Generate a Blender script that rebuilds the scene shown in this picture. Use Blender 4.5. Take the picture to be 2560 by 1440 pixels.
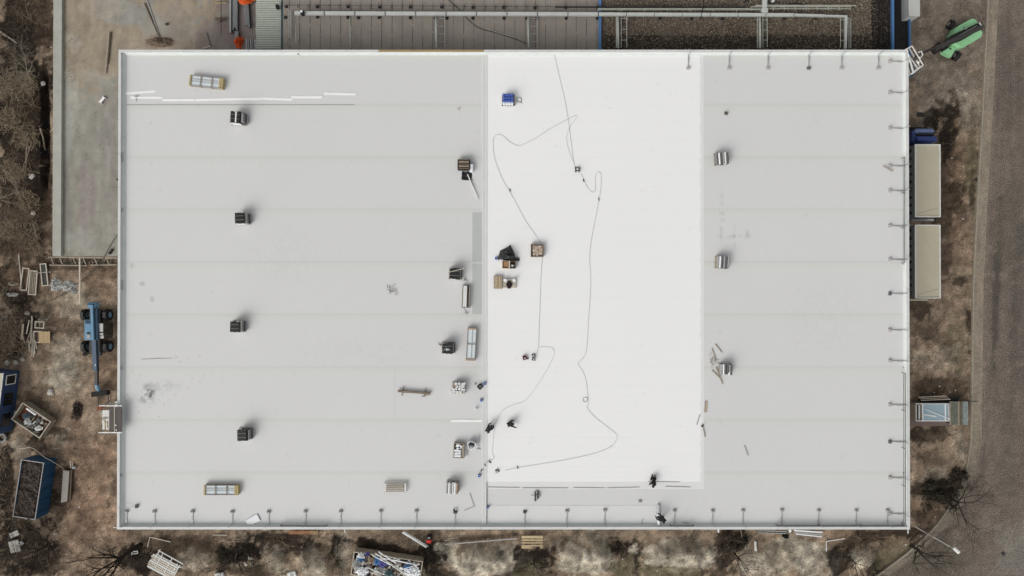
import bpy, bmesh, math, random
import numpy as np
from mathutils import Vector, Matrix
random.seed(7); rng = np.random.default_rng(7)
R = math.radians
for o in list(bpy.data.objects): bpy.data.objects.remove(o)
sc = bpy.context.scene
C = sc.collection

# ---------------------------------------------------------------- camera
CAMZ, TH, F = 72.0, R(0.33), 1699.0          # drone height, slight tilt, focal length in photo pixels
cam_d = bpy.data.cameras.new('camera'); cam = bpy.data.objects.new('camera', cam_d); C.objects.link(cam)
cam.location = (0, 0, CAMZ); cam.rotation_euler = (TH, 0, 0)
cam_d.sensor_width = 36; cam_d.lens = 36*F/2560; cam_d.clip_end = 3000; cam_d.clip_start = 0.5
sc.camera = cam
sc.render.resolution_x, sc.render.resolution_y = 1024, 576

# ---------------------------------------------------------------- sky, sun, exposure
SUN_EL, SUN_AZ = 40, 222                      # light from the lower left of the picture, soft overcast
w = bpy.data.worlds.new('World'); sc.world = w; w.use_nodes = True
nt = w.node_tree; bg = nt.nodes['Background']
sky = nt.nodes.new('ShaderNodeTexSky'); sky.sky_type = 'NISHITA'; sky.sun_disc = False
sky.sun_elevation = R(SUN_EL); sky.sun_rotation = R(SUN_AZ); sky.dust_density = 6; sky.air_density = 1.2
hs = nt.nodes.new('ShaderNodeHueSaturation'); hs.inputs["Saturation"].default_value = 0.142
nt.links.new(sky.outputs[0], hs.inputs['Color']); nt.links.new(hs.outputs[0], bg.inputs['Color'])
bg.inputs["Strength"].default_value = 0.142
sd = bpy.data.lights.new('sun', 'SUN'); sun = bpy.data.objects.new('sun', sd); C.objects.link(sun)
sd.energy = 0.42; sd.angle = R(45); sd.color = (1, .97, .92)
az, el = R(SUN_AZ), R(SUN_EL)
sdir = Vector((math.sin(az)*math.cos(el), math.cos(az)*math.cos(el), math.sin(el)))
sun.rotation_euler = sdir.to_track_quat('Z', 'Y').to_euler()
sc.view_settings.view_transform = 'Standard'; sc.view_settings.look = 'None'
sc.view_settings.exposure = 0.0; sc.view_settings.gamma = 1.0

# ---------------------------------------------------------------- measuring
ROOF = 8.0
def P(px, py, z=0.0):
    a, b = (px-1280)/F, (720-py)/F
    dx, dy, dz = a, b*math.cos(TH)+math.sin(TH), b*math.sin(TH)-math.cos(TH)
    t = (z-CAMZ)/dz
    return Vector((dx*t, dy*t, z))
def W2P(X, Y, Z=0.0):
    yc = Y*math.cos(TH)+(Z-CAMZ)*math.sin(TH); zc = Y*math.sin(TH)-(Z-CAMZ)*math.cos(TH)
    return 1280+F*X/zc, 720-F*yc/zc
MR = (CAMZ-ROOF)/F                             # metres per photo pixel on the roof
MG = CAMZ/F
class Noise:
    def __init__(s, seed): s.t = np.random.default_rng(seed).random((256, 256))
    def v(s, x, y):
        x = np.asarray(x, float); y = np.asarray(y, float)
        xi = np.floor(x).astype(int); yi = np.floor(y).astype(int); fx = x-xi; fy = y-yi
        fx = fx*fx*(3-2*fx); fy = fy*fy*(3-2*fy); t = s.t
        a = t[xi & 255, yi & 255]; b = t[(xi+1) & 255, yi & 255]; c = t[xi & 255, (yi+1) & 255]; d = t[(xi+1) & 255, (yi+1) & 255]
        return (a*(1-fx)+b*fx)*(1-fy)+(c*(1-fx)+d*fx)*fy
    def fbm(s, x, y, n=4):
        r = 0; a = .5; k = 0
        for i in range(n):
            r = r+a*s.v(x*2**i+17*i, y*2**i+31*i); k += a; a *= .55
        return r/k*2-1
N1, N2, N3 = Noise(1), Noise(2), Noise(3)
def sstep(a, b, x):
    t = np.clip((x-a)/(b-a), 0, 1); return t*t*(3-2*t)

# ---------------------------------------------------------------- materials
MATS = {}
def mat(name, col, rough=.8, noise=.15, scale=2.0, metal=0.0, bump=0.0, attr=False, detail=6, fine=0.0, spec=.3, alpha=None):
    if name in MATS: return MATS[name]
    m = bpy.data.materials.new(name); m.use_nodes = True; n = m.node_tree; L = n.links
    b = n.nodes['Principled BSDF']; b.inputs['Roughness'].default_value = rough; b.inputs['Metallic'].default_value = metal
    b.inputs['Specular IOR Level'].default_value = spec
    g = n.nodes.new('ShaderNodeNewGeometry')
    t = n.nodes.new('ShaderNodeTexNoise'); t.inputs['Scale'].default_value = scale; t.inputs['Detail'].default_value = detail
    t.inputs['Roughness'].default_value = .65
    L.new(g.outputs['Position'], t.inputs['Vector'])
    mr = n.nodes.new('ShaderNodeMapRange'); mr.inputs['From Min'].default_value = .25; mr.inputs['From Max'].default_value = .75
    mr.inputs['To Min'].default_value = 1-noise; mr.inputs['To Max'].default_value = 1+noise; mr.clamp = False
    L.new(t.outputs['Fac'], mr.inputs['Value'])
    val = mr.outputs[0]
    if fine:
        t2 = n.nodes.new('ShaderNodeTexNoise'); t2.inputs['Scale'].default_value = 9; t2.inputs['Detail'].default_value = 4
        L.new(g.outputs['Position'], t2.inputs['Vector'])
        m2 = n.nodes.new('ShaderNodeMapRange'); m2.inputs['From Min'].default_value = .3; m2.inputs['From Max'].default_value = .7
        m2.inputs['To Min'].default_value = 1-fine; m2.inputs['To Max'].default_value = 1+fine; m2.clamp = False
        L.new(t2.outputs['Fac'], m2.inputs['Value'])
        mm = n.nodes.new('ShaderNodeMath'); mm.operation = 'MULTIPLY'; L.new(val, mm.inputs[0]); L.new(m2.outputs[0], mm.inputs[1]); val = mm.outputs[0]
    vm = n.nodes.new('ShaderNodeVectorMath'); vm.operation = 'SCALE'; L.new(val, vm.inputs['Scale'])
    if attr:
        a = n.nodes.new('ShaderNodeAttribute'); a.attribute_name = 'col'; L.new(a.outputs['Color'], vm.inputs[0])
    else: vm.inputs[0].default_value = col[:3]
    L.new(vm.outputs[0], b.inputs['Base Color'])
    if bump:
        bp = n.nodes.new('ShaderNodeBump'); bp.inputs['Strength'].default_value = bump; bp.inputs['Distance'].default_value = .05
        L.new(val, bp.inputs['Height']); L.new(bp.outputs[0], b.inputs['Normal'])
    if alpha: b.inputs['Alpha'].default_value = alpha
    MATS[name] = m; return m

def roof_mat(name, col, y0, period, amp, fine=.012, spots=()):
    """membrane: laid in lapped sheets, lap lines every `period` metres"""
    m = bpy.data.materials.new(name); m.use_nodes = True; n = m.node_tree; L = n.links; b = n.nodes['Principled BSDF']
    b.inputs['Roughness'].default_value = .55; b.inputs['Specular IOR Level'].default_value = .25
    g = n.nodes.new('ShaderNodeNewGeometry'); sp = n.nodes.new('ShaderNodeSeparateXYZ'); L.new(g.outputs['Position'], sp.inputs[0])
    def mth(op, a, c=None, v=None):
        q = n.nodes.new('ShaderNodeMath'); q.operation = op
        for i, s in ((0, a), (1, c)):
            if s is None: continue
            if isinstance(s, (int, float)): q.inputs[i].default_value = s
            else: L.new(s, q.inputs[i])
        return q.outputs[0]
    def noise(sc_, det=4):
        t = n.nodes.new('ShaderNodeTexNoise'); t.inputs['Scale'].default_value = sc_; t.inputs['Detail'].default_value = det
        L.new(g.outputs['Position'], t.inputs['Vector']); return t.outputs['Fac']
    wob = mth('MULTIPLY', mth('SUBTRACT', noise(.7), .5), .12)
    y = mth('ADD', sp.outputs['Y'], wob)
    fr = mth('FRACT', mth('DIVIDE', mth('SUBTRACT', y, y0), period))
    r = n.nodes.new('ShaderNodeValToRGB'); cr = r.color_ramp
    base = 1.0; d = amp
    cr.elements[0].position = 0; cr.elements[0].color = (base-d, base-d, base-d*1.05, 1)
    cr.elements[1].position = 1; cr.elements[1].color = (base-d*.6, base-d*.6, base-d*.8, 1)
    for p_, v in ((.016, (1-d*.9,1-d*.85,1-d*1.1)), (.03, (1-.1*d, 1-.1*d, 1-.4*d)), (.10, (1, 1, 1)), (.80, (1, 1, 1)), (.93, (1-.15*d, 1-.1*d, 1-.5*d)), (.965, (1-.4*d, 1-.33*d, 1-.8*d))):
        e = cr.elements.new(p_); e.color = (*v, 1)
    L.new(fr, r.inputs[0])
    # fainter joints between the narrower sheets
    fr2 = mth('FRACT', mth('DIVIDE', mth('SUBTRACT', y, y0), period/3))
    ln = mth('MULTIPLY', mth('LESS_THAN', fr2, .03), amp*.12)
    # dirt: broad and speckled
    n1 = mth('MULTIPLY', mth('SUBTRACT', noise(.10, 3), .5), .035)
    n2 = mth('MULTIPLY', mth('SUBTRACT', noise(2.4, 8), .5), fine*3.5)
    sp3 = mth('MULTIPLY', mth('GREATER_THAN', noise(1.3, 10), .70), .05)
    f = mth('SUBTRACT', mth('ADD', mth('ADD', n1, n2), 1.0), mth('ADD', sp3, ln))
    vm = n.nodes.new('ShaderNodeVectorMath'); vm.operation = 'SCALE'; L.new(r.outputs[0], vm.inputs[0]); L.new(f, vm.inputs['Scale'])
    for sx, sy, rx, ry, st in spots:      # damp stains left on the membrane, broken up by noise
        dx = mth('DIVIDE', mth('SUBTRACT', sp.outputs['X'], sx), rx); dy = mth('DIVIDE', mth('SUBTRACT', sp.outputs['Y'], sy), ry)
        d2 = mth('ADD', mth('MULTIPLY', dx, dx), mth('MULTIPLY', dy, dy)); mk_ = mth('MAXIMUM', mth('SUBTRACT', 1.0, d2), 0.0)
        mk_ = mth('MULTIPLY', mk_, mth('MAXIMUM', mth('MULTIPLY', mth('SUBTRACT', noise(2.2, 5), .40), 5.0), 0.0))
        f = mth('SUBTRACT', f, mth('MULTIPLY', mth('MINIMUM', mk_, 1.0), st))
    L.new(f, vm.inputs['Scale'])
    v2 = n.nodes.new('ShaderNodeVectorMath'); v2.operation = 'MULTIPLY'; L.new(vm.outputs[0], v2.inputs[0]); v2.inputs[1].default_value = col
    L.new(v2.outputs[0], b.inputs['Base Color'])
    return m

M = dict(
 white=mat('white_metal', (.78,.78,.77), .5, .04), offwhite=mat('off_white', (.62,.62,.59), .7, .12, 3), grey=mat('grey_metal', (.33,.33,.32), .5, .12, 3),
 steel=mat('galvanised', (.42,.43,.42), .4, .15, 5, .5), dgrey=mat('dark_grey', (.10,.10,.10), .6, .15), black=mat('black_film', (.014,.015,.014), .5, .25, 6, bump=.3),
 rubber=mat('rubber', (.018,.017,.017), .85, .2), wood=mat('new_wood', (.45,.33,.19), .8, .18, 6), owood=mat('weathered_wood', (.30,.26,.20), .85, .25, 5),
 dwood=mat('dark_wood', (.13,.095,.065), .85, .3, 5), pwood=mat('pale_wood', (.50,.46,.38), .85, .2, 5), card=mat('cardboard', (.36,.27,.20), .85, .12, 4),
 blue=mat('blue_paint', (.06,.11,.36), .45, .2, 3), lblue=mat('light_blue_paint', (.135,.26,.37), .5, .2, 3), navy=mat('navy_paint', (.022,.052,.09), .5, .25, 2),
 cladblue=mat('cladding_blue', (.07,.165,.33), .5, .1, 3), green=mat('green_paint', (.27,.55,.29), .4, .08, 2), red=mat('red_paint', (.6,.03,.02), .5, .1),
 dred=mat('dark_red_paint', (.16,.02,.025), .5, .2), orange=mat('orange_sheet', (.75,.13,.03), .6, .3, 6, bump=.5), beige=mat('beige_roof', (.435,.40,.30), .6, .06, 1.2),
 skin=mat('skin', (.45,.28,.2), .6, .05), cloth=mat('black_cloth', (.016,.015,.015), .9, .3, 8), glass=mat('window_glass', (.015,.017,.02), .08, .1, 3, spec=.6),
 ltglass=mat('pale_glass', (.28,.37,.42), .15, .08, 1.5, spec=.6), teal=mat('teal_strip', (.05,.09,.10), .6, .2), sheet=mat('ribbed_sheet', (.42,.44,.38), .6, .12, 3),
 bark=mat('dark_bark', (.028,.021,.016), .95, .3, 5), pbark=mat('pale_bark', (.27,.235,.18), .95, .35, 4), twig=mat('twig', (.185,.142,.098), .95, .4, 3),
 gtwig=mat('green_twig', (.115,.094,.06), .95, .35, 3), stone=mat('pale_stone', (.45,.43,.39), .9, .2, 4), rub=mat('rubbish_white', (.6,.6,.6), .7, .25, 5),
 film=mat('white_film', (.72,.73,.74), .45, .1, 5, bump=.4), cant=mat('cant_strip', (.56,.59,.57), .6, .08, 1), weight=mat('pinkish_weight', (.36,.34,.33), .7, .15, 6),
 membr=mat('fresh_membrane', (.80,.80,.79), .5, .03), coping=mat('coping_white', (.57,.58,.565), .45, .07, .8), copingo=mat('coping_ochre', (.33,.24,.12), .7, .15, 2),
 conc=mat('concrete', (.34,.34,.31), .85, .1, 1.5), clad=mat('wall_panel', (.45,.46,.46), .5, .08, .5), seam=mat('lap_grey', (.50,.51,.48), .6, .06),
 bit=mat('bitumen', (.022,.02,.019), .9, .3, 2), brick=mat('brick_paving', (.16,.12,.11), .9, .25, 8), tarp=mat('grey_tarp', (.36,.36,.34), .7, .18, 3, bump=.6),
 cnavy=mat('container_blue', (.022,.075,.15), .55, .25, 2), yel=mat('ochre_wood', (.42,.34,.17), .8, .15), iron=mat('dark_iron', (.05,.048,.045), .6, .25, 4), silver=mat('silver_roll', (.30,.31,.31), .5, .3, 8),
 rust=mat('rusty_red', (.20,.07,.04), .9, .2), soil=mat('loose_soil', (.13,.095,.07), .95, .5, 1.2, bump=.8, fine=.3),
)

# ---------------------------------------------------------------- mesh builder
class MB:
    def __init__(s): s.v = []; s.f = []; s.mi = []; s.m = 0
    def add(s, vs, fs, T=None):
        k = len(s.v)
        if T is not None: vs = [T @ Vector(q) for q in vs]
        s.v += [tuple(q) for q in vs]; s.f += [tuple(i+k for i in f) for f in fs]; s.mi += [s.m]*len(fs); return s
    def box(s, c, d, rz=0, rx=0, ry=0, ch=0):
        x, y, z = d[0]/2, d[1]/2, d[2]/2
        T = Matrix.Translation(c) @ Matrix.Rotation(rz, 4, 'Z') @ Matrix.Rotation(ry, 4, 'Y') @ Matrix.Rotation(rx, 4, 'X')
        if ch:
            c_ = min(ch, x*.9, y*.9, z*.9); ring = lambda X, Y, Z, q: [(-X+q, -Y, Z), (X-q, -Y, Z), (X, -Y+q, Z), (X, Y-q, Z), (X-q, Y, Z), (-X+q, Y, Z), (-X, Y-q, Z), (-X, -Y+q, Z)]
            vs = ring(x, y, -z, c_)+ring(x, y, z-c_, c_)+ring(x-c_, y-c_, z, c_*.5)
            fs = [tuple(range(7, -1, -1)), tuple(range(16, 24))]
            for a in (0, 8): fs += [(a+i, a+(i+1) % 8, a+8+(i+1) % 8, a+8+i) for i in range(8)]
            return s.add(vs, fs, T)
        vs = [(-x,-y,-z),(x,-y,-z),(x,y,-z),(-x,y,-z),(-x,-y,z),(x,-y,z),(x,y,z),(-x,y,z)]
        return s.add(vs, [(0,3,2,1),(4,5,6,7),(0,1,5,4),(1,2,6,5),(2,3,7,6),(3,0,4,7)], T)
    def beam(s, a, b, w, h):
        a, b = Vector(a), Vector(b); d = b-a; l = d.length
        if l < 1e-5: return s
        d.normalize(); up = Vector((0,0,1)) if abs(d.z) < .95 else Vector((0,1,0))
        sd_ = d.cross(up).normalized(); u = sd_.cross(d)
        vs = [p+sd_*i*w/2+u*j*h/2 for p in (a, b) for i, j in ((-1,-1),(1,-1),(1,1),(-1,1))]
        return s.add(vs, [(0,1,2,3),(7,6,5,4),(0,4,5,1),(1,5,6,2),(2,6,7,3),(3,7,4,0)])
    def tube(s, pts, r, n=6, cap=True):
        pts = [Vector(p) for p in pts]; rs = r if isinstance(r, (list, tuple)) else [r]*len(pts); vs = []
        for i, p in enumerate(pts):
            d = (pts[min(i+1, len(pts)-1)]-pts[max(i-1, 0)])
            d = d.normalized() if d.length > 1e-6 else Vector((0,0,1))
            up = Vector((0,0,1)) if abs(d.z) < .9 else Vector((1,0,0)); a = d.cross(up).normalized(); b = a.cross(d)
            vs += [p+(a*math.cos(2*math.pi*k/n)+b*math.sin(2*math.pi*k/n))*rs[i] for k in range(n)]
        fs = [(i*n+k, i*n+(k+1) % n, (i+1)*n+(k+1) % n, (i+1)*n+k) for i in range(len(pts)-1) for k in range(n)]
        if cap: fs += [tuple(range(n-1, -1, -1)), tuple(range((len(pts)-1)*n, len(pts)*n))]
        return s.add(vs, fs)
    def cyl(s, c, r, h, n=14, axis='Z', r2=None):
        c = Vector(c); d = {'X': Vector((h/2,0,0)), 'Y': Vector((0,h/2,0)), 'Z': Vector((0,0,h/2))}[axis]
        return s.tube([c-d, c+d], [r, r if r2 is None else r2], n)
    def ring(s, c, R0, r, n=20, m=6):
        vs = [(c[0]+(R0+r*math.cos(b))*math.cos(a), c[1]+(R0+r*math.cos(b))*math.sin(a), c[2]+r*math.sin(b)) for a in [2*math.pi*i/n for i in range(n)] for b in [2*math.pi*j/m for j in range(m)]]
        return s.add(vs, [(i*m+j, i*m+(j+1) % m, ((i+1) % n)*m+(j+1) % m, ((i+1) % n)*m+j) for i in range(n) for j in range(m)])
    def prism(s, poly, z0, z1, top=None):
        n = len(poly); a = sum(poly[i][0]*poly[(i+1) % n][1]-poly[(i+1) % n][0]*poly[i][1] for i in range(n))
        if a < 0: poly = poly[::-1]
        t = poly if top is None else [(sum(q[0] for q in poly)/n*(1-top)+p[0]*top, sum(q[1] for q in poly)/n*(1-top)+p[1]*top) for p in poly]
        vs = [(p[0], p[1], z0) for p in poly]+[(p[0], p[1], z1) for p in t]
        return s.add(vs, [tuple(range(n-1, -1, -1)), tuple(range(n, 2*n))]+[(i, (i+1) % n, n+(i+1) % n, n+i) for i in range(n)])
    def rock(s, c, r, rnd=random, flat=.6, n=1):
        bm = bmesh.new(); bmesh.ops.create_icosphere(bm, subdivisions=n, radius=1)
        vs = [((c[0]+v.co.x*r*(k := rnd.uniform(.7, 1.2))), c[1]+v.co.y*r*k, c[2]+v.co.z*r*k*flat) for v in bm.verts]
        fs = [tuple(v.index for v in f.verts) for f in bm.faces]; bm.free(); return s.add(vs, fs)
    def cloth(s, poly_fn, nx, ny): # poly_fn(u,v)->(x,y,z); given thickness
        vs = [poly_fn(i/nx, j/ny) for j in range(ny+1) for i in range(nx+1)]; W = nx+1; K = len(vs)
        vs += [(a, b, c-.02) for a, b, c in vs]
        fs = [(j*W+i, j*W+i+1, (j+1)*W+i+1, (j+1)*W+i) for j in range(ny) for i in range(nx)]
        fs += [tuple(K+q for q in f[::-1]) for f in fs]
        edge = [(i, i+1) for i in range(nx)]+[(j*W+nx, (j+1)*W+nx) for j in range(ny)]+[(ny*W+i+1, ny*W+i) for i in range(nx)]+[((j+1)*W, j*W) for j in range(ny)]
        fs += [(b, a, a+K, b+K) for a, b in edge]
        return s.add(vs, fs)
    def build(s, name, m, parent=None, loc=None, rz=0, smooth=False):
        me = bpy.data.meshes.new(name); me.from_pydata(s.v, [], s.f)
        for q in (m if isinstance(m, (list, tuple)) else [m]): me.materials.append(q)
        if isinstance(m, (list, tuple)): me.polygons.foreach_set('material_index', s.mi)
        if smooth: me.polygons.foreach_set('use_smooth', [True]*len(me.polygons))
        me.update(); o = bpy.data.objects.new(name, me); C.objects.link(o)
        if parent: o.parent = parent
        if loc is not None: o.location = loc
        o.rotation_euler.z = rz
        return o
def tag(o, label=None, cat=None, group=None, kind=None):
    if label: o['label'] = label
    if cat: o['category'] = cat
    if group: o['group'] = group
    if kind: o['kind'] = kind
    return o
def thing(name, label, cat, loc, rz=0, group=None):
    o = bpy.data.objects.new(name, None); o.empty_display_size = .3; C.objects.link(o); o.location = loc; o.rotation_euler.z = rz
    return tag(o, label, cat, group)
def struct(o): o['kind'] = 'structure'; return o
def dup(src, loc, rz, label=None, cat=None, group=None):
    r = src.copy(); C.objects.link(r); r.location = loc; r.rotation_euler.z = rz
    if label: r['label'] = label
    if group: r['group'] = group
    for ch in list(src.children):
        c = ch.copy(); C.objects.link(c); c.parent = r
        for g in list(ch.children):
            d = g.copy(); C.objects.link(d); d.parent = c
    return r
def spline(pts, n=6):
    pts = [Vector(p) for p in pts]; out = []
    for i in range(len(pts)-1):
        p0, p1, p2, p3 = pts[max(i-1, 0)], pts[i], pts[i+1], pts[min(i+2, len(pts)-1)]
        for k in range(n):
            t = k/n; out.append(.5*((2*p1)+(p2-p0)*t+(2*p0-5*p1+4*p2-p3)*t*t+(3*p1-p0-3*p2+p3)*t**3))
    return out+[pts[-1]]
ORD = 'first second third fourth fifth sixth seventh eighth ninth tenth eleventh twelfth thirteenth fourteenth fifteenth sixteenth seventeenth eighteenth nineteenth twentieth'.split()
exec_parts = True

# ================================================================ GROUND
# soil kinds (linear albedo)
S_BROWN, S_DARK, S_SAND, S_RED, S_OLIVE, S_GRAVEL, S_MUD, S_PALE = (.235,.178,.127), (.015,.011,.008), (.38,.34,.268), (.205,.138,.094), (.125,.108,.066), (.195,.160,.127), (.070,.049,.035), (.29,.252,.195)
# (kind, cx, cy, rx, ry, rotation in degrees, strength) measured on the photograph's plan
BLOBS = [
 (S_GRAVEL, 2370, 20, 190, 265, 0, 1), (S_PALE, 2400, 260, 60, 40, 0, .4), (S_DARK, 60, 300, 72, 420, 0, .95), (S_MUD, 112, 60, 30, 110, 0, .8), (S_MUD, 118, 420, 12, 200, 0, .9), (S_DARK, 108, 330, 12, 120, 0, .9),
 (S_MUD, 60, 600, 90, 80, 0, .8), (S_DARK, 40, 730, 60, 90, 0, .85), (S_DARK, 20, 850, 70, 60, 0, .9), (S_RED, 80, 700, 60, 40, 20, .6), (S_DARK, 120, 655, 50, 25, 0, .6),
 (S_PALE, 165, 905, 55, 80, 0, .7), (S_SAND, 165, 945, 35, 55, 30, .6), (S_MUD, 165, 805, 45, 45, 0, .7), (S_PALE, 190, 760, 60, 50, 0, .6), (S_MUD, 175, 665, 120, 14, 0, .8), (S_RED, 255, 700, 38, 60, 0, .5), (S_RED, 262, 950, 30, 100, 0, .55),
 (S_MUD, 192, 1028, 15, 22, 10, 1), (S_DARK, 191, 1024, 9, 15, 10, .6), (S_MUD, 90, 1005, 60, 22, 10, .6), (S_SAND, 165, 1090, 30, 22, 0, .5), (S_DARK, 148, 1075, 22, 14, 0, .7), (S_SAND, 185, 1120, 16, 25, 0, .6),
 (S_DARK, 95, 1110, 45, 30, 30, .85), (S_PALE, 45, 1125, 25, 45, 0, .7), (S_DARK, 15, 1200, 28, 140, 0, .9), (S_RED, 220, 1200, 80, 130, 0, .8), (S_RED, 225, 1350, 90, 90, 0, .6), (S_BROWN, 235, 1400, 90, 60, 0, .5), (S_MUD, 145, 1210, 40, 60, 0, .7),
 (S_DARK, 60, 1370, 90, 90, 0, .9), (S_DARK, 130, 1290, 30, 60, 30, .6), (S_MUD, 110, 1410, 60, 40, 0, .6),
 # strip below the building
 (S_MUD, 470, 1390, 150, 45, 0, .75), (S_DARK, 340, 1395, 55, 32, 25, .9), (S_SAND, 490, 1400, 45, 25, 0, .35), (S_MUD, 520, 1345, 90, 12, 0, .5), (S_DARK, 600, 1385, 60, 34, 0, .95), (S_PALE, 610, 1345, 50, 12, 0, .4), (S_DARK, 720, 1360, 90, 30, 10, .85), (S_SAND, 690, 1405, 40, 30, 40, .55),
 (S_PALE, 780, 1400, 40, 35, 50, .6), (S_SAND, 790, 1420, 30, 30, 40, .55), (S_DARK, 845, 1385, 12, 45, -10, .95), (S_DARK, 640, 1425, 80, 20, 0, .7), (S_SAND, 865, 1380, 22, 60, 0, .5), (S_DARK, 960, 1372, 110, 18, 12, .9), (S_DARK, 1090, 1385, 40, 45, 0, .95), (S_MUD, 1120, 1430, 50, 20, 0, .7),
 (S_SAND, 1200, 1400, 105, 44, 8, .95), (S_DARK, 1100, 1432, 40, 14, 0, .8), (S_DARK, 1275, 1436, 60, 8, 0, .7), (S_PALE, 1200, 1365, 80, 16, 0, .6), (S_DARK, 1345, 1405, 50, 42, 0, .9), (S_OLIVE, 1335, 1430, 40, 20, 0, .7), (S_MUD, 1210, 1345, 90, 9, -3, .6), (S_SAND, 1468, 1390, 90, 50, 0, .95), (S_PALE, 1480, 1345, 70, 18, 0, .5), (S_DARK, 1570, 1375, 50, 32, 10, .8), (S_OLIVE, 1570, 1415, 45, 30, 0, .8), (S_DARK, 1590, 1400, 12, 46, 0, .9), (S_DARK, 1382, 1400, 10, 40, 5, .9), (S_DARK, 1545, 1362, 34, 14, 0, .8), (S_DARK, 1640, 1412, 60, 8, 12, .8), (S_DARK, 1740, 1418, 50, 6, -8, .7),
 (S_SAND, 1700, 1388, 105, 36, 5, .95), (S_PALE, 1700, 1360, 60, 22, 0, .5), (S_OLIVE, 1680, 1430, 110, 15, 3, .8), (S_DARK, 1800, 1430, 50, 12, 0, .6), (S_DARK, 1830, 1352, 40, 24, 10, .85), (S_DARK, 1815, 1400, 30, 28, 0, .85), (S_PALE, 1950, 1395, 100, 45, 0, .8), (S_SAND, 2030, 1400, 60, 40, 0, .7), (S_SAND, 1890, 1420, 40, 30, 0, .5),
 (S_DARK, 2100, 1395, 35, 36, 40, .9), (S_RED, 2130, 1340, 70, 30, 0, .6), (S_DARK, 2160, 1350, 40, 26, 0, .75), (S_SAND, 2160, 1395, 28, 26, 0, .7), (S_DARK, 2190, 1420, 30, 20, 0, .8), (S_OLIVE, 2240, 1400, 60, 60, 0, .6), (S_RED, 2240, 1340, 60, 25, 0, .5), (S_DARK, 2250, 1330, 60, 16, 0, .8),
 # strip right of the building
 (S_MUD, 2370, 420, 45, 150, 3, .85), (S_DARK, 2378, 340, 26, 62, 8, .9), (S_DARK, 2332, 300, 18, 30, 0, .8), (S_RED, 2400, 420, 26, 110, 0, .6), (S_OLIVE, 2430, 400, 18, 120, 2, .8), (S_PALE, 2428, 300, 25, 40, 0, .5), (S_DARK, 2390, 480, 24, 26, 20, .75), (S_MUD, 2362, 600, 22, 120, 0, .8), (S_DARK, 2432, 490, 10, 30, 0, .7), (S_DARK, 2405, 540, 18, 26, 0, .5),
 (S_RED, 2400, 600, 30, 60, 0, .4), (S_DARK, 2402, 705, 20, 18, 0, .7), (S_DARK, 2424, 800, 9, 50, 0, .8), (S_DARK, 2300, 770, 30, 34, 0, .7), (S_MUD, 2320, 820, 40, 30, 0, .6), (S_OLIVE, 2400, 870, 40, 60, 0, .5), (S_PALE, 2340, 900, 60, 30, 0, .35), (S_MUD, 2350, 970, 80, 24, 0, .75), (S_DARK, 2330, 1090, 55, 24, 0, .75), (S_PALE, 2405, 1120, 22, 60, -15, .6), (S_MUD, 2330, 1150, 40, 30, 0, .5), (S_PALE, 2340, 1190, 50, 26, -15, .6),
 (S_DARK, 2350, 1230, 52, 34, 10, .95), (S_DARK, 2390, 1190, 22, 30, 0, .9), (S_DARK, 2290, 1225, 22, 25, 0, .7), (S_RED, 2310, 1270, 40, 25, 0, .7), (S_MUD, 2330, 1300, 50, 25, 0, .6), (S_DARK, 2295, 1290, 20, 16, 0, .6),
]
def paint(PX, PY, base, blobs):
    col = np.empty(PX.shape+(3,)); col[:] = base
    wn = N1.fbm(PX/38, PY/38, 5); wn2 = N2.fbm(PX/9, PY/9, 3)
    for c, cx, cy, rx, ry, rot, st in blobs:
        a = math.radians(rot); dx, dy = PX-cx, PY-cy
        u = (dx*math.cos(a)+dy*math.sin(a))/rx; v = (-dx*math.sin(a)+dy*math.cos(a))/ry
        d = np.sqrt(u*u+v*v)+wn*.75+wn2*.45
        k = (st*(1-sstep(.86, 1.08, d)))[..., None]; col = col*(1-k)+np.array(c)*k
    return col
def grid(name, xs, ys, zf, colf, m, parent=None):
    X, Y = np.meshgrid(xs, ys); Z = zf(X, Y); nx, ny = len(xs), len(ys)
    PX, PY = W2P(X, Y, np.mean(Z)); col = colf(PX, PY, X, Y)
    me = bpy.data.meshes.new(name); me.vertices.add(nx*ny)
    me.vertices.foreach_set('co', np.stack([X, Y, Z], -1).astype(np.float32).ravel())
    i = np.arange(nx-1)[None, :]+np.arange(ny-1)[:, None]*nx
    q = np.stack([i, i+1, i+1+nx, i+nx], -1).reshape(-1, 4); nf = len(q)
    me.loops.add(nf*4); me.loops.foreach_set('vertex_index', q.ravel().astype(np.int32))
    me.polygons.add(nf); me.polygons.foreach_set('loop_start', np.arange(0, nf*4, 4, dtype=np.int32))
    me.polygons.foreach_set('use_smooth', np.ones(nf, dtype=bool)); me.update(calc_edges=True)
    a = me.color_attributes.new('col', 'FLOAT_COLOR', 'POINT')
    a.data.foreach_set('color', np.concatenate([col, np.ones(col.shape[:2]+(1,))], -1).astype(np.float32).ravel())
    me.materials.append(m); o = bpy.data.objects.new(name, me); C.objects.link(o)
    if parent: o.parent = parent
    return o
MOUNDS = [(1200,1400,95,45,1.3),(1468,1390,85,50,1.4),(1700,1388,98,38,1.3),(1950,1400,90,45,.5),(785,1405,55,40,.8),(700,1410,40,30,.6),(480,1395,80,40,.4),(2160,1395,30,30,.6),(165,945,35,50,.25),(400,105,1,1,0)]
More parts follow.
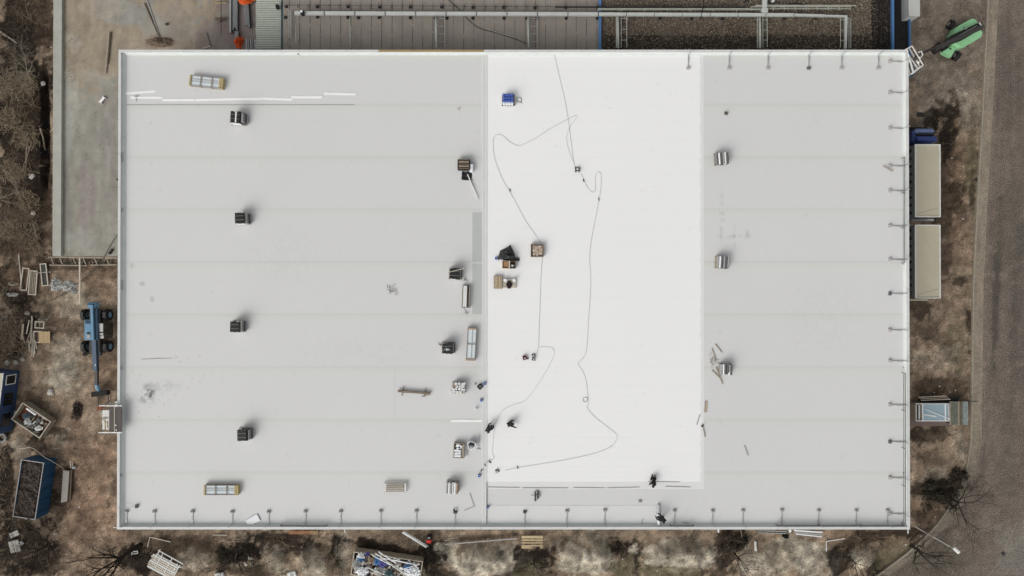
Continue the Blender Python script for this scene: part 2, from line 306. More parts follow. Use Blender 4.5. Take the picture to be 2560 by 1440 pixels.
def gh(X, Y):
    PX, PY = W2P(X, Y, 0)
    z = N2.fbm(X*.35, Y*.35, 4)*.10+N3.fbm(X*1.6, Y*1.6, 3)*.05
    wn = N1.fbm(PX/30, PY/30, 3)
    for cx, cy, rx, ry, h in MOUNDS:
        d = np.sqrt(((PX-cx)/rx)**2+((PY-cy)/ry)**2)+wn*.3
        z = z+h*(1-sstep(.2, 1.2, d))*(1+N3.fbm(X*.9, Y*.9, 3)*.5)
    k = sstep(1.0, .6, np.sqrt(((PX-112)/12)**2+((PY-330)/190)**2)); z = z-.7*k         # trench beside the slab
    flat = sstep(2395, 2440, PX); z = z*(1-flat)
    return z-.05
def G(px, py, dz=0):
    p = P(px, py, 0); return Vector((p.x, p.y, float(gh(p.x, p.y))+dz))
def axis(a, b, step, far):
    core = np.arange(a, b+step/2, step); o = np.array([1, 3, 8, 20, 60, 160, far]); return np.concatenate([a-o[::-1], core, b+o])
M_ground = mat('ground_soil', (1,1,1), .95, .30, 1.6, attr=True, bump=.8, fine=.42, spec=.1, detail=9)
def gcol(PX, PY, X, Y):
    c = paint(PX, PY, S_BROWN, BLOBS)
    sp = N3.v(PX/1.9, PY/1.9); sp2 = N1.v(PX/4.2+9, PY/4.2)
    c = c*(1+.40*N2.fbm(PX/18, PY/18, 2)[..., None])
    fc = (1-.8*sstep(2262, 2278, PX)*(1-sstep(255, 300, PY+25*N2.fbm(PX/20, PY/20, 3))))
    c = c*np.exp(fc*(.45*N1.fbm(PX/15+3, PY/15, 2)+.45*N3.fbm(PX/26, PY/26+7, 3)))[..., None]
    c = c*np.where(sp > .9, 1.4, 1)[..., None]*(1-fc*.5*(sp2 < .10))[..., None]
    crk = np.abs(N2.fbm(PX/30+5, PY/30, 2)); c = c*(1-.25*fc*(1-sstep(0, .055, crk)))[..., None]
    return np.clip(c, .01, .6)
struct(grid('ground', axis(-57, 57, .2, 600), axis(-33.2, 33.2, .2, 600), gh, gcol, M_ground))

# ---- road, its pale paved edge and kerb
CURB = [(2478,-300),(2470,0),(2462,150),(2455,300),(2443,500),(2433,700),(2430,900),(2428,1100),(2415,1180),(2388,1245),(2340,1315),(2270,1380),(2190,1440),(2100,1500),(1900,1600)]
CW = [P(a, b, 0) for a, b in CURB]
def curbx(Y):
    ys = [c.y for c in CW][::-1]; xs = [c.x for c in CW][::-1]; return np.interp(Y, ys, xs)
S_ROAD = (.150,.122,.100)
def rcol(PX, PY, X, Y):
    edge = X-curbx(Y)
    c = np.empty(PX.shape+(3,)); c[:] = S_ROAD
    c = paint(PX, PY, S_ROAD, [((.185,.17,.145), 2600, 1420, 120, 130, 20, .8), ((.085,.072,.06), 2490, 740, 9, 190, 3, .9), ((.10,.085,.07), 2535, 900, 12, 240, 2, .5), ((.115,.1,.083), 2520, 1120, 30, 160, 0, .5), ((.175,.15,.122), 2470, 1000, 12, 200, 0, .4), ((.092,.08,.068), 2555, 780, 30, 220, 0, .45), ((.095,.09,.072), 2530, 600, 40, 120, 0, .4),
       ((.098,.088,.065), 2330, 1400, 90, 70, -30, .55), ((.1,.085,.072), 2520, 200, 40, 150, 0, .5), ((.17,.15,.125), 2478, 500, 4, 30, 0, .4), ((.22,.2,.17), 2475, 620, 5, 8, 0, .5)])
    streak = N2.fbm(X*2.2, Y*.12, 4)[..., None]*.16; c = c*(1+streak)
    k = ((1-sstep(.0, .12, np.abs(edge-1.25)))*.25)[..., None]; c = c*(1+k)
    return np.clip(c*np.exp(.20*N3.fbm(PX/14, PY/14, 2))[..., None], .02, .5)
M_road = mat('asphalt', (1,1,1), .9, .16, 3.0, attr=True, bump=.5, fine=.60, spec=.2)
ys = axis(-33.2, 33.2, .25, 600); ex = np.concatenate([[0], np.arange(1.0, 12, .22), [20, 60, 200, 560]])
def road_mesh(name, offs, z, colf, m):
    Y, E = np.meshgrid(ys, offs, indexing='ij'); X = curbx(Y)+E; Z = np.full_like(X, z)
    PX, PY = W2P(X, Y, z); col = colf(PX, PY, X, Y); ny, nx = X.shape
    me = bpy.data.meshes.new(name); me.vertices.add(nx*ny); me.vertices.foreach_set('co', np.stack([X, Y, Z], -1).astype(np.float32).ravel())
    i = np.arange(nx-1)[None, :]+np.arange(ny-1)[:, None]*nx; q = np.stack([i, i+1, i+1+nx, i+nx], -1).reshape(-1, 4); nf = len(q)
    me.loops.add(nf*4); me.loops.foreach_set('vertex_index', q.ravel().astype(np.int32)); me.polygons.add(nf); me.polygons.foreach_set('loop_start', np.arange(0, nf*4, 4, dtype=np.int32)); me.update(calc_edges=True)
    a = me.color_attributes.new('col', 'FLOAT_COLOR', 'POINT'); a.data.foreach_set('color', np.concatenate([col, np.ones(col.shape[:2]+(1,))], -1).astype(np.float32).ravel())
    me.materials.append(m); o = bpy.data.objects.new(name, me); C.objects.link(o); return struct(o)
road_mesh('road', ex, .12, rcol, M_road)
def kcol(PX, PY, X, Y):
    c = np.empty(PX.shape+(3,)); c[:] = (.235,.198,.152)
    c = c*(1+.3*N2.fbm(X*3, Y*.4, 4)[..., None]+.12*N3.fbm(PX/4, PY/4, 2)[..., None])
    k = (sstep(1130, 1220, PY)*.6)[..., None]; return c*(1-k)+np.array((.17,.145,.115))*k
road_mesh('pavement', np.array([-.02, .1, .3, .6, .85, 1.02]), .17, kcol, mat('paving', (1,1,1), .9, .1, 4, attr=True, fine=.3, spec=.15))
k = MB(); pp = [Vector((float(curbx(y)), y, 0)) for y in np.arange(-38, 40, .8)]
for a, b in zip(pp, pp[1:]): k.beam((a.x-.08, a.y, .1), (b.x-.08, b.y, .1), .13, .26)
struct(k.build('kerb', mat('kerb_stone', (.30,.265,.21), .9, .25, 3)))

for A_, B_ in (((2541,1308),(2513,1370)), ((2503,1397),(2466,1446))):
    A, B = P(*A_, .125), P(*B_, .125); c = (A+B)/2; o = MB().beam(A-c, B-c, .07, .012).build('road_joint', mat('joint_pale', (.22,.195,.16), .9, .3, 6), None, c); struct(o)
# ---- forecourt slab top left (raised concrete) with a pale upstand
SZ = .9
a, b = P(131, 640, SZ), P(712, -160, SZ)
def scol(PX, PY, X, Y):
    grey, bei = (.262,.25,.212), (.305,.25,.182)
    c = paint(PX, PY, grey, [(bei, 260, 60, 320, 150, 0, .85), ((.27,.27,.245), 300, 25, 60, 40, 0, .7), ((.26,.265,.245), 380, 60, 80, 30, 30, .5), ((.22,.16,.11), 403, 103, 38, 15, 0, .9), ((.40,.37,.31), 180, 100, 20, 26, 0, .7),
      ((.27,.22,.17), 175, 130, 20, 60, 20, .45), ((.42,.38,.31), 168, 192, 16, 9, 0, .8), ((.17,.125,.09), 166, 192, 8, 6, 0, .5), ((.25,.20,.185), 545, 90, 60, 50, 0, .6), ((.23,.185,.18), 600, 60, 50, 90, 0, .7), ((.26,.22,.205), 215, 450, 28, 60, 0, .5), ((.25,.235,.215), 270, 350, 30, 120, 0, .5),
      ((.33,.33,.29), 170, 300, 26, 110, 0, .55), ((.25,.21,.20), 215, 540, 22, 50, 0, .5), ((.32,.32,.28), 200, 600, 60, 30, 0, .5), ((.36,.33,.27), 230, 190, 60, 14, 0, .35), ((.24,.195,.15), 210, 60, 40, 30, 20, .5), ((.36,.31,.245), 250, 20, 50, 26, 0, .5), ((.24,.2,.16), 330, 110, 60, 10, 0, .5), ((.35,.33,.28), 190, 250, 30, 20, 10, .4), ((.23,.215,.19), 280, 470, 14, 60, 0, .5), ((.2,.17,.14), 165, 70, 10, 8, 0, .6), ((.22,.18,.14), 172, 150, 30, 12, 0, .4), ((.33,.27,.2), 480, 30, 50, 30, 0, .5), ((.2,.16,.13), 262, 130, 16, 70, 8, .3), ((.26,.235,.21), 440, 60, 60, 50, 0, .4)])
    c = c*(1+.20*N2.fbm(X*1.8, Y*.35, 4)[..., None]+.18*N3.fbm(PX/22, PY/22, 3)[..., None]); sp = N1.v(PX/2.3, PY/2.3)
    return np.clip(c*np.where(sp > .93, .75, 1)[..., None], .03, .6)
slab = grid('concrete_yard', np.arange(a.x, b.x, .16), np.arange(a.y, b.y, .16), lambda X, Y: np.full_like(X, SZ), scol, mat('yard_concrete', (1,1,1), .85, .09, 1.3, attr=True, bump=.1, fine=.12, spec=.2))
struct(slab)
sb = MB().box(((a.x+b.x)/2, (a.y+b.y)/2, SZ/2-.2), (b.x-a.x, b.y-a.y, SZ+.39-.01)); struct(sb.build('yard_base', M['conc']))
uz = 1.25; u0, u1 = P(131, 640, uz), P(152, 640, uz); u2 = P(131, -160, uz)
up = MB().box(((u0.x+u1.x)/2, (u0.y+u2.y)/2, (uz-.3)/2), (u1.x-u0.x, u2.y-u0.y, uz+.3))
tag(up.build('retaining_wall', mat('wall_concrete', (.40,.395,.345), .85, .12, 1, fine=.08)), 'low pale concrete wall along the left edge of the grey yard slab', 'wall')

# ================================================================ WAREHOUSE
PH = .38; CZ = ROOF+PH
X0 = (P(296,123,CZ).x+P(293,1325,CZ).x)/2; X1 = (P(2271,126,CZ).x+P(2275,1322,CZ).x)/2
Y1 = (P(296,123,CZ).y+P(2271,126,CZ).y)/2; Y0 = (P(293,1325,CZ).y+P(2275,1322,CZ).y)/2
CWD = .24
wh = thing('warehouse', 'large white flat-roofed warehouse under construction filling the middle', 'warehouse', ((X0+X1)/2, (Y0+Y1)/2, 0))
OX, OY = wh.location.x, wh.location.y
def wpart(name, mb, m, **k): 
    o = mb.build(name, m, wh); o.location = (-OX, -OY, 0)
    for a_, b_ in k.items(): o[a_] = b_
    return o
t = .18
for c, d in (((OX, Y0+.09+.03, CZ/2-.05), (X1-X0-.06, t, CZ-.1)), ((OX, Y1-.12, CZ/2-.05), (X1-X0-.06, t, CZ-.1)), ((X0+.12, OY, CZ/2-.05), (t, Y1-Y0-.45, CZ-.1)), ((X1-.12, OY, CZ/2-.05), (t, Y1-Y0-.45, CZ-.1))):
    wpart('wall', MB().box(c, d), M['clad'])
# coping caps in sheets with small joints
def copings(p, q, segs, wd, m, label=None):
    p, q = Vector(p), Vector(q); n = segs; mb = MB()
    for i in range(n):
        u, v = p+(q-p)*(i/n), p+(q-p)*((i+1)/n); d = (v-u).normalized()*.012
        mb.beam((u.x+d.x, u.y+d.y, CZ), (v.x-d.x, v.y-d.y, CZ), wd, .05)
    o = wpart('coping', mb, m)
    if label: o['label'] = label
copings((X0+CWD/2, Y0+CWD, 0), (X0+CWD/2, Y1-CWD, 0), 14, CWD, M['coping'])
copings((X1-CWD/2, Y0+CWD, 0), (X1-CWD/2, Y1-CWD, 0), 14, CWD, M['coping'])
copings((X0, Y0+CWD/2, 0), (X1, Y0+CWD/2, 0), 24, CWD, M['coping'])
xa, xb = P(947, 124, CZ).x, P(1209, 124, CZ).x
copings((X0, Y1-CWD/2, 0), (xa, Y1-CWD/2, 0), 8, CWD, M['coping']); copings((xb+.02, Y1-CWD/2, 0), (X1, Y1-CWD/2, 0), 13, CWD, M['coping'])
copings((xa+.02, Y1-CWD/2+.03, 0), (xb, Y1-CWD/2+.03, 0), 3, CWD-.06, M['copingo'], 'ochre unclad timber parapet top')
# inner faces of the parapet
IX0, IX1, IY0, IY1 = X0+.21, X1-.21, Y0+.21, Y1-.21
pf = MB()
pf.box(((X0+X1)/2, IY1-.0, ROOF+.16), (IX1-IX0, .06, .32)).box(((X0+X1)/2, IY0, ROOF+.16), (IX1-IX0, .06, .32)).box((IX0, OY, ROOF+.16), (.06, IY1-IY0-.07, .32)).box((IX1, OY, ROOF+.16), (.06, IY1-IY0-.07, .32))
wpart('parapet_lining', pf, mat('lining_white', (.74,.76,.74), .5, .05, .8))
# sloped fillets at the foot; the bottom one enlarged to face up and catch light
cs = MB()
def fillet(a, b, inn, h, mb):
    a, b, inn = Vector(a), Vector(b), Vector(inn)
    vs = [a, b, b+inn, a+inn, a+Vector((0,0,h)), b+Vector((0,0,h))]
    mb.add(vs, [(4,3,2,5),(0,3,4),(1,5,2)])
z = ROOF+.004
fillet((IX0+.03, IY0+.05, z), (IX0+.03, IY1-.05, z), (.30,0,0), .27, cs); fillet((IX1-.03, IY1-.05, z), (IX1-.03, IY0+.05, z), (-.12,0,0), .16, cs)
fillet((IX0+.05, IY0+.03, z), (IX1-.05, IY0+.03, z), (0,.22,0), .26, cs); fillet((IX0+.05, IY1-.03, z), (IX1-.05, IY1-.03, z), (0,-.16,0), .15, cs)
wpart('cant_strip', cs, M['cant'])
# roof fields: joints every ~131 px of the photograph
SY = P(0, 262, ROOF).y; SP = P(0, 262, ROOF).y-P(0, 393, ROOF).y
SPT = [(P(a_, b_, ROOF).x, P(a_, b_, ROOF).y, c_*MR, d_*MR, e_) for a_, b_, c_, d_, e_ in ((1805,545,9,80,.16),(1836,590,6,40,.16),(1866,588,12,18,.18),(1830,590,60,7,.12),(372,985,22,30,.30),(400,965,60,20,.15),(356,1000,12,12,.25),(380,748,7,9,.35),(356,709,9,7,.25),(333,665,8,8,.25),(700,640,160,90,.03),(900,880,200,60,.03),(2060,800,120,120,.03))]
m_grey = roof_mat('roof_membrane_grey', (.585,.585,.58), SY, SP, .085, spots=SPT)
m_lite = roof_mat('roof_membrane_white', (.765,.765,.76), SY, SP/3, .022, .008)
xd0, xd1, xe = P(1207, 700, ROOF).x, P(1216, 700, ROOF).x, P(1757, 700, ROOF).x
yb = P(0, 1204, ROOF).y; yb2 = P(0, 1262, ROOF).y
wpart('roof_field', MB().box(((X0+.2+xd0)/2, OY, ROOF-.15), (xd0-X0-.2, Y1-Y0-.4, .3)), m_grey)
wpart('roof_field', MB().box(((X1-.2+xe)/2, OY, ROOF-.15), (X1-.2-xe, Y1-Y0-.4, .3)), m_grey)
wpart('roof_field', MB().box(((xd0+xe)/2, OY, ROOF-.16), (xe-xd0-.002, Y1-Y0-.4, .3)), m_grey)
# fresh white sheets: ragged right edge with sheet ends, real 6 mm layers
ws = MB(); n = 86; yt = IY1-.06
prev = None
for i in range(n):
    ya, yc = yt+(yb-yt)*i/n, yt+(yb-yt)*(i+1)/n
    x1 = P(1752, 700, ROOF).x+random.uniform(-.07, .05)
    ws.box(((xd1+x1)/2, (ya+yc)/2, ROOF-.004+.003*(i % 2)), (x1-xd1, abs(yc-ya)*.998, .03))
wpart('fresh_roof_sheet', ws, m_lite, label='bright white freshly laid membrane field')
wpart('roof_underlay', MB().box(((xd1+xe)/2+.02, (yt+yb)/2-.35, ROOF-.0065), (xe-xd1+.16, yt-yb+.7, .025)), mat('underlay', (.66,.66,.65), .6, .02, .6))
wpart('roof_border_sheet', MB().box(((xd1+P(1640,0,ROOF).x)/2, (yb2+IY0)/2+.1, ROOF+.001), (P(1640,0,ROOF).x-xd1, yb2-IY0-.3, .012)), mat('border_sheet', (.62,.62,.61), .6, .03, .6))
# divider upstand between the fields
dv = MB().box(((xd0+xd1)/2, OY, ROOF-.02), (xd1-xd0+.12, IY1-IY0-.1, .14)).box(((xd0+xd1)/2-.12, OY, ROOF+.065), (.08, IY1-IY0-.3, .03))
wpart('roof_divider', dv, mat('divider_sheet', (.62,.63,.61), .6, .04, 1))
# dark grey walkway patches
for y0_, y1_ in ((531, 655), (659, 785)):
    a, b = P(1181, y0_, ROOF), P(1206, y1_, ROOF)
    wpart('roof_patch', MB().box(((a.x+b.x)/2, (a.y+b.y)/2, ROOF+.004), (b.x-a.x, a.y-b.y, .012)), mat('patch_grey', (.43,.445,.43), .6, .04, 2))
# dark open joint across the upper left, dark line at the divider foot
a, b = P(310, 262, ROOF), P(886, 263, ROOF)
wpart('open_joint', MB().box(((a.x+b.x)/2, a.y, ROOF+.002), (b.x-a.x, .035, .012)), M['dgrey'])
a, b = P(1216, 1205, ROOF), P(1216, 1312, ROOF)
wpart('open_joint', MB().box((a.x+.03, (a.y+b.y)/2, ROOF+.03), (.05, a.y-b.y, .10)), M['dgrey'])
# overflow slots on the left coping
for py, l in ((392, 24), (525, 9), (713, 24), (920, 9), (1188, 8)):
    a = P(305, py, ROOF+.3); wpart('overflow_slot', MB().box((IX0+.09, a.y, ROOF+.22), (.10, l*MR, .14)), M['grey'])
# roof drains along the right edge
for py in (265, 525, 660, 918, 1182):
    a = P(2259, py, ROOF); wpart('roof_drain', MB().cyl((a.x, a.y, ROOF+.02), .1, .05, 12).cyl((a.x, a.y, ROOF+.05), .05, .04, 10), M['grey'])
# scuff marks of wet dirt on the grey membrane
MK = [0.0]
def marks(name, pts, r, m):
    mb = MB()
    for px, py in pts:
        for k in range(3):
            a = P(px+random.gauss(0, r*.5), py+random.gauss(0, r*.5), ROOF); q = [(a.x+math.cos(t_)*random.uniform(.3, 1)*r*MR*.35, a.y+math.sin(t_)*random.uniform(.3, 1)*r*MR*.35) for t_ in np.linspace(0, 6.28, 9)[:-1]]
            MK[0] += .00004; mb.prism(q, ROOF+.002, ROOF+.004+MK[0])
    o = mb.build(name, m, wh); o.location = (-OX, -OY, 0); o['kind'] = 'stuff'
m_stain = mat('wet_stain', (.535,.533,.515), .55, .04, 3); m_stain2 = mat('dirt_stain', (.44,.425,.38), .8, .2, 6)
marks('stain', [(382, 748), (357, 710), (333, 665), (377, 835), (380, 410), (380, 305), (440, 893), (500, 890)], 6, m_stain2)
marks('stain', [(375, 985), (377, 975), (372, 995), (362, 988), (378, 967), (345, 1000), (395, 1000), (392, 960), (405, 985), (430, 970), (455, 955), (480, 945), (510, 938), (470, 900), (385, 1010), (410, 1012), (440, 985), (340, 955), (352, 938), (376, 1020), (320, 990), (365, 1005), (470, 970), (500, 955), (530, 930), (420, 1000), (450, 905), (328, 930), (345, 1030), (400, 1040)], 4.5, m_stain2)
marks('stain', [(495, 885), (500, 905), (840, 915), (870, 720), (320, 580), (930, 1220), (760, 1225), (540, 1080), (1050, 900), (1980, 830), (2060, 410), (1140, 430), (700, 560), (640, 330)], 2, m_stain)
marks('stain', [(1255+random.random()*480, 200+random.random()*960) for i in range(40)], 2, mat('faint_stain', (.70,.70,.69), .6, .03))
a, b = P(987, 900, ROOF), P(987, 1045, ROOF)
wpart('sheet_edge', MB().box((a.x, (a.y+b.y)/2, ROOF+.003), (.03, a.y-b.y, .012)), M['seam'])

# ================================================================ ROOF EDGE PROTECTION
# guard rails
def rail(px0, py0, px1, py1, label, z=ROOF+.6, m='iron', posts=True):
    a, b = P(px0, py0, z), P(px1, py1, z); c = (a+b)/2
    t_ = thing('guard_rail', label, 'guard rail', (c.x, c.y, ROOF), group='guard rails along the roof edge')
    A, B = a-c, b-c; A.z = B.z = .6
    MB().beam(A, B, .05, .05).build('top_rail', M[m], t_)
    A2, B2 = A.copy(), B.copy(); A2.z = B2.z = .35; MB().beam(A2, B2, .03, .03).build('middle_rail', M[m], t_)
    n = max(1, int((B-A).length/3))
    for i in range(n+1):
        p = A+(B-A)*(i/n); MB().beam((p.x, p.y, 0), (p.x, p.y, .57), .04, .04).build('post', M[m], t_)
rail(2262, 393, 2262, 657, 'dark guard rail line on the right edge, beside the two beige trailers')
rail(2263, 933, 2263, 1311, 'dark guard rail line on the lower right edge, beside the glass crate')
rail(700, 1315, 815, 1316, 'short dark guard rail on the bottom edge above the orange pallet')
rail(1677, 1315, 1735, 1315, 'shortest dark guard rail on the bottom edge, right of the man on the white roll')
rail(1945, 1315, 2262, 1315, 'long dark guard rail on the bottom edge ending at the lower right corner')
# counterweighted supports: weight block, arm reaching to the edge, upright post
def support(loc, ang, L, label, dark=False, key='grey'):
    t_ = thing('guard_support', label, 'guard support', loc, ang, 'counterweighted guard rail supports along the roof edge')
    wm = M['dgrey'] if dark else M['weight']
    MB().box((0, -L, .09), (.34, .26, .16), ch=.04).box((0, -L+.02, .2), (.26, .14, .08), ch=.02).build('counterweight', wm, t_)
    MB().beam((0, -L, .07), (0, .0, .07), .055, .05).beam((0, -.9, .08), (.10, -.15, .12), .03, .03).build('arm', M['steel'], t_)
    MB().beam((0, -.02, 0), (0, .04, 1.0), .045, .045).build('post', M['steel'], t_)
    return t_
bot = [(317,1278,0),(387,1278,0),(482,1278,0),(581,1279,0),(672,1279,0),(764,1278,0),(852,1278,0),(952,1277,0),(1041,1277,0),(1138,1280,1),(1312,1279,1),(1417,1277,0),(1512,1275,0),(1686,1276,0),(1781,1277,0),(1857,1276,0),(1954,1275,0),(2046,1276,0),(2140,1276,0),(2218,1276,0)]
for i, (px, py, dk) in enumerate(bot):
    q = P(px, 1309, ROOF); w_ = P(px, py, ROOF)
    support(q, math.pi, w_.y-q.y, ORD[i]+' guard rail support from the left along the bottom roof edge'+(', with a black weight' if dk else ''), dk)
rt = [154,232,321,415,477,565,649,734,825,902,1012,1104,1194,1284]
for i, py in enumerate(rt):
    q = P(2259, py, ROOF); w_ = P(2224, py, ROOF)
    support(q, -math.pi/2, q.x-w_.x, ORD[i]+' guard rail support from the top along the right roof edge'+(', with a black weight' if py in (734, 1104) else ''), py in (734, 1104))
for i, px in enumerate([1720,1822,1919,2021,2103,2195]):
    q = P(px, 138, ROOF); w_ = P(px, 171, ROOF)
    support(q, 0, q.y-w_.y, ORD[i]+' guard rail support from the left along the top roof edge'+(', with a black weight' if px == 2021 else ''), px == 2021)

# ================================================================ CABLES, STRIPS, SHEETS ON THE ROOF
def RP(px, py, dz=0.0): return P(px, py, ROOF+dz)
def cable(pts, label, r=.018, m='dgrey', dz=.04, name='cable', cat='cable'):
    q = [P(a, b, ROOF+dz) for a, b in pts]; return tag(MB().tube(spline(q, 5), r, 5).build(name, M[m] if isinstance(m, str) else m), label, cat, 'cables across the white roof' if name == 'cable' else None)
m_cab = mat('cable_grey', (.24,.24,.235), .6, .1); m_cab2 = mat('cable_pale', (.42,.42,.41), .6, .1)
cable([(1384,128),(1398,190),(1412,250),(1421,300),(1427,350),(1433,395),(1437,418)], 'grey cable from the top parapet down to the black machine on the white field', .0105, m_cab)
cable([(1440,288),(1425,295),(1400,308),(1370,325),(1340,345),(1310,360),(1295,364),(1275,355),(1258,340),(1245,336),(1234,345),(1233,370),(1238,400),(1255,445),(1275,480),(1292,510),(1310,545),(1330,575),(1352,606)], 'thin cable winding from the long loop down to the cardboard crate', .011, m_cab)
cable([(1440,288),(1443,292),(1430,310),(1418,335),(1417,355),(1425,385),(1435,408)], 'pale cable loop beside the straight grey cable above the black machine', .011, m_cab2)
cable([(1453,434),(1460,450),(1470,470),(1480,480),(1488,475),(1488,450),(1492,433),(1498,430),(1503,437),(1502,470),(1497,500),(1490,540),(1480,590),(1474,640),(1477,700),(1474,760),(1471,800),(1467,870),(1458,895),(1445,908),(1455,925),(1465,950),(1470,990),(1471,1010),(1468,1020),(1490,1045),(1520,1068),(1540,1085),(1541,1100),(1525,1118),(1480,1135),(1400,1152),(1300,1168),(1262,1176)], 'longest cable, from the black machine down the middle and back to the hand welder', .0105, m_cab)
cable([(1356,642),(1352,700),(1350,760),(1348,820),(1346,865),(1342,884)], 'nearly straight cable from the cardboard crate down to the black tools', .011, m_cab)
cable([(1347,868),(1375,868),(1386,878),(1382,895),(1370,920),(1355,945),(1335,975),(1310,1003),(1280,1013),(1255,1028),(1240,1055),(1234,1090),(1231,1130),(1236,1146),(1225,1150),(1216,1158)], 'pale cable curving from the black tools past two workers to the divider', .011, m_cab2)
tag(MB().ring((0,0,0), .22, .018, 16, 5).build('cable_coil', m_cab, None, RP(1463, 999, .05)), 'small cable coil lying halfway down the longest cable', 'cable coil')
for a, b, lab in ((1459,452,'dark plug joint on the cable just below the black machine'), (1497,499,'dark plug joint below the hairpin bend of the longest cable'), (1294,1169,'dark plug joint on the cable near the hand welder'), (1275,476,'dark plug joint on the winding cable above the tarpaulin')):
    tag(MB().cyl((0,0,0), .045, .22, 8, 'Y').cyl((0,.14,0), .03, .08, 8, 'Y').build('cable_plug', M['dgrey'], None, RP(a, b, .06), R(20)), lab, 'plug')
def strip(a, b, wpx, m, name, label, cat, dz=.015, th=.012, group=None, curl=0):
    A, B = RP(*a, dz), RP(*b, dz); c = (A+B)/2; n = 10; d = (B-A); u = d.normalized(); s = Vector((-u.y, u.x, 0))*wpx*MR/2
    def f(i, j):
        p = A-c+d*i; return (p+s*(2*j-1)+Vector((0,0,.012*math.sin(i*9+a[0])+.012+curl*abs(j-.5)*i)))[:]
    return tag(MB().cloth(f, n, 2).build(name, m, None, c), label, cat, group)
mm_ = M['membr']
for i, (a, b, l) in enumerate([((310,234),(388,228),'white membrane strip slanting from the left parapet near the top left corner'), ((326,244),(407,244),'white membrane strip under the T-shaped bracket near the top left'), ((406,250),(486,250),'white membrane strip, third from the left in the row above the open joint'), ((487,250),(570,248),'white membrane strip in the row above the open joint, right of its thin gap'), ((570,248),(650,247),'middle white membrane strip in the row above the open joint'), ((650,246),(730,249),'white membrane strip tilting down to the right above the open joint'), ((728,243),(806,243),'white membrane strip, last but one in the upper left row'), ((811,234),(890,236),'rightmost and highest white membrane strip of the upper left row')]):
    strip(a, b, 5.5, mm_, 'membrane_strip', l, 'membrane strip', group='loose white membrane strips')
strip((1127,1052),(1205,1052), 6, mm_, 'membrane_strip', 'white membrane strip left of the divider, below the white rolls', 'membrane strip', group='loose white membrane strips')
for a, b, l in (((310,132),(450,131),'white edge strip along the top parapet at the upper left corner'), ((608,131),(800,131),'white edge strip along the top parapet above the open joint')):
    strip(a, b, 4, mm_, 'membrane_strip', l, 'membrane strip', group='loose white membrane strips')
for a, b, l in (((1219,1218),(1299,1219),'first thin dark batten from the left in the row below the white field'), ((1305,1220),(1420,1220),'second and longest thin dark batten below the white field'), ((1433,1219),(1512,1220),'third thin dark batten below the white field'), ((1518,1220),(1599,1218),'fourth thin dark batten below the white field'), ((1664,1216),(1727,1218),'last thin dark batten below the white field, near its corner'), ((1620,1204),(1699,1205),'thin dark batten at the crouching man on the lower edge of the white field')):
    A, B = RP(*a, .03), RP(*b, .03); c = (A+B)/2; tag(MB().beam(A-c, B-c, .045, .04).build('batten', M['grey'], None, c), l, 'batten', 'thin battens below the white field')
strip((355,898),(431,895), 1.2, M['owood'], 'lath', 'long thin lath lying on the grey roof near the left edge', 'lath', th=.02)
def plank(a, b, w_, m, label, z, th=.04, name='plank', group=None, zb=None):
    A, B = P(*a, z), P(*b, z if zb is None else zb); c = (A+B)/2
    return tag(MB().beam(A-c, B-c, w_, th).build(name, M[m], None, c), label, 'plank' if name == 'plank' else name, group)
RZ = ROOF+.05
plank((1788,860),(1805,881), .09, 'owood', 'uppermost loose plank above the debris on the right roof field', RZ)
plank((1780,871),(1791,902), .09, 'owood', 'plank pointing down into the straw debris on the right roof field', RZ)
plank((1780,925),(1800,945), .10, 'owood', 'slanting plank lower left of the debris on the right roof field', RZ)
plank((1790,918),(1807,960), .09, 'owood', 'plank crossing the lowest one, beside the third pallet of rolls', RZ+.05)
plank((1861,1114),(1870,1139), .08, 'grey', 'lone grey plank on the lower right roof field', RZ)
plank((1750,1036),(1742,1062), .08, 'grey', 'grey plank lying on the right rim of the white field', RZ)
plank((1757,1063),(1763,1092), .10, 'owood', 'plank wedged under the lifted sheet edge by the black knob', RZ)
plank((1763.5,1003),(1762,1031), .08, 'owood', 'left plank of the upright pair near the edge of the white field', RZ)
plank((1767.5,1003),(1766,1031), .08, 'wood', 'right plank of the upright pair near the edge of the white field', RZ)
plank((2208,415),(2233,428), .10, 'owood', 'weathered plank leaning over a guard support near the right edge', RZ+.15)
plank((1708,1306),(1733,1312), .09, 'grey', 'grey plank beside the bottom edge right of the white roll', RZ)
plank((1000,1312),(1010,1318), .05, 'grey', 'tiny grey offcut at the bottom parapet', RZ+.6)
t_ = thing('knob', 'small black knob tool at the lifted sheet edge beside two planks', 'tool', RP(1755, 1065))
MB().cyl((0,0,.06), .09, .12, 10).build('knob_body', M['rubber'], t_); MB().beam((0.03,0.03,.1), (.12,.2,.12), .06, .05).build('handle', M['rubber'], t_)
# debris tufts of straw on the roof
def debris(px, py, n, r, label, m='owood'):
    mb = MB()
    for i in range(n):
        a = random.uniform(0, 6.28); l = random.uniform(.08, .4); o = Vector((random.gauss(0, r*.45), random.gauss(0, r*.45), random.uniform(.02, .10)))
        mb.beam(o, o+Vector((math.cos(a)*l, math.sin(a)*l, random.uniform(-.02, .05))), .022, .012)
    return tag(mb.build('debris', M[m], None, RP(px, py)), label, 'debris', kind='stuff')
debris(1783, 903, 36, .5, 'scattered straw-like wooden scraps between loose planks on the right roof field')
debris(981, 724, 22, .35, 'small heap of twisted scraps in the middle of the left roof field', 'iron'); debris(988, 734, 8, .22, 'few pale scraps beside the twisted heap on the left roof', 'pwood')
debris(376, 985, 26, .42, 'brown leaf litter gathered on the lower left roof', 'iron'); debris(1102, 862, 10, .2, 'small twig tuft left of the lowest black-topped pallet', 'iron')
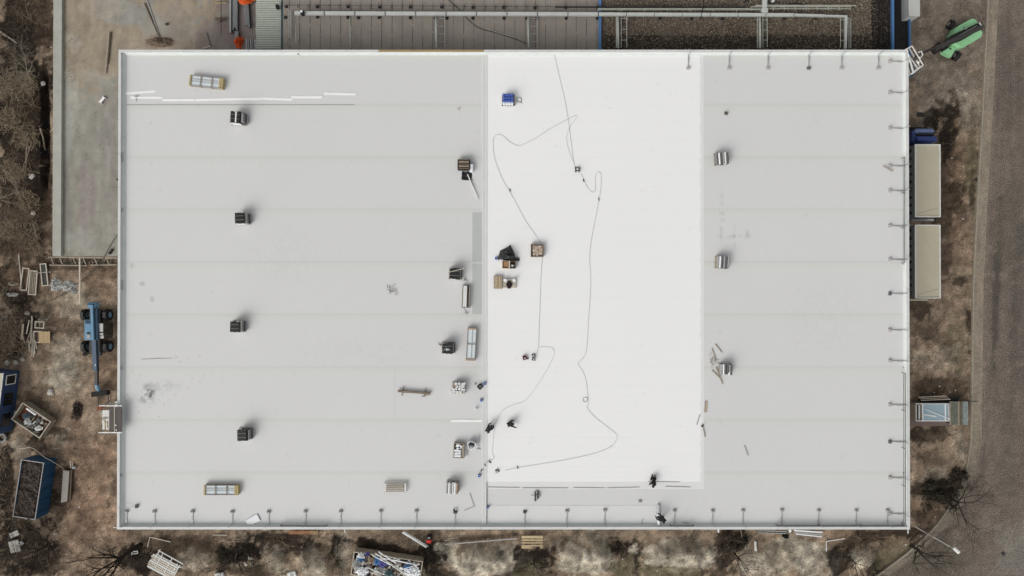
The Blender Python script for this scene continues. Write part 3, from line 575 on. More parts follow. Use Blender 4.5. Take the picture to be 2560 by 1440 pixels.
debris(1146, 272, 6, .2, 'few small offcuts near the top of the divider', 'wood'); debris(1162, 700, 8, .16, 'little scraps above the narrow crate by the divider', 'iron'); debris(1164, 779, 7, .14, 'little scraps below the narrow crate by the divider', 'iron')
p = MB()
for i in range(46):
    a = random.uniform(0, 6.28); e = random.uniform(.2, 1.4); l = random.uniform(.12, .32); p.beam((0,0,.03), (math.cos(a)*math.cos(e)*l, math.sin(a)*math.cos(e)*l, .03+math.sin(e)*l), .03, .015)
tag(p.build('weed', M['gtwig'], None, RP(1814, 284)), 'small dry olive weed growing alone on the upper right roof', 'weed')

# ================================================================ STACKS AND CRATES ON THE ROOF
def pallet(parent, w_, l, z=0, m='owood'):
    mb = MB()
    for i in range(5): mb.box((-w_/2+w_*.1+i*w_*.2, 0, z+.13), (w_*.15, l, .022))
    for j in (-1, 0, 1):
        mb.box((0, j*(l/2-.06), z+.108), (w_, .1, .022))
        for i in (-1, 0, 1): mb.box((i*(w_/2-.07), j*(l/2-.06), z+.055), (.12, .1, .085))
    return mb.build('pallet', M[m], parent)
def stack(px, py, w_, l, h, rz, label, kind, rolls, n_lay=4, extra=0):
    """pallet with rolls lying along y in layers; (px,py) is the middle of its top"""
    q = P(px, py, ROOF+h); t_ = thing('roll_pallet', label, 'pallet of rolls', (q.x, q.y, ROOF), R(rz), 'pallets of roofing rolls on the roof')
    pallet(t_, w_+.1+extra, l+.06); nr = len(rolls); r = w_/nr/2; rh = (h-.16)/n_lay
    for k in range(n_lay):
        for i, c_ in enumerate(rolls):
            if kind == 'film' and k < n_lay-1 and 0 < i < nr-1: continue
            off = random.uniform(-.05, .05); x = -w_/2+r+i*2*r+(extra*.12*(n_lay-1-k) if i == nr-1 else 0)
            pts = [(x+random.uniform(-.015,.015), -l/2+off, .16+rh*(k+.5)), (x, l/2+off, .16+rh*(k+.5))]
            mb = MB(); T = 12
            ring_ = [(math.cos(6.283*j/T)*r*.97, math.sin(6.283*j/T)*rh*.5) for j in range(T)]
            vs = [(p_[0]+a_, p_[1], p_[2]+b_) for p_ in pts for a_, b_ in ring_]
            mb.add(vs, [(j, T+j, T+(j+1) % T, (j+1) % T) for j in range(T)]+[tuple(range(T)), tuple(range(2*T-1, T-1, -1))])
            mb.build('roll', M[random.choice(c_) if isinstance(c_, list) else c_], t_)
    if kind == 'film':
        def f(u, v):
            e = max(abs(u-.5), abs(v-.5))*2; d = max(0, e-.86)*1.1
            return ((u-.5)*(w_+.05)*1.0-(.0 if u < .5 else extra*.0), (v-.5)*(l+.05), h+.02-d+.012*math.sin(u*17+v*5)*math.cos(v*13))
        MB().cloth(f, 14, 14).build('film_cover', M['black'], t_)
        # side layers peeping out to the right
        if extra:
            for k in range(4):
                x = w_/2+.03+extra*(.2+.22*k)
                MB().box((x, random.uniform(-.06, .03), .16+(h-.2)*(.82-.2*k)/2), (extra*.2, l*random.uniform(.78, .98), (h-.2)*(.82-.2*k)), ch=.03).build('roll', M[['offwhite','weight','dgrey','silver'][k]], t_)
        MB().box((0, -l/2-.03, h*.55), (w_*.95, .04, h*.7)).build('wrap', M['film'], t_)
        mb = MB()
        for yy in (-.18, .2): mb.box((0, yy*l, h+.024), (w_*1.0, .02, .012))
        mb.build('strap', M['grey'], t_)
    return t_
RL = [['silver','dgrey'],['white','silver'],['dgrey'],['silver','dgrey'],['white','offwhite'],['dgrey','silver']]
s1 = stack(587, 292, .88, 1.05, 1.1, -3, 'black-topped roll pallet with a white roll on top, nearest the top left corner', 'film', ['dgrey','offwhite','dgrey'], extra=.42)
MB().box((.12, 0, 1.15), (.13, .95, .08), ch=.03).box((.12, .42, 1.16), (.2, .08, .06)).build('top_roll', M['white'], s1)
s2 = stack(598, 545, .86, .98, 1.1, 2, 'black-topped roll pallet, second down on the left roof field', 'film', ['silver','dgrey','offwhite'], extra=.32)
s3 = stack(586, 817, .86, .98, 1.1, -1, 'black-topped roll pallet, third down on the left roof field, with straight edges', 'film', ['silver','dgrey','offwhite'], extra=.32)
s4 = stack(604, 1089, .86, 1.0, 1.1, 1, 'black-topped roll pallet, lowest on the left, above the long white crate', 'film', ['silver','dgrey','dgrey'], extra=.32)
s5 = stack(1136, 684, .9, 1.0, 1.0, -3, 'black-topped roll pallet with a pale batten lying across it', 'film', ['offwhite','dgrey','dwood'], extra=.2)
q1, q2 = P(1120, 681, ROOF+1.06), P(1160, 671, ROOF+1.1); c = (q1+q2)/2
tag(MB().beam(q1-c, q2-c, .06, .04).build('batten', M['pwood'], None, c), 'pale batten lying across a black-topped roll pallet', 'batten')
s6 = stack(1118, 871, .9, 1.0, 1.0, 1, 'black-topped roll pallet with white scraps on its black film', 'film', ['offwhite','dgrey','dgrey'], extra=.22)
q = P(1118, 874, ROOF+1.04); mb = MB()
for i in range(9): mb.rock((random.gauss(0,.09), random.gauss(0,.09), .04), random.uniform(.03, .09))
tag(mb.build('plastic_scrap', M['film'], None, q), 'crumpled white plastic scrap on the black film of the lowest middle pallet', 'plastic scrap')
s7 = stack(1130, 1221, 1.1, 1.0, .8, -3, 'pallet of grey and white rolls with brown ones, left of the divider near the bottom', 'open', [['silver','dgrey'],['dgrey','white'],['silver'],['dgrey','offwhite'],['white','silver'],['card','offwhite']], 3)
s8 = stack(1807, 395, 1.15, 1.05, .8, 4, 'uppermost pallet of silver and dark rolls on the right roof field', 'open', RL, 3)
s9 = stack(1809, 656, 1.15, 1.05, .8, -3, 'second pallet of dark rolls on the right field, below the wet stains', 'open', [['owood','silver'],['white'],['dgrey','iron'],['silver'],['dgrey'],['silver','dgrey']], 3)
s10 = stack(1817, 924, 1.1, .95, .7, -1, 'pallet of rolls beside scattered planks on the right roof field', 'open', [['silver'],['white','silver'],['dgrey'],['dgrey','silver'],['white'],['dgrey']], 3)
q = P(1821, 922, ROOF+.78); tag(MB().cyl((0,.15,0), .08, 1.0, 12, 'Y').build('roll', M['dgrey'], None, q), 'dark roll lying loose on top of the pallet beside the scattered planks', 'roll')
# small loose cluster of rolls
t_ = thing('roll_bundle', 'small bundle of four dark roll stubs below the white field', 'rolls', RP(1341, 1238), R(0))
for i, (x, l, m_) in enumerate(((-.12, .9, 'iron'), (.02, .95, 'grey'), (.16, .7, 'iron'), (.28, .45, 'grey'))): MB().cyl((x, random.uniform(-.1,.1), .09), .06, l, 10, 'Y').build('roll', M[m_], t_)
MB().beam((-.5, .05, .2), (.4, .12, .2), .04, .03).build('bar', M['iron'], t_)

def long_crate(px, py, L, W, rz, label, nbars, ends='yel', fill='ltwhite', h=.5, longi=(.55, .75), cat='crate'):
    q = P(px, py, ROOF+h); t_ = thing('long_crate', label, cat, (q.x, q.y, ROOF), R(rz), 'long crates of panels on the roof')
    MB().box((0, 0, .06), (L, W, .05)).box((0, W/2-.02, h*.45), (L, .03, h*.75)).box((0, -W/2+.02, h*.45), (L, .03, h*.75)).build('tray', M['owood'], t_)
    if fill: MB().box((0, 0, h*.55), (L*.96, W*.9, .22)).build('panel', mat('panel_white', (.60,.65,.67), .3, .06, 2), t_)
    for e in (-1, 1):
        MB().box((e*(L/2-.07), 0, h*.5), (.15, W+.06, h), ch=.01).build('end_board', M[ends], t_)
    if ends == 'yel': MB().box((L/2-.28, 0, h-.03), (.16, W+.02, .05)).build('end_board', M['yel'], t_)
    for i in range(1, nbars+1):
        x = -L/2+L*i/(nbars+1); MB().box((x, 0, h-.02), (.07, W+.08, .05)).box((x, W/2+.02, h*.5), (.07, .04, h)).box((x, -W/2-.02, h*.5), (.07, .04, h)).build('cross_bar', M['owood'], t_)
    mb = MB()
    for v in longi: mb.box((0, -W/2+W*v, h-.045), (L-.1, .035, .035))
    for e in (-1, 1): mb.box((0, e*(W/2+.0), h-.05), (L-.1, .04, .05))
    mb.build('long_rail', M['grey'], t_); return t_
long_crate(515, 204, 3.15, .95, -6, 'long crate of white panels with ochre end boards, near the top left corner', 2, longi=(.42, .64))
long_crate(552, 1226, 3.2, .86, 0, 'long crate of white panels near the bottom left, level on the roof', 2, longi=(.42, .66))
long_crate(1178, 861, 3.05, .8, 87, 'upright-looking crate of two pale glass panels beside the divider', 1, 'card', longi=(.45,))
t_ = thing('long_crate', 'empty brown slatted crate near the bottom, left of the divider', 'crate', RP(990, 1216), 0, 'long crates of panels on the roof')
for v in (-.36, -.2, -.02, .17, .36): MB().box((0, v, .3), (1.85, .10, .04)).build('slat', M['owood'], t_)
for e in (-1, 1): MB().box((e*.93, 0, .33), (.13, .8, .07)).box((e*.98, .4, .15), (.06, .06, .35)).box((e*.98, -.4, .15), (.06, .06, .35)).build('end_board', M['offwhite'], t_)
for a_, b_ in (((-.95,-.4),(-1.1,-.55)), ((.95,-.4),(.88,-.55)), ((-.95,.4),(-1.12,.32)), ((.95,.4),(1.0,.45))): MB().beam((*a_, .3), (*b_, .05), .05, .05).build('foot', M['owood'], t_)
t_ = thing('long_crate', 'narrow white crate with a dark gap, beside the grey patches of the divider', 'crate', RP(1166, 741), R(-2), 'long crates of panels on the roof')
MB().box((-.12, 0, .2), (.36, 2.0, .35)).build('panel', M['offwhite'], t_); MB().box((.22, 0, .1), (.2, 2.0, .12)).build('tray', M['iron'], t_); MB().box((.29, 0, .22), (.07, 2.0, .36)).box((-.36, 0, .2), (.04, 2.05, .4)).build('side_board', M['owood'], t_)
for e in (-1, 1): MB().box((0, e*1.03, .2), (.75 if e > 0 else .85, .05, .1)).build('cross_bar', M['iron'], t_)
# timber beam on two cross bars
t_ = thing('timber_beam', 'long olive-brown beam laid on two cross bars in the lower left field', 'beam', RP(1036, 979), R(-4))
MB().box((0, .04, .22), (3.05, .09, .12)).box((0, -.07, .2), (3.05, .1, .1)).build('beam', M['dwood'], t_)
MB().box((0, -.02, .26), (3.0, .05, .05)).build('cap', M['owood'], t_)
for x in (-1.1, 1.0): MB().beam((x-.06, -.45, .06), (x+.06, .42, .06), .07, .1).build('cross_bar', M['owood'], t_)
MB().beam((.7, -.42, .1), (1.5, -.18, .12), .05, .05).build('cross_bar', M['owood'], t_)

# slatted timber pallet with black film and a pole
t_ = thing('timber_stack', 'stack of dark timbers with white film behind it, left of the divider', 'timber stack', RP(1161, 414))
MB().box((-.02, 0, .3), (1.15, .98, .6)).build('film_block', M['black'], t_)
for i in range(5):
    MB().box((0, .42-i*.2, .66), (.92, .11, .1)).build('timber', M['owood' if i % 2 else 'dwood'], t_)
for e in (-1, 1): MB().box((e*.45, 0, .62), (.08, .95, .06)).build('cross_bar', M['dwood'], t_)
MB().box((.68, -.3, .25), (.34, .75, .5), ch=.05).build('wrap', M['film'], t_)
def f(u, v): return ((u-.5)*(.95), (v-.5)*.82, .05+.03*math.sin(u*8+v*3)+.02*math.sin(v*13))
tag(MB().cloth(f, 10, 8).build('black_sheet', M['black'], None, RP(1167, 440), R(-4)), 'black plastic sheet spread below the timber stack', 'plastic sheet')
plank((1169,436),(1194,498), .08, 'white', 'long white pole lying from the black sheet towards the divider', RZ+.1, .07, 'pole')
plank((1174,441),(1193,497), .05, 'iron', 'long dark pole lying along the white pole below the timber stack', RZ+.1, .05, 'pole')

# white rolls standing on a pallet
t_ = thing('roll_crate', 'pallet that carries the standing white rolls, with brown scrap', 'pallet', RP(1147, 968), R(2)); pallet(t_, 1.15, 1.1)
MB().box((.55, -.05, .45), (.03, 1.1, .6)).box((.1, .58, .3), (.9, .03, .3)).build('film_wrap', M['steel'], t_)
mb = MB(); [mb.rock((-.38+random.gauss(0,.07), .2+random.gauss(0,.1), .4), random.uniform(.06,.12)) for _ in range(10)]; mb.build('scrap', M['card'], t_)
spots = [(1140,959),(1148,959),(1156,960),(1143,966),(1151,966),(1132,973),(1140,972),(1148,972),(1155,972),(1127,980),(1135,979),(1143,980),(1151,979),(1158,966),(1161,959),(1160,975)]
for i, (px, py) in enumerate(spots):
    q = P(px, py, ROOF+.62); o = MB().cyl((0,0,.3), .125, .52, 14).ring((0,0,.56), .085, .035, 14, 6).build('white_roll', M['white'], None, (q.x, q.y, ROOF+(.16 if px > 1138 else .02)))
    MB().cyl((0,0,.568), .035, .012, 8).build('core', M['grey'], o)
    tag(o, 'white roll standing upright in the cluster on the pallet left of the divider', 'roll', 'white rolls standing on one pallet')
# black box, blue buckets
def box_open(name, label, cat, loc, rz, d, m, inner=None, th=.03, group=None):
    t_ = thing(name, label, cat, loc, R(rz), group); x, y, z = d
    MB().box((0,0,th/2), (x,y,th)).box((x/2-th/2,0,z/2+th/2), (th,y,z-th)).box((-x/2+th/2,0,z/2+th/2), (th,y,z-th)).box((0,y/2-th/2,z/2+th/2), (x-2*th,th,z-th)).box((0,-y/2+th/2,z/2+th/2), (x-2*th,th,z-th)).build('box_body', M[m], t_)
    return t_
t_ = box_open('black_box', 'black open box turned on its corner beside the divider', 'box', RP(1200.5, 966), 42, (.42,.42,.3), 'rubber'); MB().ring((0,0,.2), .09, .03, 12, 6).build('cable_coil', M['grey'], t_)
def bucket(px, py, label, m='blue', z=ROOF, r=.12, h=.26, grp='blue canisters on the roof'):
    q = P(px, py, z+h); t_ = thing('canister', label, 'canister', (q.x, q.y, z), R(random.uniform(-8, 8)), grp)
    MB().box((0,0,h/2), (r*2, r*2.1, h), ch=.04).build('canister_body', M[m], t_); MB().cyl((.03,.05,h+.02), .03, .05, 8).build('cap', M['white' if m == 'blue' else 'grey'], t_); MB().beam((-.06,-.05,h+.03), (.06,-.05,h+.03), .025, .03).build('handle', M[m], t_)
bucket(1212, 959, 'blue canister on the divider right of the black box'); bucket(1203.5, 1001, 'blue canister left of the divider, below the black box'); bucket(1198, 1190, 'blue canister left of the divider, lowest of those beside it')
bucket(1240.5, 645.5, 'blue canister left of the black tarpaulin'); bucket(1220, 1269, 'blue canister right of the divider near the bottom edge', r=.10)
t_ = thing('canister', 'small white canister left of the divider above the white strip', 'canister', RP(1190, 1022)); MB().cyl((0,0,.15), .1, .3, 12).build('canister_body', M['white'], t_); MB().ring((0,0,.31), .06, .015, 12, 5).build('cap', M['offwhite'], t_)
t_ = thing('tin', 'small grey tin left of the black box', 'tin', RP(1188, 960)); MB().box((0,0,.08), (.12,.2,.16), ch=.02).build('tin_body', M['weight'], t_); MB().cyl((0,.05,.17), .03, .04, 8).build('cap', M['grey'], t_)
t_ = thing('tin', 'small grey box on the grey border below the white field', 'tin', RP(1600, 1253)); MB().box((0,0,.06), (.3,.22,.12), ch=.03).build('tin_body', M['weight'], t_); MB().beam((-.1,0,.14), (.1,0,.14), .03, .03).build('handle', M['grey'], t_)
# tool crate and white big bag
t_ = box_open('tool_crate', 'wooden crate filled with white cartons beside the big white bag', 'crate', RP(1148, 1124), -2, (1.0, 1.38, .5), 'owood', th=.06)
MB().box((.36, -.05, .3), (.2, 1.2, .3)).build('divider_board', M['owood'], t_)
for x, y, w_, l, r_ in ((-.1,-.5,.62,.2,0),(-.1,-.25,.6,.2,3),(-.12,.0,.62,.18,-2),(0,.42,.55,.3,-22),(-.05,.25,.4,.16,40)): MB().box((x,y,.42), (w_,l,.16), rz=R(r_)).build('carton', M['film'], t_)
t_ = thing('big_bag', 'round white bag with a black mouth between crate and divider', 'bag', RP(1180, 1110))
def bagr(a_): return .42+.05*math.sin(3*a_+1)+.03*math.sin(7*a_)
mb = MB(); n = 20
vs = []; 
for k, (zz, s_) in enumerate(((0,.85),(.25,1.05),(.5,1.0),(.62,.9),(.55,.72),(.3,.6))): vs += [(math.cos(6.283*i/n)*bagr(6.283*i/n)*s_, math.sin(6.283*i/n)*bagr(6.283*i/n)*s_*.95, zz+.03*math.sin(i*2.1)) for i in range(n)]
mb.add(vs, [(k*n+i, k*n+(i+1) % n, (k+1)*n+(i+1) % n, (k+1)*n+i) for k in range(5) for i in range(n)]+[tuple(range(5*n, 6*n))]); mb.build('bag_body', M['film'], t_, smooth=True)
MB().prism([(-.22,.28),(.05,.3),(.22,.16),(.26,-.02),(-.05,-.06),(-.22,.0)], .5, .62, .8).build('bag_lining', M['black'], t_); MB().rock((0,-.2,.5), .22, flat=.4).build('bag_content', M['silver'], t_)
MB().beam((.1,.55,.3), (.35,.25,.5), .03, .03).beam((.35,.25,.5), (.3,.5,.3), .02, .02).build('lifting_loop', M['grey'], t_)
for a, b, w_, l in (((1199,1086),(1196,1122),.035,'thin dark rod standing along the divider beside the big bag'), ((1192,1122),(1201,1123),.06,'short dark foot piece right of the big bag'), ((1160,1112),(1170,1112),.03,'short grey rod between crate and big bag'), ((1169,1125),(1169,1139),.03,'upright grey rod below the big bag'), ((1174,1233),(1185,1266),.03,'thin bent wire near the bottom left of the divider'), ((1186,1266),(1160,1277),.03,'lower leg of thin bent wire beside the doubled guard support')):
    plank(a, b, w_, 'grey', l, RZ, .04, 'rod')
# blue canisters on a pallet + coil
t_ = thing('blue_stack', 'pallet loaded with bright blue sacks near the top of the white field', 'pallet of sacks', RP(1270.5, 252)); pallet(t_, 1.2, 1.0, m='dwood')
MB().box((.5, -.02, .3), (.14, .95, .3)).build('end_board', M['dwood'], t_)
for i in range(4):
    for j in range(3):
        MB().box((-.5+.11+i*.255, .36-j*.27, .66), (.25, .262, .22), ch=.06).build('sack', M['blue'], t_)
    MB().box((-.39+i*.255, -.06, .36), (.235, .86, .36), ch=.04).build('white_tub', M['film'], t_)
t_ = tag(MB().ring((0,0,.05), .22, .04, 20, 6).build('hose_coil', M['grey'], None, RP(1298, 250)), 'dark ring of hose right of the blue sacks', 'hose coil'); MB().beam((.1,-.2,.05), (.26,-.32,.05), .04, .04).build('nozzle', M['iron'], t_)
# black tarp, boxes, pallets, crate
t_ = thing('tarpaulin', 'crumpled black tarpaulin left of the cardboard crate, above two small boxes', 'tarpaulin', RP(1268, 634))
poly = [(1245,648),(1244,652),(1246,640),(1250,627),(1262,621),(1271,616),(1275,612),(1281,622),(1287,636),(1287,643),(1292,645),(1295,646),(1299,646),(1298,654),(1293,652),(1286,652),(1270,652)]
q0 = RP(1268, 634); pl = [(RP(a_, b_)-q0) for a_, b_ in poly]; cx_, cy_ = 0, -.1
mb = MB(); rings = 7; vs = [(cx_, cy_, .75)]
for k in range(1, rings+1):
    s_ = k/rings
    for i, v in enumerate(pl): vs.append((cx_+(v.x-cx_)*s_, cy_+(v.y-cy_)*s_, .75*(1-s_**1.6)+.06+.10*math.sin(i*2.3+k*1.7)*(1 if k < rings else .3)))
n = len(pl); mb.add(vs, [(0, 1+(i+1) % n, 1+i) for i in range(n)]+[(1+(k-1)*n+i, 1+(k-1)*n+(i+1) % n, 1+k*n+(i+1) % n, 1+k*n+i) for k in range(1, rings) for i in range(n)]+[tuple(1+(rings-1)*n+i for i in range(n))])
o = mb.build('tarpaulin_sheet', mat('black_tarp', (.032,.035,.033), .55, .5, 4, bump=.8), t_)
t_ = box_open('parts_box', 'brown wooden box with cardboard inside, below the black tarpaulin', 'box', RP(1264, 662), 0, (.62,.72,.5), 'card', th=.05); MB().box((0,.02,.35), (.44,.5,.06)).build('cardboard', mat('orange_card', (.36,.20,.11), .8, .15), t_)
t_ = box_open('parts_box', 'dark wooden box with a white object, right one below the black tarpaulin', 'box', RP(1281, 662), 0, (.6,.72,.5), 'dwood', th=.05); MB().rock((.02,-.1,.3), .18).build('bag', M['offwhite'], t_); MB().box((-.27,0,.5), (.1,.7,.06)).build('edge_board', M['pwood'], t_)
t_ = thing('timber_pallet', 'pallet of light brown boards, left of the dark jacket', 'timber pallet', RP(1245, 706))
for i in range(5): MB().box((-.32+i*.16, 0, .3), (.145, 1.18, .05)).build('board', M['wood' if i % 2 else 'owood'], t_)
MB().box((0,.55,.15), (.8,.08,.28)).box((0,-.55,.15), (.8,.08,.28)).box((0,0,.15), (.8,.08,.28)).build('bearer', M['dwood'], t_)
t_ = thing('timber_pallet', 'pale slatted pallet carrying two white tubs and a dark jacket', 'pallet', RP(1274, 708))
for i in range(6): MB().box((0, .36-i*.15, .2), (1.2, .10, .04)).build('board', M['pwood'], t_)
MB().box((-.55,-.02,.1), (.09,.85,.16)).box((.55,-.02,.1), (.09,.85,.16)).box((0,-.02,.1), (.09,.85,.16)).build('bearer', M['pwood'], t_)
for px, l in ((1263, 'white round tub at the upper left of the pale pallet'), (1285, 'white round tub at the upper right of the pale pallet')):
    t_ = thing('tub', l, 'tub', RP(px, 701, .24)); MB().cyl((0,0,.14), .13, .28, 16, r2=.15).build('tub_body', M['white'], t_); MB().cyl((0,0,.29), .16, .03, 16).build('lid', M['film'], t_)
t_ = thing('jacket', 'dark brown jacket draped over the pale slatted pallet', 'jacket', RP(1273, 711, .23)); jm = mat('jacket_brown', (.02,.012,.012), .9, .3, 5)
MB().prism([(-.17,-.36),(-.08,-.42),(-.02,-.36),(.05,-.42),(.16,-.36),(.18,.05),(.12,.3),(0,.4),(-.12,.3),(-.18,.1)], 0, .16, .8).build('jacket_body', jm, t_)
MB().tube([(-.14,.2,.1),(-.22,.0,.1),(-.2,-.2,.06)], .06, 8).build('sleeve', jm, t_); MB().tube([(.14,.2,.1),(.23,.02,.1),(.19,-.2,.06)], .06, 8).build('sleeve', jm, t_)
t_ = box_open('cardboard_crate', 'square brown crate with cardboard rounds and white bottles, in the white field', 'crate', RP(1342.5, 627), 0, (1.18, 1.16, .5), 'dwood', th=.06)
MB().box((.05,0,.33), (.98,.98,.1)).build('cardboard', M['card'], t_); MB().cyl((.1,0,.41), .42, .06, 20).build('cardboard_round', mat('cardboard2', (.40,.31,.24), .8, .15), t_)
for x, y in ((-.35,0),(-.3,-.38),(0,-.42),(.35,-.3),(.25,.4)): MB().cyl((x,y,.43), .07, .1, 10).build('bottle', M['offwhite'], t_)
MB().beam((-.02,.06,.46), (.14,.14,.46), .05, .02).beam((.08,-.02,.46), (.1,-.12,.46), .05, .02).build('dark_slot', M['black'], t_)
# machines
def machine(px, py, rz, label, m='rubber', s=1.0):
    t_ = thing('welding_machine', label, 'machine', RP(px, py), R(rz))
    MB().box((0,.02*s,.17*s), (.34*s,.30*s,.16*s), ch=.05).build('machine_body', M[m], t_)
    MB().cyl((0,.02*s,.27*s), .09*s, .05, 12).build('blower', M['offwhite'], t_)
    for x, y in ((-.17,-.13),(.17,-.13),(-.17,.17),(.17,.17)): MB().cyl((x*s, y*s, .07*s), .065*s, .05, 10, 'X').build('wheel', M['rubber'], t_)
    MB().tube([(-.14*s,-.12*s,.2*s),(-.14*s,-.3*s,.45*s),(.14*s,-.3*s,.45*s),(.14*s,-.12*s,.2*s)], .018, 6).build('handle', M['steel'], t_)
    return t_
machine(1443, 425, 0, 'black wheeled machine at the end of the straight cable on the white field', s=1.15)
machine(1334, 889, 15, 'upper black wheeled machine beside the dark red case', s=.8); machine(1334, 897, 170, 'lower black wheeled machine beside the dark red case', s=.8)
t_ = box_open('red_case', 'small dark red open case beside two black machines', 'case', RP(1311.5, 894), 15, (.36,.36,.28), 'dred'); MB().box((0,-.05,.12), (.15,.12,.1)).build('tool', M['film'], t_)
t_ = thing('pouch', 'tiny black pouch between the red case and black machines', 'pouch', RP(1320, 896), R(-20)); MB().box((0,0,.06), (.1,.2,.1), ch=.03).build('pouch_body', M['rubber'], t_); MB().beam((0,-.06,.12), (0,.06,.12), .03, .02).build('flap', M['black'], t_)
machine(1243, 1177, -60, 'hand welder with steel handle at the lower left of the white field', m='iron', s=.75)
for px, py, rz, l in ((1213,1162,30,'small dark hand tool on the divider, upper of two'), (1204,1175,-30,'small dark hand tool left of the divider, lower of two'), (1225,1155,60,'bent grey hand tool right of the divider')):
    t_ = thing('hand_tool', l, 'hand tool', RP(px, py, .3 if px == 1213 else 0), R(rz)); MB().box((0,0,.07), (.09,.26,.1), ch=.02).build('tool_body', M['iron'], t_); MB().beam((.03,.1,.07), (.16,.18,.07), .05, .05).build('tool_grip', M['weight'], t_)
# small items at the edges
t_ = thing('edge_bracket', 'T-shaped grey bracket standing on a white strip near the top left corner', 'bracket', RP(341, 252)); MB().beam((0,0,.03), (0,.38,.03), .05, .05).build('stem', M['grey'], t_); MB().box((.03,.4,.06), (.3,.1,.1)).build('head', M['grey'], t_)
t_ = thing('edge_bracket', 'dark block on a wire at the lower left corner of the roof', 'bracket', RP(343, 1265)); MB().box((0,0,.12), (.22,.3,.22), ch=.02).build('block', M['dgrey'], t_); MB().beam((-.1,0,.1), (-1.6,-.02,.55), .03, .03).build('wire', M['grey'], t_)
t_ = thing('edge_bracket', 'bent thin bracket at the bottom parapet left of the white roll', 'bracket', RP(1604, 1309)); MB().beam((0,0,.05), (0,.2,.1), .05, .05).build('stem', M['grey'], t_); MB().beam((0,.2,.1), (.12,.5,.1), .04, .04).build('head', M['grey'], t_)
t_ = thing('roof_vent', 'small white roof vent with a dark hole near the top parapet', 'roof vent', RP(746, 137)); MB().cyl((0,0,.05), .13, .1, 14).build('flange', M['film'], t_); MB().cyl((0,0,.14), .05, .12, 10).build('pipe', M['iron'], t_)
t_ = tag(MB().box((0,0,.06), (1.2,.65,.1)).build('panel', M['film'], None, RP(633, 1300), R(28)), 'white board lying askew at the bottom edge, left part', 'board'); MB().box((.62,0,.04), (.05,.62,.06)).build('edge_strip', M['grey'], t_)
a, b = RP(1645.5, 1260), RP(1646, 1313); c = (a+b)/2
t_ = thing('membrane_roll', 'white membrane roll being unrolled by a man at the bottom edge', 'membrane roll', (c.x, c.y, ROOF)); MB().cyl((0,0,.13), .12, abs(a.y-b.y), 18, 'Y').build('roll_body', M['film'], t_, smooth=True); MB().cyl((0,abs(a.y-b.y)/2,.13), .06, .06, 12, 'Y').build('core', M['card'], t_)
t_ = thing('black_box', 'second black block beside the doubled guard support at the bottom', 'weight', RP(1137, 1275)); MB().box((0,0,.1), (.3,.2,.18), ch=.04).build('weight_body', M['iron'], t_); MB().cyl((.1,.12,.1), .07, .16, 10).build('white_cap', M['film'], t_)

# ================================================================ NEIGHBOUR BUILDING WITH PIPES (top)
NZ = 5.0
def NP(px, py, dz=0.0): return P(px, py, NZ+dz)
nb = thing('annex', 'lower neighbouring building with concrete and gravel roofs along the top of the view', 'building', (NP(1100, 0).x, NP(0, 0).y, 0)); nb_off = -nb.location
def npart(name, mb, m): 
    o = mb.build(name, m, nb); o.location = nb_off; return o
yN0, yN1 = Y1+.06, NP(0, -420).y
def slabbox(pxa, pxb, z, name, m, th=.3):
    a, b = P(pxa, 0, z).x, P(pxb, 0, z).x; return npart(name, MB().box(((a+b)/2, (yN0+yN1)/2, z-th/2), (b-a, yN1-yN0, th)), m)
m_nroof = mat('panel_roof', (.235,.21,.18), .85, .14, .8, fine=.10, bump=.1)
slabbox(708, 1497, NZ, 'panel_roof', m_nroof); 
xg0, xg1 = 1497, 2232
mg = mat('gravel_roof', (.10,.08,.06), .95, .55, .9, fine=.65, bump=.8, detail=10)
slabbox(xg0, xg1, NZ-.1, 'gravel_roof', mg, .25)
slabbox(2238, 2271, 1.8, 'black_roof', M['bit'])
wl = MB(); xa, xb = NP(709, 0).x, NP(2234, 0).x
for c, d in ((((xa+xb)/2, yN0+.1, 2.3), (xb-xa, .15, 4.4)), (((xa+.1), (yN0+yN1)/2, 2.3), (.15, yN1-yN0-.4, 4.4)), (((xb-.1), (yN0+yN1)/2, 2.3), (.15, yN1-yN0-.4, 4.4)), (((xa+xb)/2, yN1-.1, 2.3), (xb-xa, .15, 4.4))):
    npart('wall', MB().box(c, d), M['cladblue'])
for px, w_, z in ((1500, 6.5, NZ+.2), (2233, 5, NZ+.25), (2275, 4, 2.3)):
    x = P(px, 0, z).x; npart('blue_parapet', MB().box((x, (yN0+yN1)/2, z-.15), (w_*(CAMZ-z)/F, yN1-yN0-.3, .3)), M['cladblue'])
x = P(2276, 0, 2.6).x; npart('wall', MB().box((x+.06, (yN0+yN1)/2, 1.0), (.1, yN1-yN0-.35, 1.9)), M['bit'])
# panel joints as thin sealed strips, each with weathered gaps
for i, px in enumerate(np.arange(724, 1496, 25.6)):
    x = NP(px, 0).x; mb = MB(); y = yN0+.3
    while y < yN1:
        l = random.uniform(.8, 3.5); mb.box((x+random.uniform(-.01, .01), y+l/2, NZ+.004), (random.choice((.025,.035,.05)), l, .012)); y += l+random.uniform(.02, .5)
    npart('roof_joint', mb, M['iron'])
# dark moss creeping along the warehouse wall
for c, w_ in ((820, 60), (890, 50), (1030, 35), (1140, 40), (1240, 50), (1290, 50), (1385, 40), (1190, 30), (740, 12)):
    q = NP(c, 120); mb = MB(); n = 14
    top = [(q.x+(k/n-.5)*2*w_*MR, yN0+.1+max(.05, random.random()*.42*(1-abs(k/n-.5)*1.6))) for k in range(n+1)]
    mb.prism([(q.x-w_*MR, yN0+.01)]+top+[(q.x+w_*MR, yN0+.01)], NZ+.002, NZ+.02); npart('moss_patch', mb, mat('moss', (.028,.027,.016), .95, .4, 5))
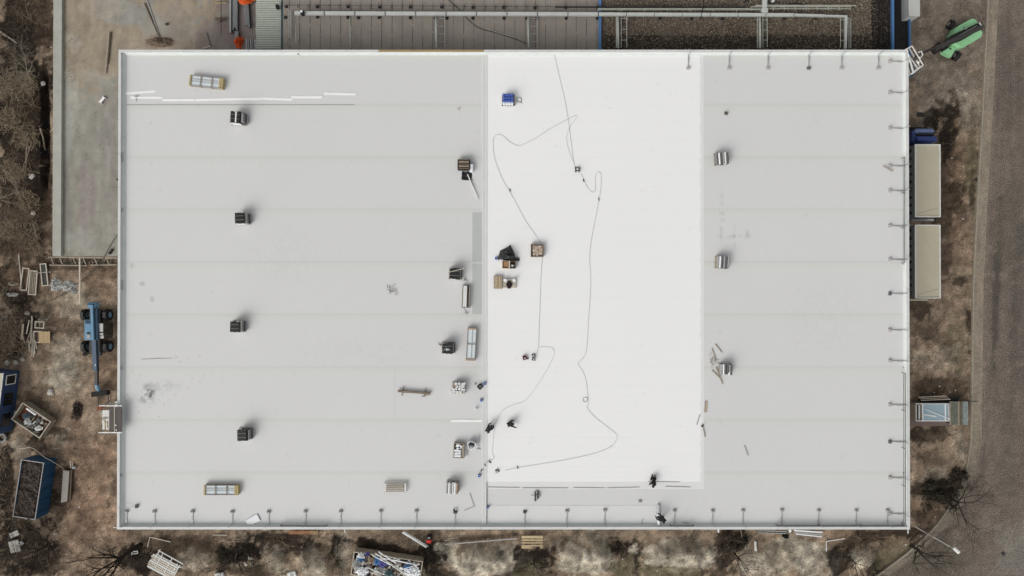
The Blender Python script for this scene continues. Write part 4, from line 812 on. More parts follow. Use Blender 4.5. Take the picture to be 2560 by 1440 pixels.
# fine gravel, moss and leaves on the gravel roof
def chips(name, n, region, zf, size, m, parent=None, off=None, kind='stuff', label=None, up=.02):
    xs, ys_ = region; k = rng.random((n, 2)); X = xs[0]+k[:, 0]*(xs[1]-xs[0]); Y = ys_[0]+k[:, 1]*(ys_[1]-ys_[0]); a = rng.random(n)*6.28; s_ = size[0]+rng.random(n)**2*(size[1]-size[0]); Z = zf(X, Y) if callable(zf) else np.full(n, zf)
    d = np.stack([np.cos(a), np.sin(a)], 1)*s_[:, None]; e = np.stack([-np.sin(a), np.cos(a)], 1)*s_[:, None]*(.25+.5*rng.random(n))[:, None]
    h = up+rng.random(n)*up*2
    V = np.zeros((n, 4, 3)); base = np.stack([X, Y], 1)
    V[:, 0, :2] = base-d-e; V[:, 1, :2] = base+d-e*.6; V[:, 2, :2] = base+e; V[:, 3, :2] = base
    V[:, :3, 2] = Z[:, None]-.01; V[:, 3, 2] = Z+h; V[:, 1, 2] += h*.5
    Fc = np.array([[0,1,3],[1,2,3],[2,0,3],[0,2,1]])[None]+np.arange(n)[:, None, None]*4
    me = bpy.data.meshes.new(name); me.vertices.add(n*4); me.vertices.foreach_set('co', V.astype(np.float32).ravel())
    Fr = Fc.reshape(-1, 3); me.loops.add(Fr.size); me.loops.foreach_set('vertex_index', Fr.ravel().astype(np.int32)); me.polygons.add(len(Fr)); me.polygons.foreach_set('loop_start', np.arange(0, Fr.size, 3, dtype=np.int32)); me.update(calc_edges=True)
    me.materials.append(m); o = bpy.data.objects.new(name, me); C.objects.link(o)
    if parent: o.parent = parent; o.location = off
    o['kind'] = kind
    if label: o['label'] = label
    return o
rg = ((NP(1507,0).x, NP(2195,0).x), (yN0+.1, NP(0,-30).y))
def keepy(frac): return None
chips('gravel', 15000, rg, NZ-.09, (.03, .12), mat('gravel_chip', (.30,.25,.19), .95, .5, 5), nb, nb_off)
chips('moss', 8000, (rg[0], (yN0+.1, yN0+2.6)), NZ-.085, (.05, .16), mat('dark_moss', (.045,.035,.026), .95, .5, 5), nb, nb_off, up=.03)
chips('moss', 2500, ((NP(2180,0).x, NP(2228,0).x), rg[1]), NZ-.085, (.05, .16), mat('black_moss', (.02,.018,.017), .95, .5, 5), nb, nb_off, up=.03)
# main pipe run and its parts
def pipe(pts, r, label, m='steel', name='pipe', n=10, group=None, z=.55, joints=0):
    q = [NP(a, b, z if len(pts[0]) == 2 else 0) for a, b in pts]; c = sum(q, Vector())/len(q); c.z = NZ
    t_ = thing(name, label, name.replace('_', ' '), c, 0, group); MB().tube([p_-c for p_ in q], r, n).build('tube', M[m] if isinstance(m, str) else m, t_, smooth=True)
    if joints:
        for i in range(1, joints):
            p_ = q[0]-c+(q[-1]-q[0])*(i/joints); d = (q[-1]-q[0]).normalized()*.05; MB().tube([p_-d, p_+d], r*1.12, n).build('joint', M['steel'], t_)
    return t_
m_duct = mat('duct_wrap', (.44,.455,.43), .6, .12, 1.5)
t_ = thing('duct', 'long pale insulated duct running the whole length of the roof', 'duct', NP(1430, 37)); c = t_.location
for (a, b, w_, n) in (((737,33.5),(1497,36),.34,10), ((1497,36),(1985,38),.30,7), ((1985,38),(2060,40),.22,1), ((2060,40),(2117,41.5),.16,1)):
    A, B = NP(*a, .6), NP(*b, .6)
    for i in range(n):
        p_, q_ = A+(B-A)*(i/n), A+(B-A)*((i+1)/n-.003); MB().beam(p_-c, q_-c, w_, .26).build('duct_section', m_duct, t_)
        MB().beam(q_-c-Vector((.06,0,0)), q_-c, w_+.05, .3).build('flange', M['steel'], t_)
A, B = NP(2115, 41.5, .6), NP(2113, 122, .6); MB().beam(A-c, B-c, .22, .22).build('duct_section', m_duct, t_)
t_ = thing('duct_hood', 'black box with a white cap on the left end of the duct', 'roof box', NP(757, 34, .75)); MB().box((0,0,.1), (.32,.42,.4), ch=.03).build('hood_body', M['rubber'], t_); MB().box((-.04,.08,.32), (.18,.2,.06)).build('cap', M['white'], t_)
t_ = thing('duct', 'wide upright-looking duct branch near the top right of the pipe field', 'duct', NP(1906, 10)); MB().box((0,.3,.6), (.42,1.9,.4), ch=.05).box((0,-.9,.6), (.62,.5,.42), ch=.08).build('duct_section', m_duct, t_); MB().box((0,.15,.65), (.5,.12,.44)).build('flange', M['steel'], t_)
for px, r, l in ((875,.045,'thin vertical pipe, first from the left across the panel roof'),(1090,.09,'thick vertical pipe, second across the panel roof'),(1320.5,.09,'thick vertical pipe, third across the panel roof'),(1545,.10,'thick vertical pipe just right of the blue parapet'),(1900,.10,'thick vertical pipe under the wide duct branch')):
    pipe([(px, 42), (px+1, 121)], r, l, 'sheet', 'vertical_pipe', 10, 'vertical pipes reaching the warehouse')
for pxs, l in (((737.5, 732), 'thin pale vertical pipe at the left end of the duct'),):
    pipe([(737, 42), (741, 120)], .03, l, 'steel', 'vertical_pipe', 6, 'vertical pipes reaching the warehouse')
def ladder(px0, px1, y0, y1, label, m='steel', rungs=4):
    c = NP((px0+px1)/2, (y0+y1)/2); t_ = thing('cable_ladder', label, 'cable tray', c, 0, 'cable ladders on the neighbouring roof')
    A, B = NP(px0, y0, .3)-c, NP(px1, y1, .3)-c
    for x in (A.x, B.x): MB().beam((x, A.y, .3), (x, B.y, .3), .055, .06).build('side_rail', M[m], t_)
    for i in range(rungs):
        y = A.y+(B.y-A.y)*(i+.3)/rungs; MB().beam((A.x, y, .3), (B.x, y, .3), .05, .04).build('rung', M[m], t_)
ladder(1095, 1112, 40, 118, 'thin cable ladder right of the second thick pipe', 'grey'); ladder(1324, 1343, 40, 118, 'thin cable ladder right of the third thick pipe', 'grey'); ladder(723, 727, 25, 95, 'narrow cable ladder at the left end of the panel roof', 'grey', 3)
ladder(1553, 1567, 38, 119, 'pale cable ladder right of the blue parapet', 'sheet', 3); ladder(1540.5, 1541.8, 38, 119, 'narrow cable ladder touching the blue parapet pipe', 'sheet', 2)
ladder(1893, 1897.5, 42, 120, 'narrow cable ladder left of the pipe under the duct branch', 'sheet', 3); ladder(1907, 1918, 42, 118, 'wide cable ladder right of the pipe under the duct branch', 'sheet', 3)
ladder(2101, 2111, 42, 119, 'cable ladder left of the duct end', 'sheet', 3); ladder(2122, 2127, 44, 121, 'narrow cable ladder right of the duct end', 'sheet', 1)
def tray(x0, x1, y0, y1, label, step=26, m='sheet', w_=.05, z=.5):
    c = NP((x0+x1)/2, (y0+y1)/2); t_ = thing('cable_tray', label, 'cable tray', c, 0, 'cable trays parallel to the duct')
    for y in (y0, y1):
        A, B = NP(x0, y, z)-c, NP(x1, y, z)-c; MB().beam((A.x, A.y, z), (B.x, B.y, z), w_, .05).build('side_rail', M[m], t_)
    n = max(2, int((x1-x0)/step))
    for i in range(n+1):
        x = x0+(x1-x0)*i/n; A, B = NP(x, y0-1, z)-c, NP(x, y1+4, z)-c; MB().beam((A.x, A.y, z-.03), (B.x, B.y, z-.03), .04, .04).build('bracket', M[m], t_)
tray(1495, 1900, 21.5, 24.5, 'pale double cable tray above the duct on the gravel roof', 52); tray(1878, 2126, 17, 22, 'wider cable tray at the upper right of the gravel roof', 26); 
tray(1890, 2140, 13, 14.5, 'thin upper cable tray at the upper right of the gravel roof', 60, w_=.035)
t_ = pipe([(710,13),(1390,17)], .022, 'thin dark pipe on little posts along the panel roof', 'iron', z=.3)
c = t_.location
for i, px in enumerate(range(745, 1390, 26)):
    q = NP(px, 14+(px-745)*.004)-c; MB().beam((q.x, q.y+.12, .1), (q.x+random.uniform(-.05,.05), q.y-.3, .1), .035, .04).build('post', M['iron'], t_)
A, B = NP(1388, 17.5, .55), NP(1862, 18.5, .55); c = (A+B)/2; t_ = thing('cable_duct', 'thick black cable trunk above the duct, right half', 'cable trunk', (c.x, c.y, NZ)); MB().beam(A-c+Vector((0,0,.55)), B-c+Vector((0,0,.55)), .12, .1).build('trunk', M['rubber'], t_)
for px in (1391, 1443, 1495, 1547, 1700, 1800): q = NP(px, 18)-c; MB().beam((q.x, q.y, .5), (q.x, q.y-.32, .5), .05, .06).build('drop', M['iron'], t_)
q = NP(1755, 20); tag(MB().tube([(0,.9,.7),(-.05,0,.7),(-.35,-1.4,.7)], .05, 6).build('cable_bundle', M['rubber'], None, q), 'dark slanting cable bundle crossing the duct at the right', 'cable')
for x, y, w_, h in ((1700, -4, 6, 2), (1866, 8, 12, 16), (1990, 12, 40, 3)): tag(MB().tube([(-w_*MR/2,0,.1),(0,h*MR/2,.12),(w_*MR/2,0,.1)], .06, 6).build('cable_bundle', M['rubber'], None, NP(x, y, -.1)), {1700:'dark cable piece at the top edge above the gravel', 1866:'dark cable knot left of the wide duct branch', 1990:'dark curved cable above the upper right cable tray'}[x], 'cable')
tag(MB().box((0,0,.1), (.3,.22,.12), rz=.5).build('white_box', M['film'], None, NP(1931, 4, -.1)), 'small white box right of the wide duct branch', 'box')
# rubber feet under the pipes
feet = [(716,17),(793,17),(870,17),(949,18),(1026,18),(1104,18),(1182,19),(1259,19),(1337,20),(1414,19),(1494,19)]+[(714,44),(794,43),(870,44),(896,45),(948,44),(1026,45),(1089,46),(1117,46),(1182,46),(1260,46),(1317,46),(1341,46),(1415,46),(1493,46)]+[(1650,46),(1729,47),(1805,47),(1960,46),(2038,46)]
f0 = None
for i, (px, py) in enumerate(feet):
    q = NP(px, py, -.1 if px > 1500 else 0); lab = ORD[i]+' black rubber foot from the left under the thin upper pipe' if i < 11 else (ORD[i-11]+' black rubber foot from the left under the long duct' if i < 25 else ORD[i-25]+' black foot under the duct on the gravel roof')
    if f0 is None:
        f0 = thing('pipe_block', lab, 'pipe block', q, 0, 'black rubber feet under the roof pipes'); MB().box((0,0,.07), (.27,.27,.13), ch=.03).build('base', M['rubber'], f0); MB().beam((-.05,.0,.1), (-.10,.32,.32), .03, .04).build('bracket', M['iron'], f0)
    else: dup(f0, q, R(random.uniform(-6, 6)), lab)
t_ = thing('roof_box', 'black box at the end of the ribbed sheet stack', 'box', P(695, 19, 4.2)); MB().box((0,0,.15), (.3,.42,.3), rz=.2, ch=.04).build('box_body', M['rubber'], t_); MB().cyl((0,.2,.25), .06, .2, 8).build('spout', M['iron'], t_)
cb = [(1115,-6),(1128,6),(1146,22),(1166,45),(1185,62),(1206,73),(1240,82),(1290,98),(1318,110)]
tag(MB().tube(spline([NP(a, b, .06) for a, b in cb], 5), .03, 6).build('cable', M['iron'], None), 'dark cable running diagonally across the panel roof', 'cable')
tag(MB().tube(spline([NP(a, b, .06) for a, b in [(1206,73),(1216,70),(1240,80),(1260,86),(1290,94)]], 5), .03, 6).build('cable', M['weight'], None), 'pale cable beside the dark diagonal one on the panel roof', 'cable')
# ribbed sheet stack with dark teal strip
a, b = P(641, 122, 4), P(703, -80, 4); t_ = thing('sheet_canopy', 'canopy of pale ribbed metal sheets at the top, left of the panel roof', 'canopy', ((a.x+b.x)/2, (a.y+b.y)/2, 0)); c = t_.location; W_ = b.x-a.x
n = 36; L_ = (b.y-a.y)/n
for i in range(n):
    y = a.y+L_*(i+.5)-c.y; dx = random.uniform(-.05, .05); o = MB().prism([(-W_/2+dx,y-L_*.38),(-W_/2-.1+dx,y),(-W_/2+dx,y+L_*.38),(W_/2,y+L_*.38),(W_/2,y-L_*.38)], 3.9, 4.02).build('ribbed_sheet', M['sheet'], t_)
    if i % 7 == 3: o['label'] = 'ribbed sheet with a raised lap'; o.rotation_euler.z = random.uniform(-.004, .004)
MB().box((0, 0, 3.82), (W_-.1, b.y-a.y, .1)).build('deck', M['dgrey'], t_); MB().box((W_/2+.13, 0, 3.75), (.2, b.y-a.y, .4)).build('fascia', M['teal'], t_)
for x in (-1.1, 1.1):
    for y in (-3.6, 0, 3.3): MB().box((x, y, 1.9), (.12,.12,3.7)).build('post', M['steel'], t_)

# ================================================================ ON THE YARD SLAB
def SP_(px, py, dz=0.0): return P(px, py, SZ+dz)
def bundle(x0, y0, x1, y1, n, w_, label, m, h=.35):
    A, B = SP_(x0, y0, h), SP_(x1, y1, h); c = (A+B)/2; t_ = thing('profile_bundle', label, 'metal profiles', (c.x, c.y, SZ), 0, 'bundles of metal profiles on the yard'); d = (B-A).normalized(); s = Vector((-d.y, d.x, 0))
    for i in range(n):
        o = s*(i-(n-1)/2)*w_/n
        A_, B_ = A-c+o, B-c+o+d*random.uniform(-.15, .15); A_.z = B_.z = h; MB().beam(A_, B_, w_/n*.62, .12).build('profile', M[m], t_)
        MB().beam(A_-Vector((0,0,.18)), B_-Vector((0,0,.18)), w_/n*.8, .16).build('profile', M['dgrey'], t_)
    for k_ in (.2, .8):
        p_ = A-c+(B-A)*k_; MB().beam((p_+s*w_*.6)[:2]+(.06,), (p_-s*w_*.6)[:2]+(.06,), .1, .12).build('bearer', M['dwood'], t_)
bundle(576, -60, 576, 85, 1, .3, 'single thick grey profile, leftmost of the metal at the top', 'grey'); bundle(588, -60, 588, 72, 4, .52, 'wide bundle of silver profiles left of the other at the top', 'silver'); bundle(611, -60, 619, 66, 4, .5, 'bundle of silver profiles slanting, right one at the top', 'silver')
bundle(592, 78, 592, 100, 3, .4, 'short profiles sticking out above the orange sheet', 'silver')
for i, px in enumerate((616, 621, 627, 632, 637)): plank((px, 97), (px+1, 124), .09, 'silver' if i % 2 else 'steel', ORD[i]+' short upright profile from the left beside the orange sheet', SZ+.3, .1, 'short_profile', 'short profiles beside the orange sheet')
def crumple(cx, cy, rx, ry, h, m, label, name='plastic_sheet', zbase=None, seed=0, base=None, cat='plastic sheet'):
    r = random.Random(seed); q = base if base is not None else SP_(cx, cy); n, K = 22, 7; sx, sy = rx*MG, ry*MG; vs = [(0,0,h)]
    prof = [1+r.uniform(-.25, .25) for _ in range(n)]
    for k in range(1, K+1):
        for i in range(n):
            s_ = k/K*(prof[i] if k == K else 1+(prof[i]-1)*k/K); a = 6.283*i/n; vs.append((math.cos(a)*sx*s_, math.sin(a)*sy*s_, max(.02, h*(1-(k/K)**2)+r.uniform(-.35, .35)*h)) if k < K else (math.cos(a)*sx*s_, math.sin(a)*sy*s_, .01))
    mb = MB().add(vs, [(0, 1+i, 1+(i+1) % n) for i in range(n)]+[(1+(k-1)*n+i, 1+k*n+i, 1+k*n+(i+1) % n, 1+(k-1)*n+(i+1) % n) for k in range(1, K) for i in range(n)]+[tuple(1+(K-1)*n+i for i in range(n))[::-1]])
    return tag(mb.build(name, M[m] if isinstance(m, str) else m, None, q), label, cat)
crumple(598, 105, 12, 16, .5, 'orange', 'crumpled orange sheet at the lower end of the profile bundles', seed=1); crumple(616, 1, 22, 9, .4, 'orange', 'orange sheet at the top edge over the profile bundles', seed=2, base=SP_(616, 1, .55))
def beamthing(a, b, w_, th, m, label, z, name='beam', cat='beam'):
    A, B = P(*a, z), P(*b, z); c = (A+B)/2; return tag(MB().beam(A-c, B-c, w_, th).build(name, M[m], None, c), label, cat)
beamthing((273,80),(264,183), .16, .12, 'owood', 'long timber board lying on the slab near the top left, left of its shadow strip', SZ+.08, 'board', 'board'); beamthing((278,80),(270,160), .06, .14, 'dwood', 'thin dark strip added as the shadow of the long timber board', SZ+.09, 'board', 'board')  # second piece is no board: solid strip for the first one's shadow
beamthing((361,8),(405,108), .09, .12, 'dwood', 'dark bar slanting down to the soil heap at the top', SZ+.08); beamthing((367,0),(404,104), .08, .06, 'weight', 'pale bar lying beside the dark slanting bar at the top', SZ+.05)
crumple(403, 105, 34, 12, .35, 'soil', 'brown heap of soil against the warehouse at the top', 'soil_heap', seed=3, cat='soil heap')
beamthing((517,82),(527,116), .06, .06, 'dgrey', 'thin dark rod near the warehouse wall, left of the orange sheet', SZ+.06, 'rod', 'rod'); beamthing((508,121),(527,115), .1, .06, 'pwood', 'short pale board at the warehouse wall left of the orange sheet', SZ+.06, 'board', 'board')
t_ = tag(MB().box((0,0,.1), (.28,.2,.18), rz=.2, ch=.02).build('brick_block', M['iron'], None, SP_(418, 61)), 'small dark block lying alone in the middle of the upper yard', 'block')
t_ = thing('bench_frame', 'small white bench-like frame lying askew on the slab', 'frame', SP_(258, 251), R(52)); MB().box((0,0,.2), (.62,.24,.06)).build('top', M['white'], t_)
for e in (-1, 1): MB().box((e*.33,0,.12), (.05,.42,.24)).build('end_foot', M['white'], t_)
t_ = thing('trestle', 'timber trestle with crossed feet at the top, left of the metal profiles', 'trestle', SP_(557, 25)); MB().beam((0,1.2,.4), (0,-2.8,.4), .05, .05).build('bar', M['iron'], t_)
for y in (.9,.55,-1.0,-1.15): MB().beam((-.65,y,.35), (.5,y+.05,.35), .09, .08).build('cross_foot', M['yel' if y > .5 else 'dwood'], t_)
mb = MB(); [mb.beam((random.gauss(0,.1),-1.3+random.gauss(0,.1),.4), (random.gauss(0,.3),-1.3+random.gauss(0,.3),.4), .03, .03) for _ in range(9)]; mb.build('twine', M['iron'], t_)
debris(169, 192, 60, .8, 'pale gravel-like debris at the kerb of the upper yard', 'pwood').location = SP_(169, 192); debris(186, 100, 30, .9, 'thin scattered debris on the upper yard', 'pwood').location = SP_(182, 100)
t_ = thing('brick_block', 'black slanting block at the lower corner of the slab', 'block', SP_(279, 629), R(-35)); MB().box((0,0,.12), (.2,.62,.2), ch=.02).build('block_body', M['rubber'], t_); MB().box((0,.1,.23), (.12,.1,.03)).build('lug', M['iron'], t_)
tag(MB().tube(spline([P(a, b, z) for a, b, z in ((295,585,1.2),(280,606,1.0),(262,640,1.0),(250,660,.5),(215,693,.15),(185,715,.15),(170,730,.15),(140,745,.1),(95,765,.1))], 5), .03, 6).build('cable', M['iron'], None), 'dark cable running from the warehouse over the slab edge to the left', 'cable')
t_ = thing('wall_hook', 'small black hook at the left edge of the roof', 'hook', P(293, 449, ROOF+.3)); MB().box((0,0,0), (.1,.16,.1)).build('hook_plate', M['rubber'], t_); MB().beam((-.05,.1,0), (.1,.1,0), .05, .05).build('hook_tip', M['iron'], t_)
# formwork at the end of the slab
for i, (a, b, l) in enumerate((((121,643),(293,645),'long pale timber along the lower end of the slab'), ((124,663),(219,664),'lower formwork timber, left piece'), ((228,663),(293,662),'lower formwork timber, right piece'))): beamthing(a, b, .12, .12, 'owood', l, .75 if i == 0 else .2, 'formwork_timber', 'timber')
for i, px in enumerate((128,150,183,208,236,266)): 
    A, B = P(px, 645, .7), P(px+7, 661, .15); c = (A+B)/2; tag(MB().beam(A-c, B-c, .07, .07).build('strut', M['owood'], None, c), ORD[i]+' slanting strut from the left under the slab formwork', 'strut', 'struts of the slab formwork')
beamthing((199.5,645),(200,759), .14, .1, 'pwood', 'long straight timber running down from the slab formwork', .5, 'timber', 'timber')
chips('rubble', 300, ((G(135,0).x, G(285,0).x), (G(0,664).y, G(0,650).y)), gh, (.04,.15), mat('rubble', (.33,.30,.25), .9, .3, 5), label='small rubble under the slab formwork', up=.08)

# ================================================================ LEFT YARD
def GP(px, py, dz=0.0): return G(px, py, dz)
def heap(items, label, grp, z=.12):
    for i, (a, b, w_, m) in enumerate(items):
        A, B = GP(*a, z+.05*i*.4), GP(*b, z+.05*i*.4); c = (A+B)/2; tag(MB().beam(A-c, B-c, w_, .05).build('loose_timber', M[m], None, c), label, 'timber', grp)
heap([((48,634),(56,728),.09,'pwood'),((98,682),(128,680),.06,'pwood')], 'pale timber lying in the brush beside the framed panels at the left', 'timbers by the framed panels')
def frame_panel(px, py, w_, l, rz, label, m='pwood', inner=3, board=None):
    q = GP(px, py, .12); t_ = thing('framed_panel', label, 'panel', q, R(rz), 'framed panels left on the ground')
    for e in (-1, 1): MB().box((e*w_/2,0,.08), (.1,l,.1)).build('side_board', M[m], t_)
    for e in (-1, 1): MB().box((0,e*(l/2-.05),.085), (w_-.1,.1,.1)).build('end_board', M[m], t_)
    for i in range(inner): MB().box((-w_/2+w_*(i+1)/(inner+1),0,.07), (.05,l-.2,.06)).build('slat', M['owood'], t_)
    if board: MB().box((0,0,.02), (w_-.08,l-.08,.04)).build('board', M[board], t_)
    return t_
frame_panel(65, 698, .65, 2.4, -7, 'leftmost open framed panel with torn wrap beside the pale timbers', inner=0); frame_panel(85, 707, .75, 2.6, -4, 'widest slatted panel, middle one of the framed panels', inner=3, board='owood'); frame_panel(113, 687, .6, 2.4, 6, 'dark glazed framed panel, right one of the framed panels', inner=0, board='iron')
crumple(30, 710, 14, 5, .3, 'offwhite', 'torn whitish sack at the left edge below the framed panels', seed=5, base=GP(30, 737), cat='sack'); crumple(33, 711, 12, 6, .3, 'owood', 'weathered bag beside the leftmost framed panel', seed=6, base=GP(33, 709), cat='sack')
for i, (px, py, rx, ry, l) in enumerate(((138,712,15,17,'left grey tarpaulin piece on the ground'),(172,716,22,14,'largest grey tarpaulin piece with a peak, on the ground'),(186,727,8,9,'small grey tarpaulin piece at the right of the torn tarpaulins'))): crumple(px, py, rx, ry, .25, 'tarp', l, 'tarpaulin', seed=20+i, base=GP(px, py), cat='tarpaulin')
lp = [((82,790),(76,870),.08),((80,800),(84,880),.09),((84,795),(79,860),.07),((76,800),(69,835),.09),((79,830),(68,857),.08),((87,830),(90,885),.09),((74,850),(78,880),.07),((85,860),(88,892),.08),((62,810),(58,848),.2),((62,840),(67,860),.08),((92,850),(97,872),.07),((86,845),(84,890),.06)]
heap([(a, b, w_, random.choice(('pwood','owood','pwood'))) for a, b, w_ in lp], 'loose pale timber in the heap left of the plywood board', 'loose timbers heaped left of the plywood board')
t_ = thing('plywood_board', 'square new plywood board beside the timber heap', 'board', GP(114.5, 843, .25), R(1)); MB().box((0,0,0), (1.18,1.22,.04)).box((-.1,0,.022), (.02,1.2,.012)).box((.3,0,.022), (.02,1.2,.012)).build('board', M['wood'], t_); MB().box((-.3,0,-.1), (.1,1.1,.12)).box((.4,0,-.1), (.1,1.1,.12)).build('bearer', M['owood'], t_)
frame_panel(102, 812, .9, .75, -4, 'small pale window-like frame above the plywood board', inner=1); frame_panel(98, 842, .9, 1.25, 0, 'pale frame half under the plywood board', inner=1)
crumple(107, 797, 12, 8, .4, 'owood', 'brown sacking above the small window-like frame', seed=9, base=GP(107, 797), cat='sack'); crumple(68, 783, 6, 5, .3, 'stone', 'pale sack at the top of the timber heap', seed=10, base=GP(68, 783), cat='sack')
for i, (px, py, r, l) in enumerate(((20,908,7,'white stone block above the blue site cabin, left one'),(40,906,7,'white stone block above the blue site cabin, right one'),(57,898,6,'long pale stone block right of the white ones'),(83,533,6,'white stone alone in the brush at the left'),(80,440,8,'pale lump of concrete with wires in the left brush'),(105,208,6,'pale boulder beside the retaining wall at the upper left'),(128,980,9,'square pale slab fragment on the ground right of the cabin'),(30,1030,5,'white bag hanging at the right side of the blue cabin'))):
    px += 8 if i == 7 else 0
    tag(MB().rock((0,0,.1), r*MG, random.Random(i), .5, 2).build('stone', M['stone'], None, GP(px, py)), l, 'stone' if i != 7 else 'bag')
# hollow pipe lumps
crumple(192, 1026, 13, 21, .35, mat('dark_soil', (.05,.036,.028), .95, .5, 2, bump=.8), 'dark mound of wet soil in the middle of the left yard', 'soil_heap', seed=11, base=GP(192, 1026), cat='soil heap')

# telehandler, light blue, with its long boom pointing down
t_ = thing('telehandler', 'light blue telehandler parked beside the warehouse with lowered boom', 'telehandler', P(241, 826, 0)); c = t_.location
def LP(px, py, z): return P(px, py, z)-c
def LB(mb, a, b, z, w_, h): return mb.beam(LP(*a, z), LP(*b, z), w_, h)
a, b = LP(214, 785, .6), LP(270, 870, .6); cx_, cy_ = (a.x+b.x)/2, (a.y+b.y)/2
MB().box((cx_, cy_, .75), (1.2, 4.6, .5), ch=.1).box((cx_, a.y, .6), (2.0,.35,.3)).box((cx_, b.y, .6), (2.0,.35,.3)).build('chassis', M['iron'], t_)
for px, py in ((214,787),(270,787),(215,866),(271,866)):
    q = LP(px, py, .6); tr = MB().cyl((q.x, q.y, .6), .6, .42, 22, 'X').build('tyre', M['rubber'], t_, smooth=False); MB().cyl((q.x, q.y, .6), .3, .46, 14, 'X').build('rim', M['lblue'], tr)
    MB().box((q.x, q.y, 1.28), (.34, .6, .04), ch=.02).build('mudguard', M['iron'], t_)
a, b = LP(209, 799, 2.0), LP(231, 850, 2.0); MB().box(((a.x+b.x)/2, (a.y+b.y)/2, 1.35), (b.x-a.x, a.y-b.y, 1.25), ch=.12).build('engine_cover', M['lblue'], t_)
cx_, cy_ = (a.x+b.x)/2, (a.y+b.y)/2
MB().box((cx_, cy_+.78, 1.98), (.6,.3,.05)).build('grille', M['navy'], t_); MB().box((cx_+.05, cy_-.35, 1.98), (.34,.16,.06)).build('vent', M['rubber'], t_); MB().box((cx_+.05, cy_-.68, 1.985), (.4,.35,.04)).build('panel', M['weight'], t_)
a, b = LP(234, 807, 2.7), LP(257, 848, 2.7); cx_, cy_ = (a.x+b.x)/2, (a.y+b.y)/2
cb_ = MB().box((cx_, cy_, 1.75), (b.x-a.x-.05, a.y-b.y-.1, 1.75), ch=.1).build('cab', M['glass'], t_)
MB().box((cx_, cy_+.35, 2.68), (.95, .85, .1), ch=.04).box((cx_, cy_-.3, 2.66), (.95, .2, .1)).box((cx_, cy_-.62, 2.6), (.98, .3, .1)).build('cab_roof', M['offwhite'], cb_); MB().box((cx_, cy_-.12, 2.72), (.85, .05, .04)).build('roof_bar', M['dgrey'], cb_)
mb = MB(); LB(mb, (232,762), (235,850), 2.9, .24, .5); mb.build('boom_base', M['lblue'], t_)
mb = MB(); LB(mb, (241,772), (243,850), 2.75, .38, .4); mb.build('boom_cylinder', M['navy'], t_)
a = LP(233, 763, 2.6); MB().box((a.x, a.y, 2.6), (.85,.6,.7), ch=.1).build('boom_head', M['lblue'], t_); MB().box((a.x, a.y+.1, 2.97), (.7,.12,.06)).build('pin', M['navy'], t_)
mb = MB(); mb.beam(LP(237,845,2.8), LP(240,925,1.9), .42, .42); mb.build('boom_section', M['navy'], t_); mb = MB(); mb.beam(LP(242,910,1.9), LP(242,962,1.35), .28, .3); mb.build('boom_section', M['iron'], t_)
mb = MB(); mb.beam(LP(236,875,2.55), LP(239,915,2.2), .06, .1); mb.build('hose', M['offwhite'], t_)
mb = MB(); mb.tube([LP(241,956,1.3), LP(243,968,1.1), LP(249,979,.6)], [.2,.2,.14], 10); mb.build('boom_tip', M['lblue'], t_)
mb = MB(); LB(mb, (232,986), (271,981), .6, .5, .6); mb.build('fork_carriage', M['rubber'], t_)
for px in (246, 271): mb = MB(); LB(mb, (px,985), (px,1012), .12, .1, .06); mb.build('fork', M['iron'], t_)
mb = MB(); LB(mb, (209,884), (262,880), .5, .16, .2); mb.build('stabiliser', M['rubber'], t_); a = LP(211, 885, .2); MB().cyl((a.x, a.y, .15), .2, .2, 12).build('stabiliser_foot', M['rubber'], t_)
a = LP(250, 882, .6); MB().box((a.x, a.y, .7), (.4,.5,.3)).build('front_frame', M['navy'], t_)

# blue site cabin at the left edge
t_ = thing('site_cabin', 'dark blue site cabin with framed windows at the left edge', 'site cabin', P(37, 996, 0), R(-6.6)); 
MB().box((-1.6, -.2, 1.15), (3.6, 6.4, 2.2), ch=.04).build('cabin_wall', M['blue'] if False else mat('cabin_blue', (.035,.065,.145), .6, .2, 2), t_)
MB().box((-1.65, -.2, 2.3), (3.5, 6.3, .1)).build('cabin_roof', M['beige'], t_); MB().box((.17, -.2, 2.33), (.08, 6.4, .08)).build('roof_rim', M['offwhite'], t_)
for y, l, fr in ((2.2, .85, 1), (.15, 1.2, 0), (-2.0, 1.2, 0)):
    w_ = MB().box((.22, y, 1.25), (.05, l+.1, 1.25)).build('window', M['glass'], t_)
    if fr: MB().box((.25, y+l/2+.05, 1.25), (.06,.09,1.4)).box((.25, y-l/2-.05, 1.25), (.06,.09,1.4)).box((.25, y, 1.91), (.06,l+.01,.09)).box((.25, y, .6), (.06,l+.01,.09)).build('frame', M['white'], w_)
    else: MB().box((.255, y, 1.25), (.03, .04, 1.2)).build('frame', M['navy'], w_)
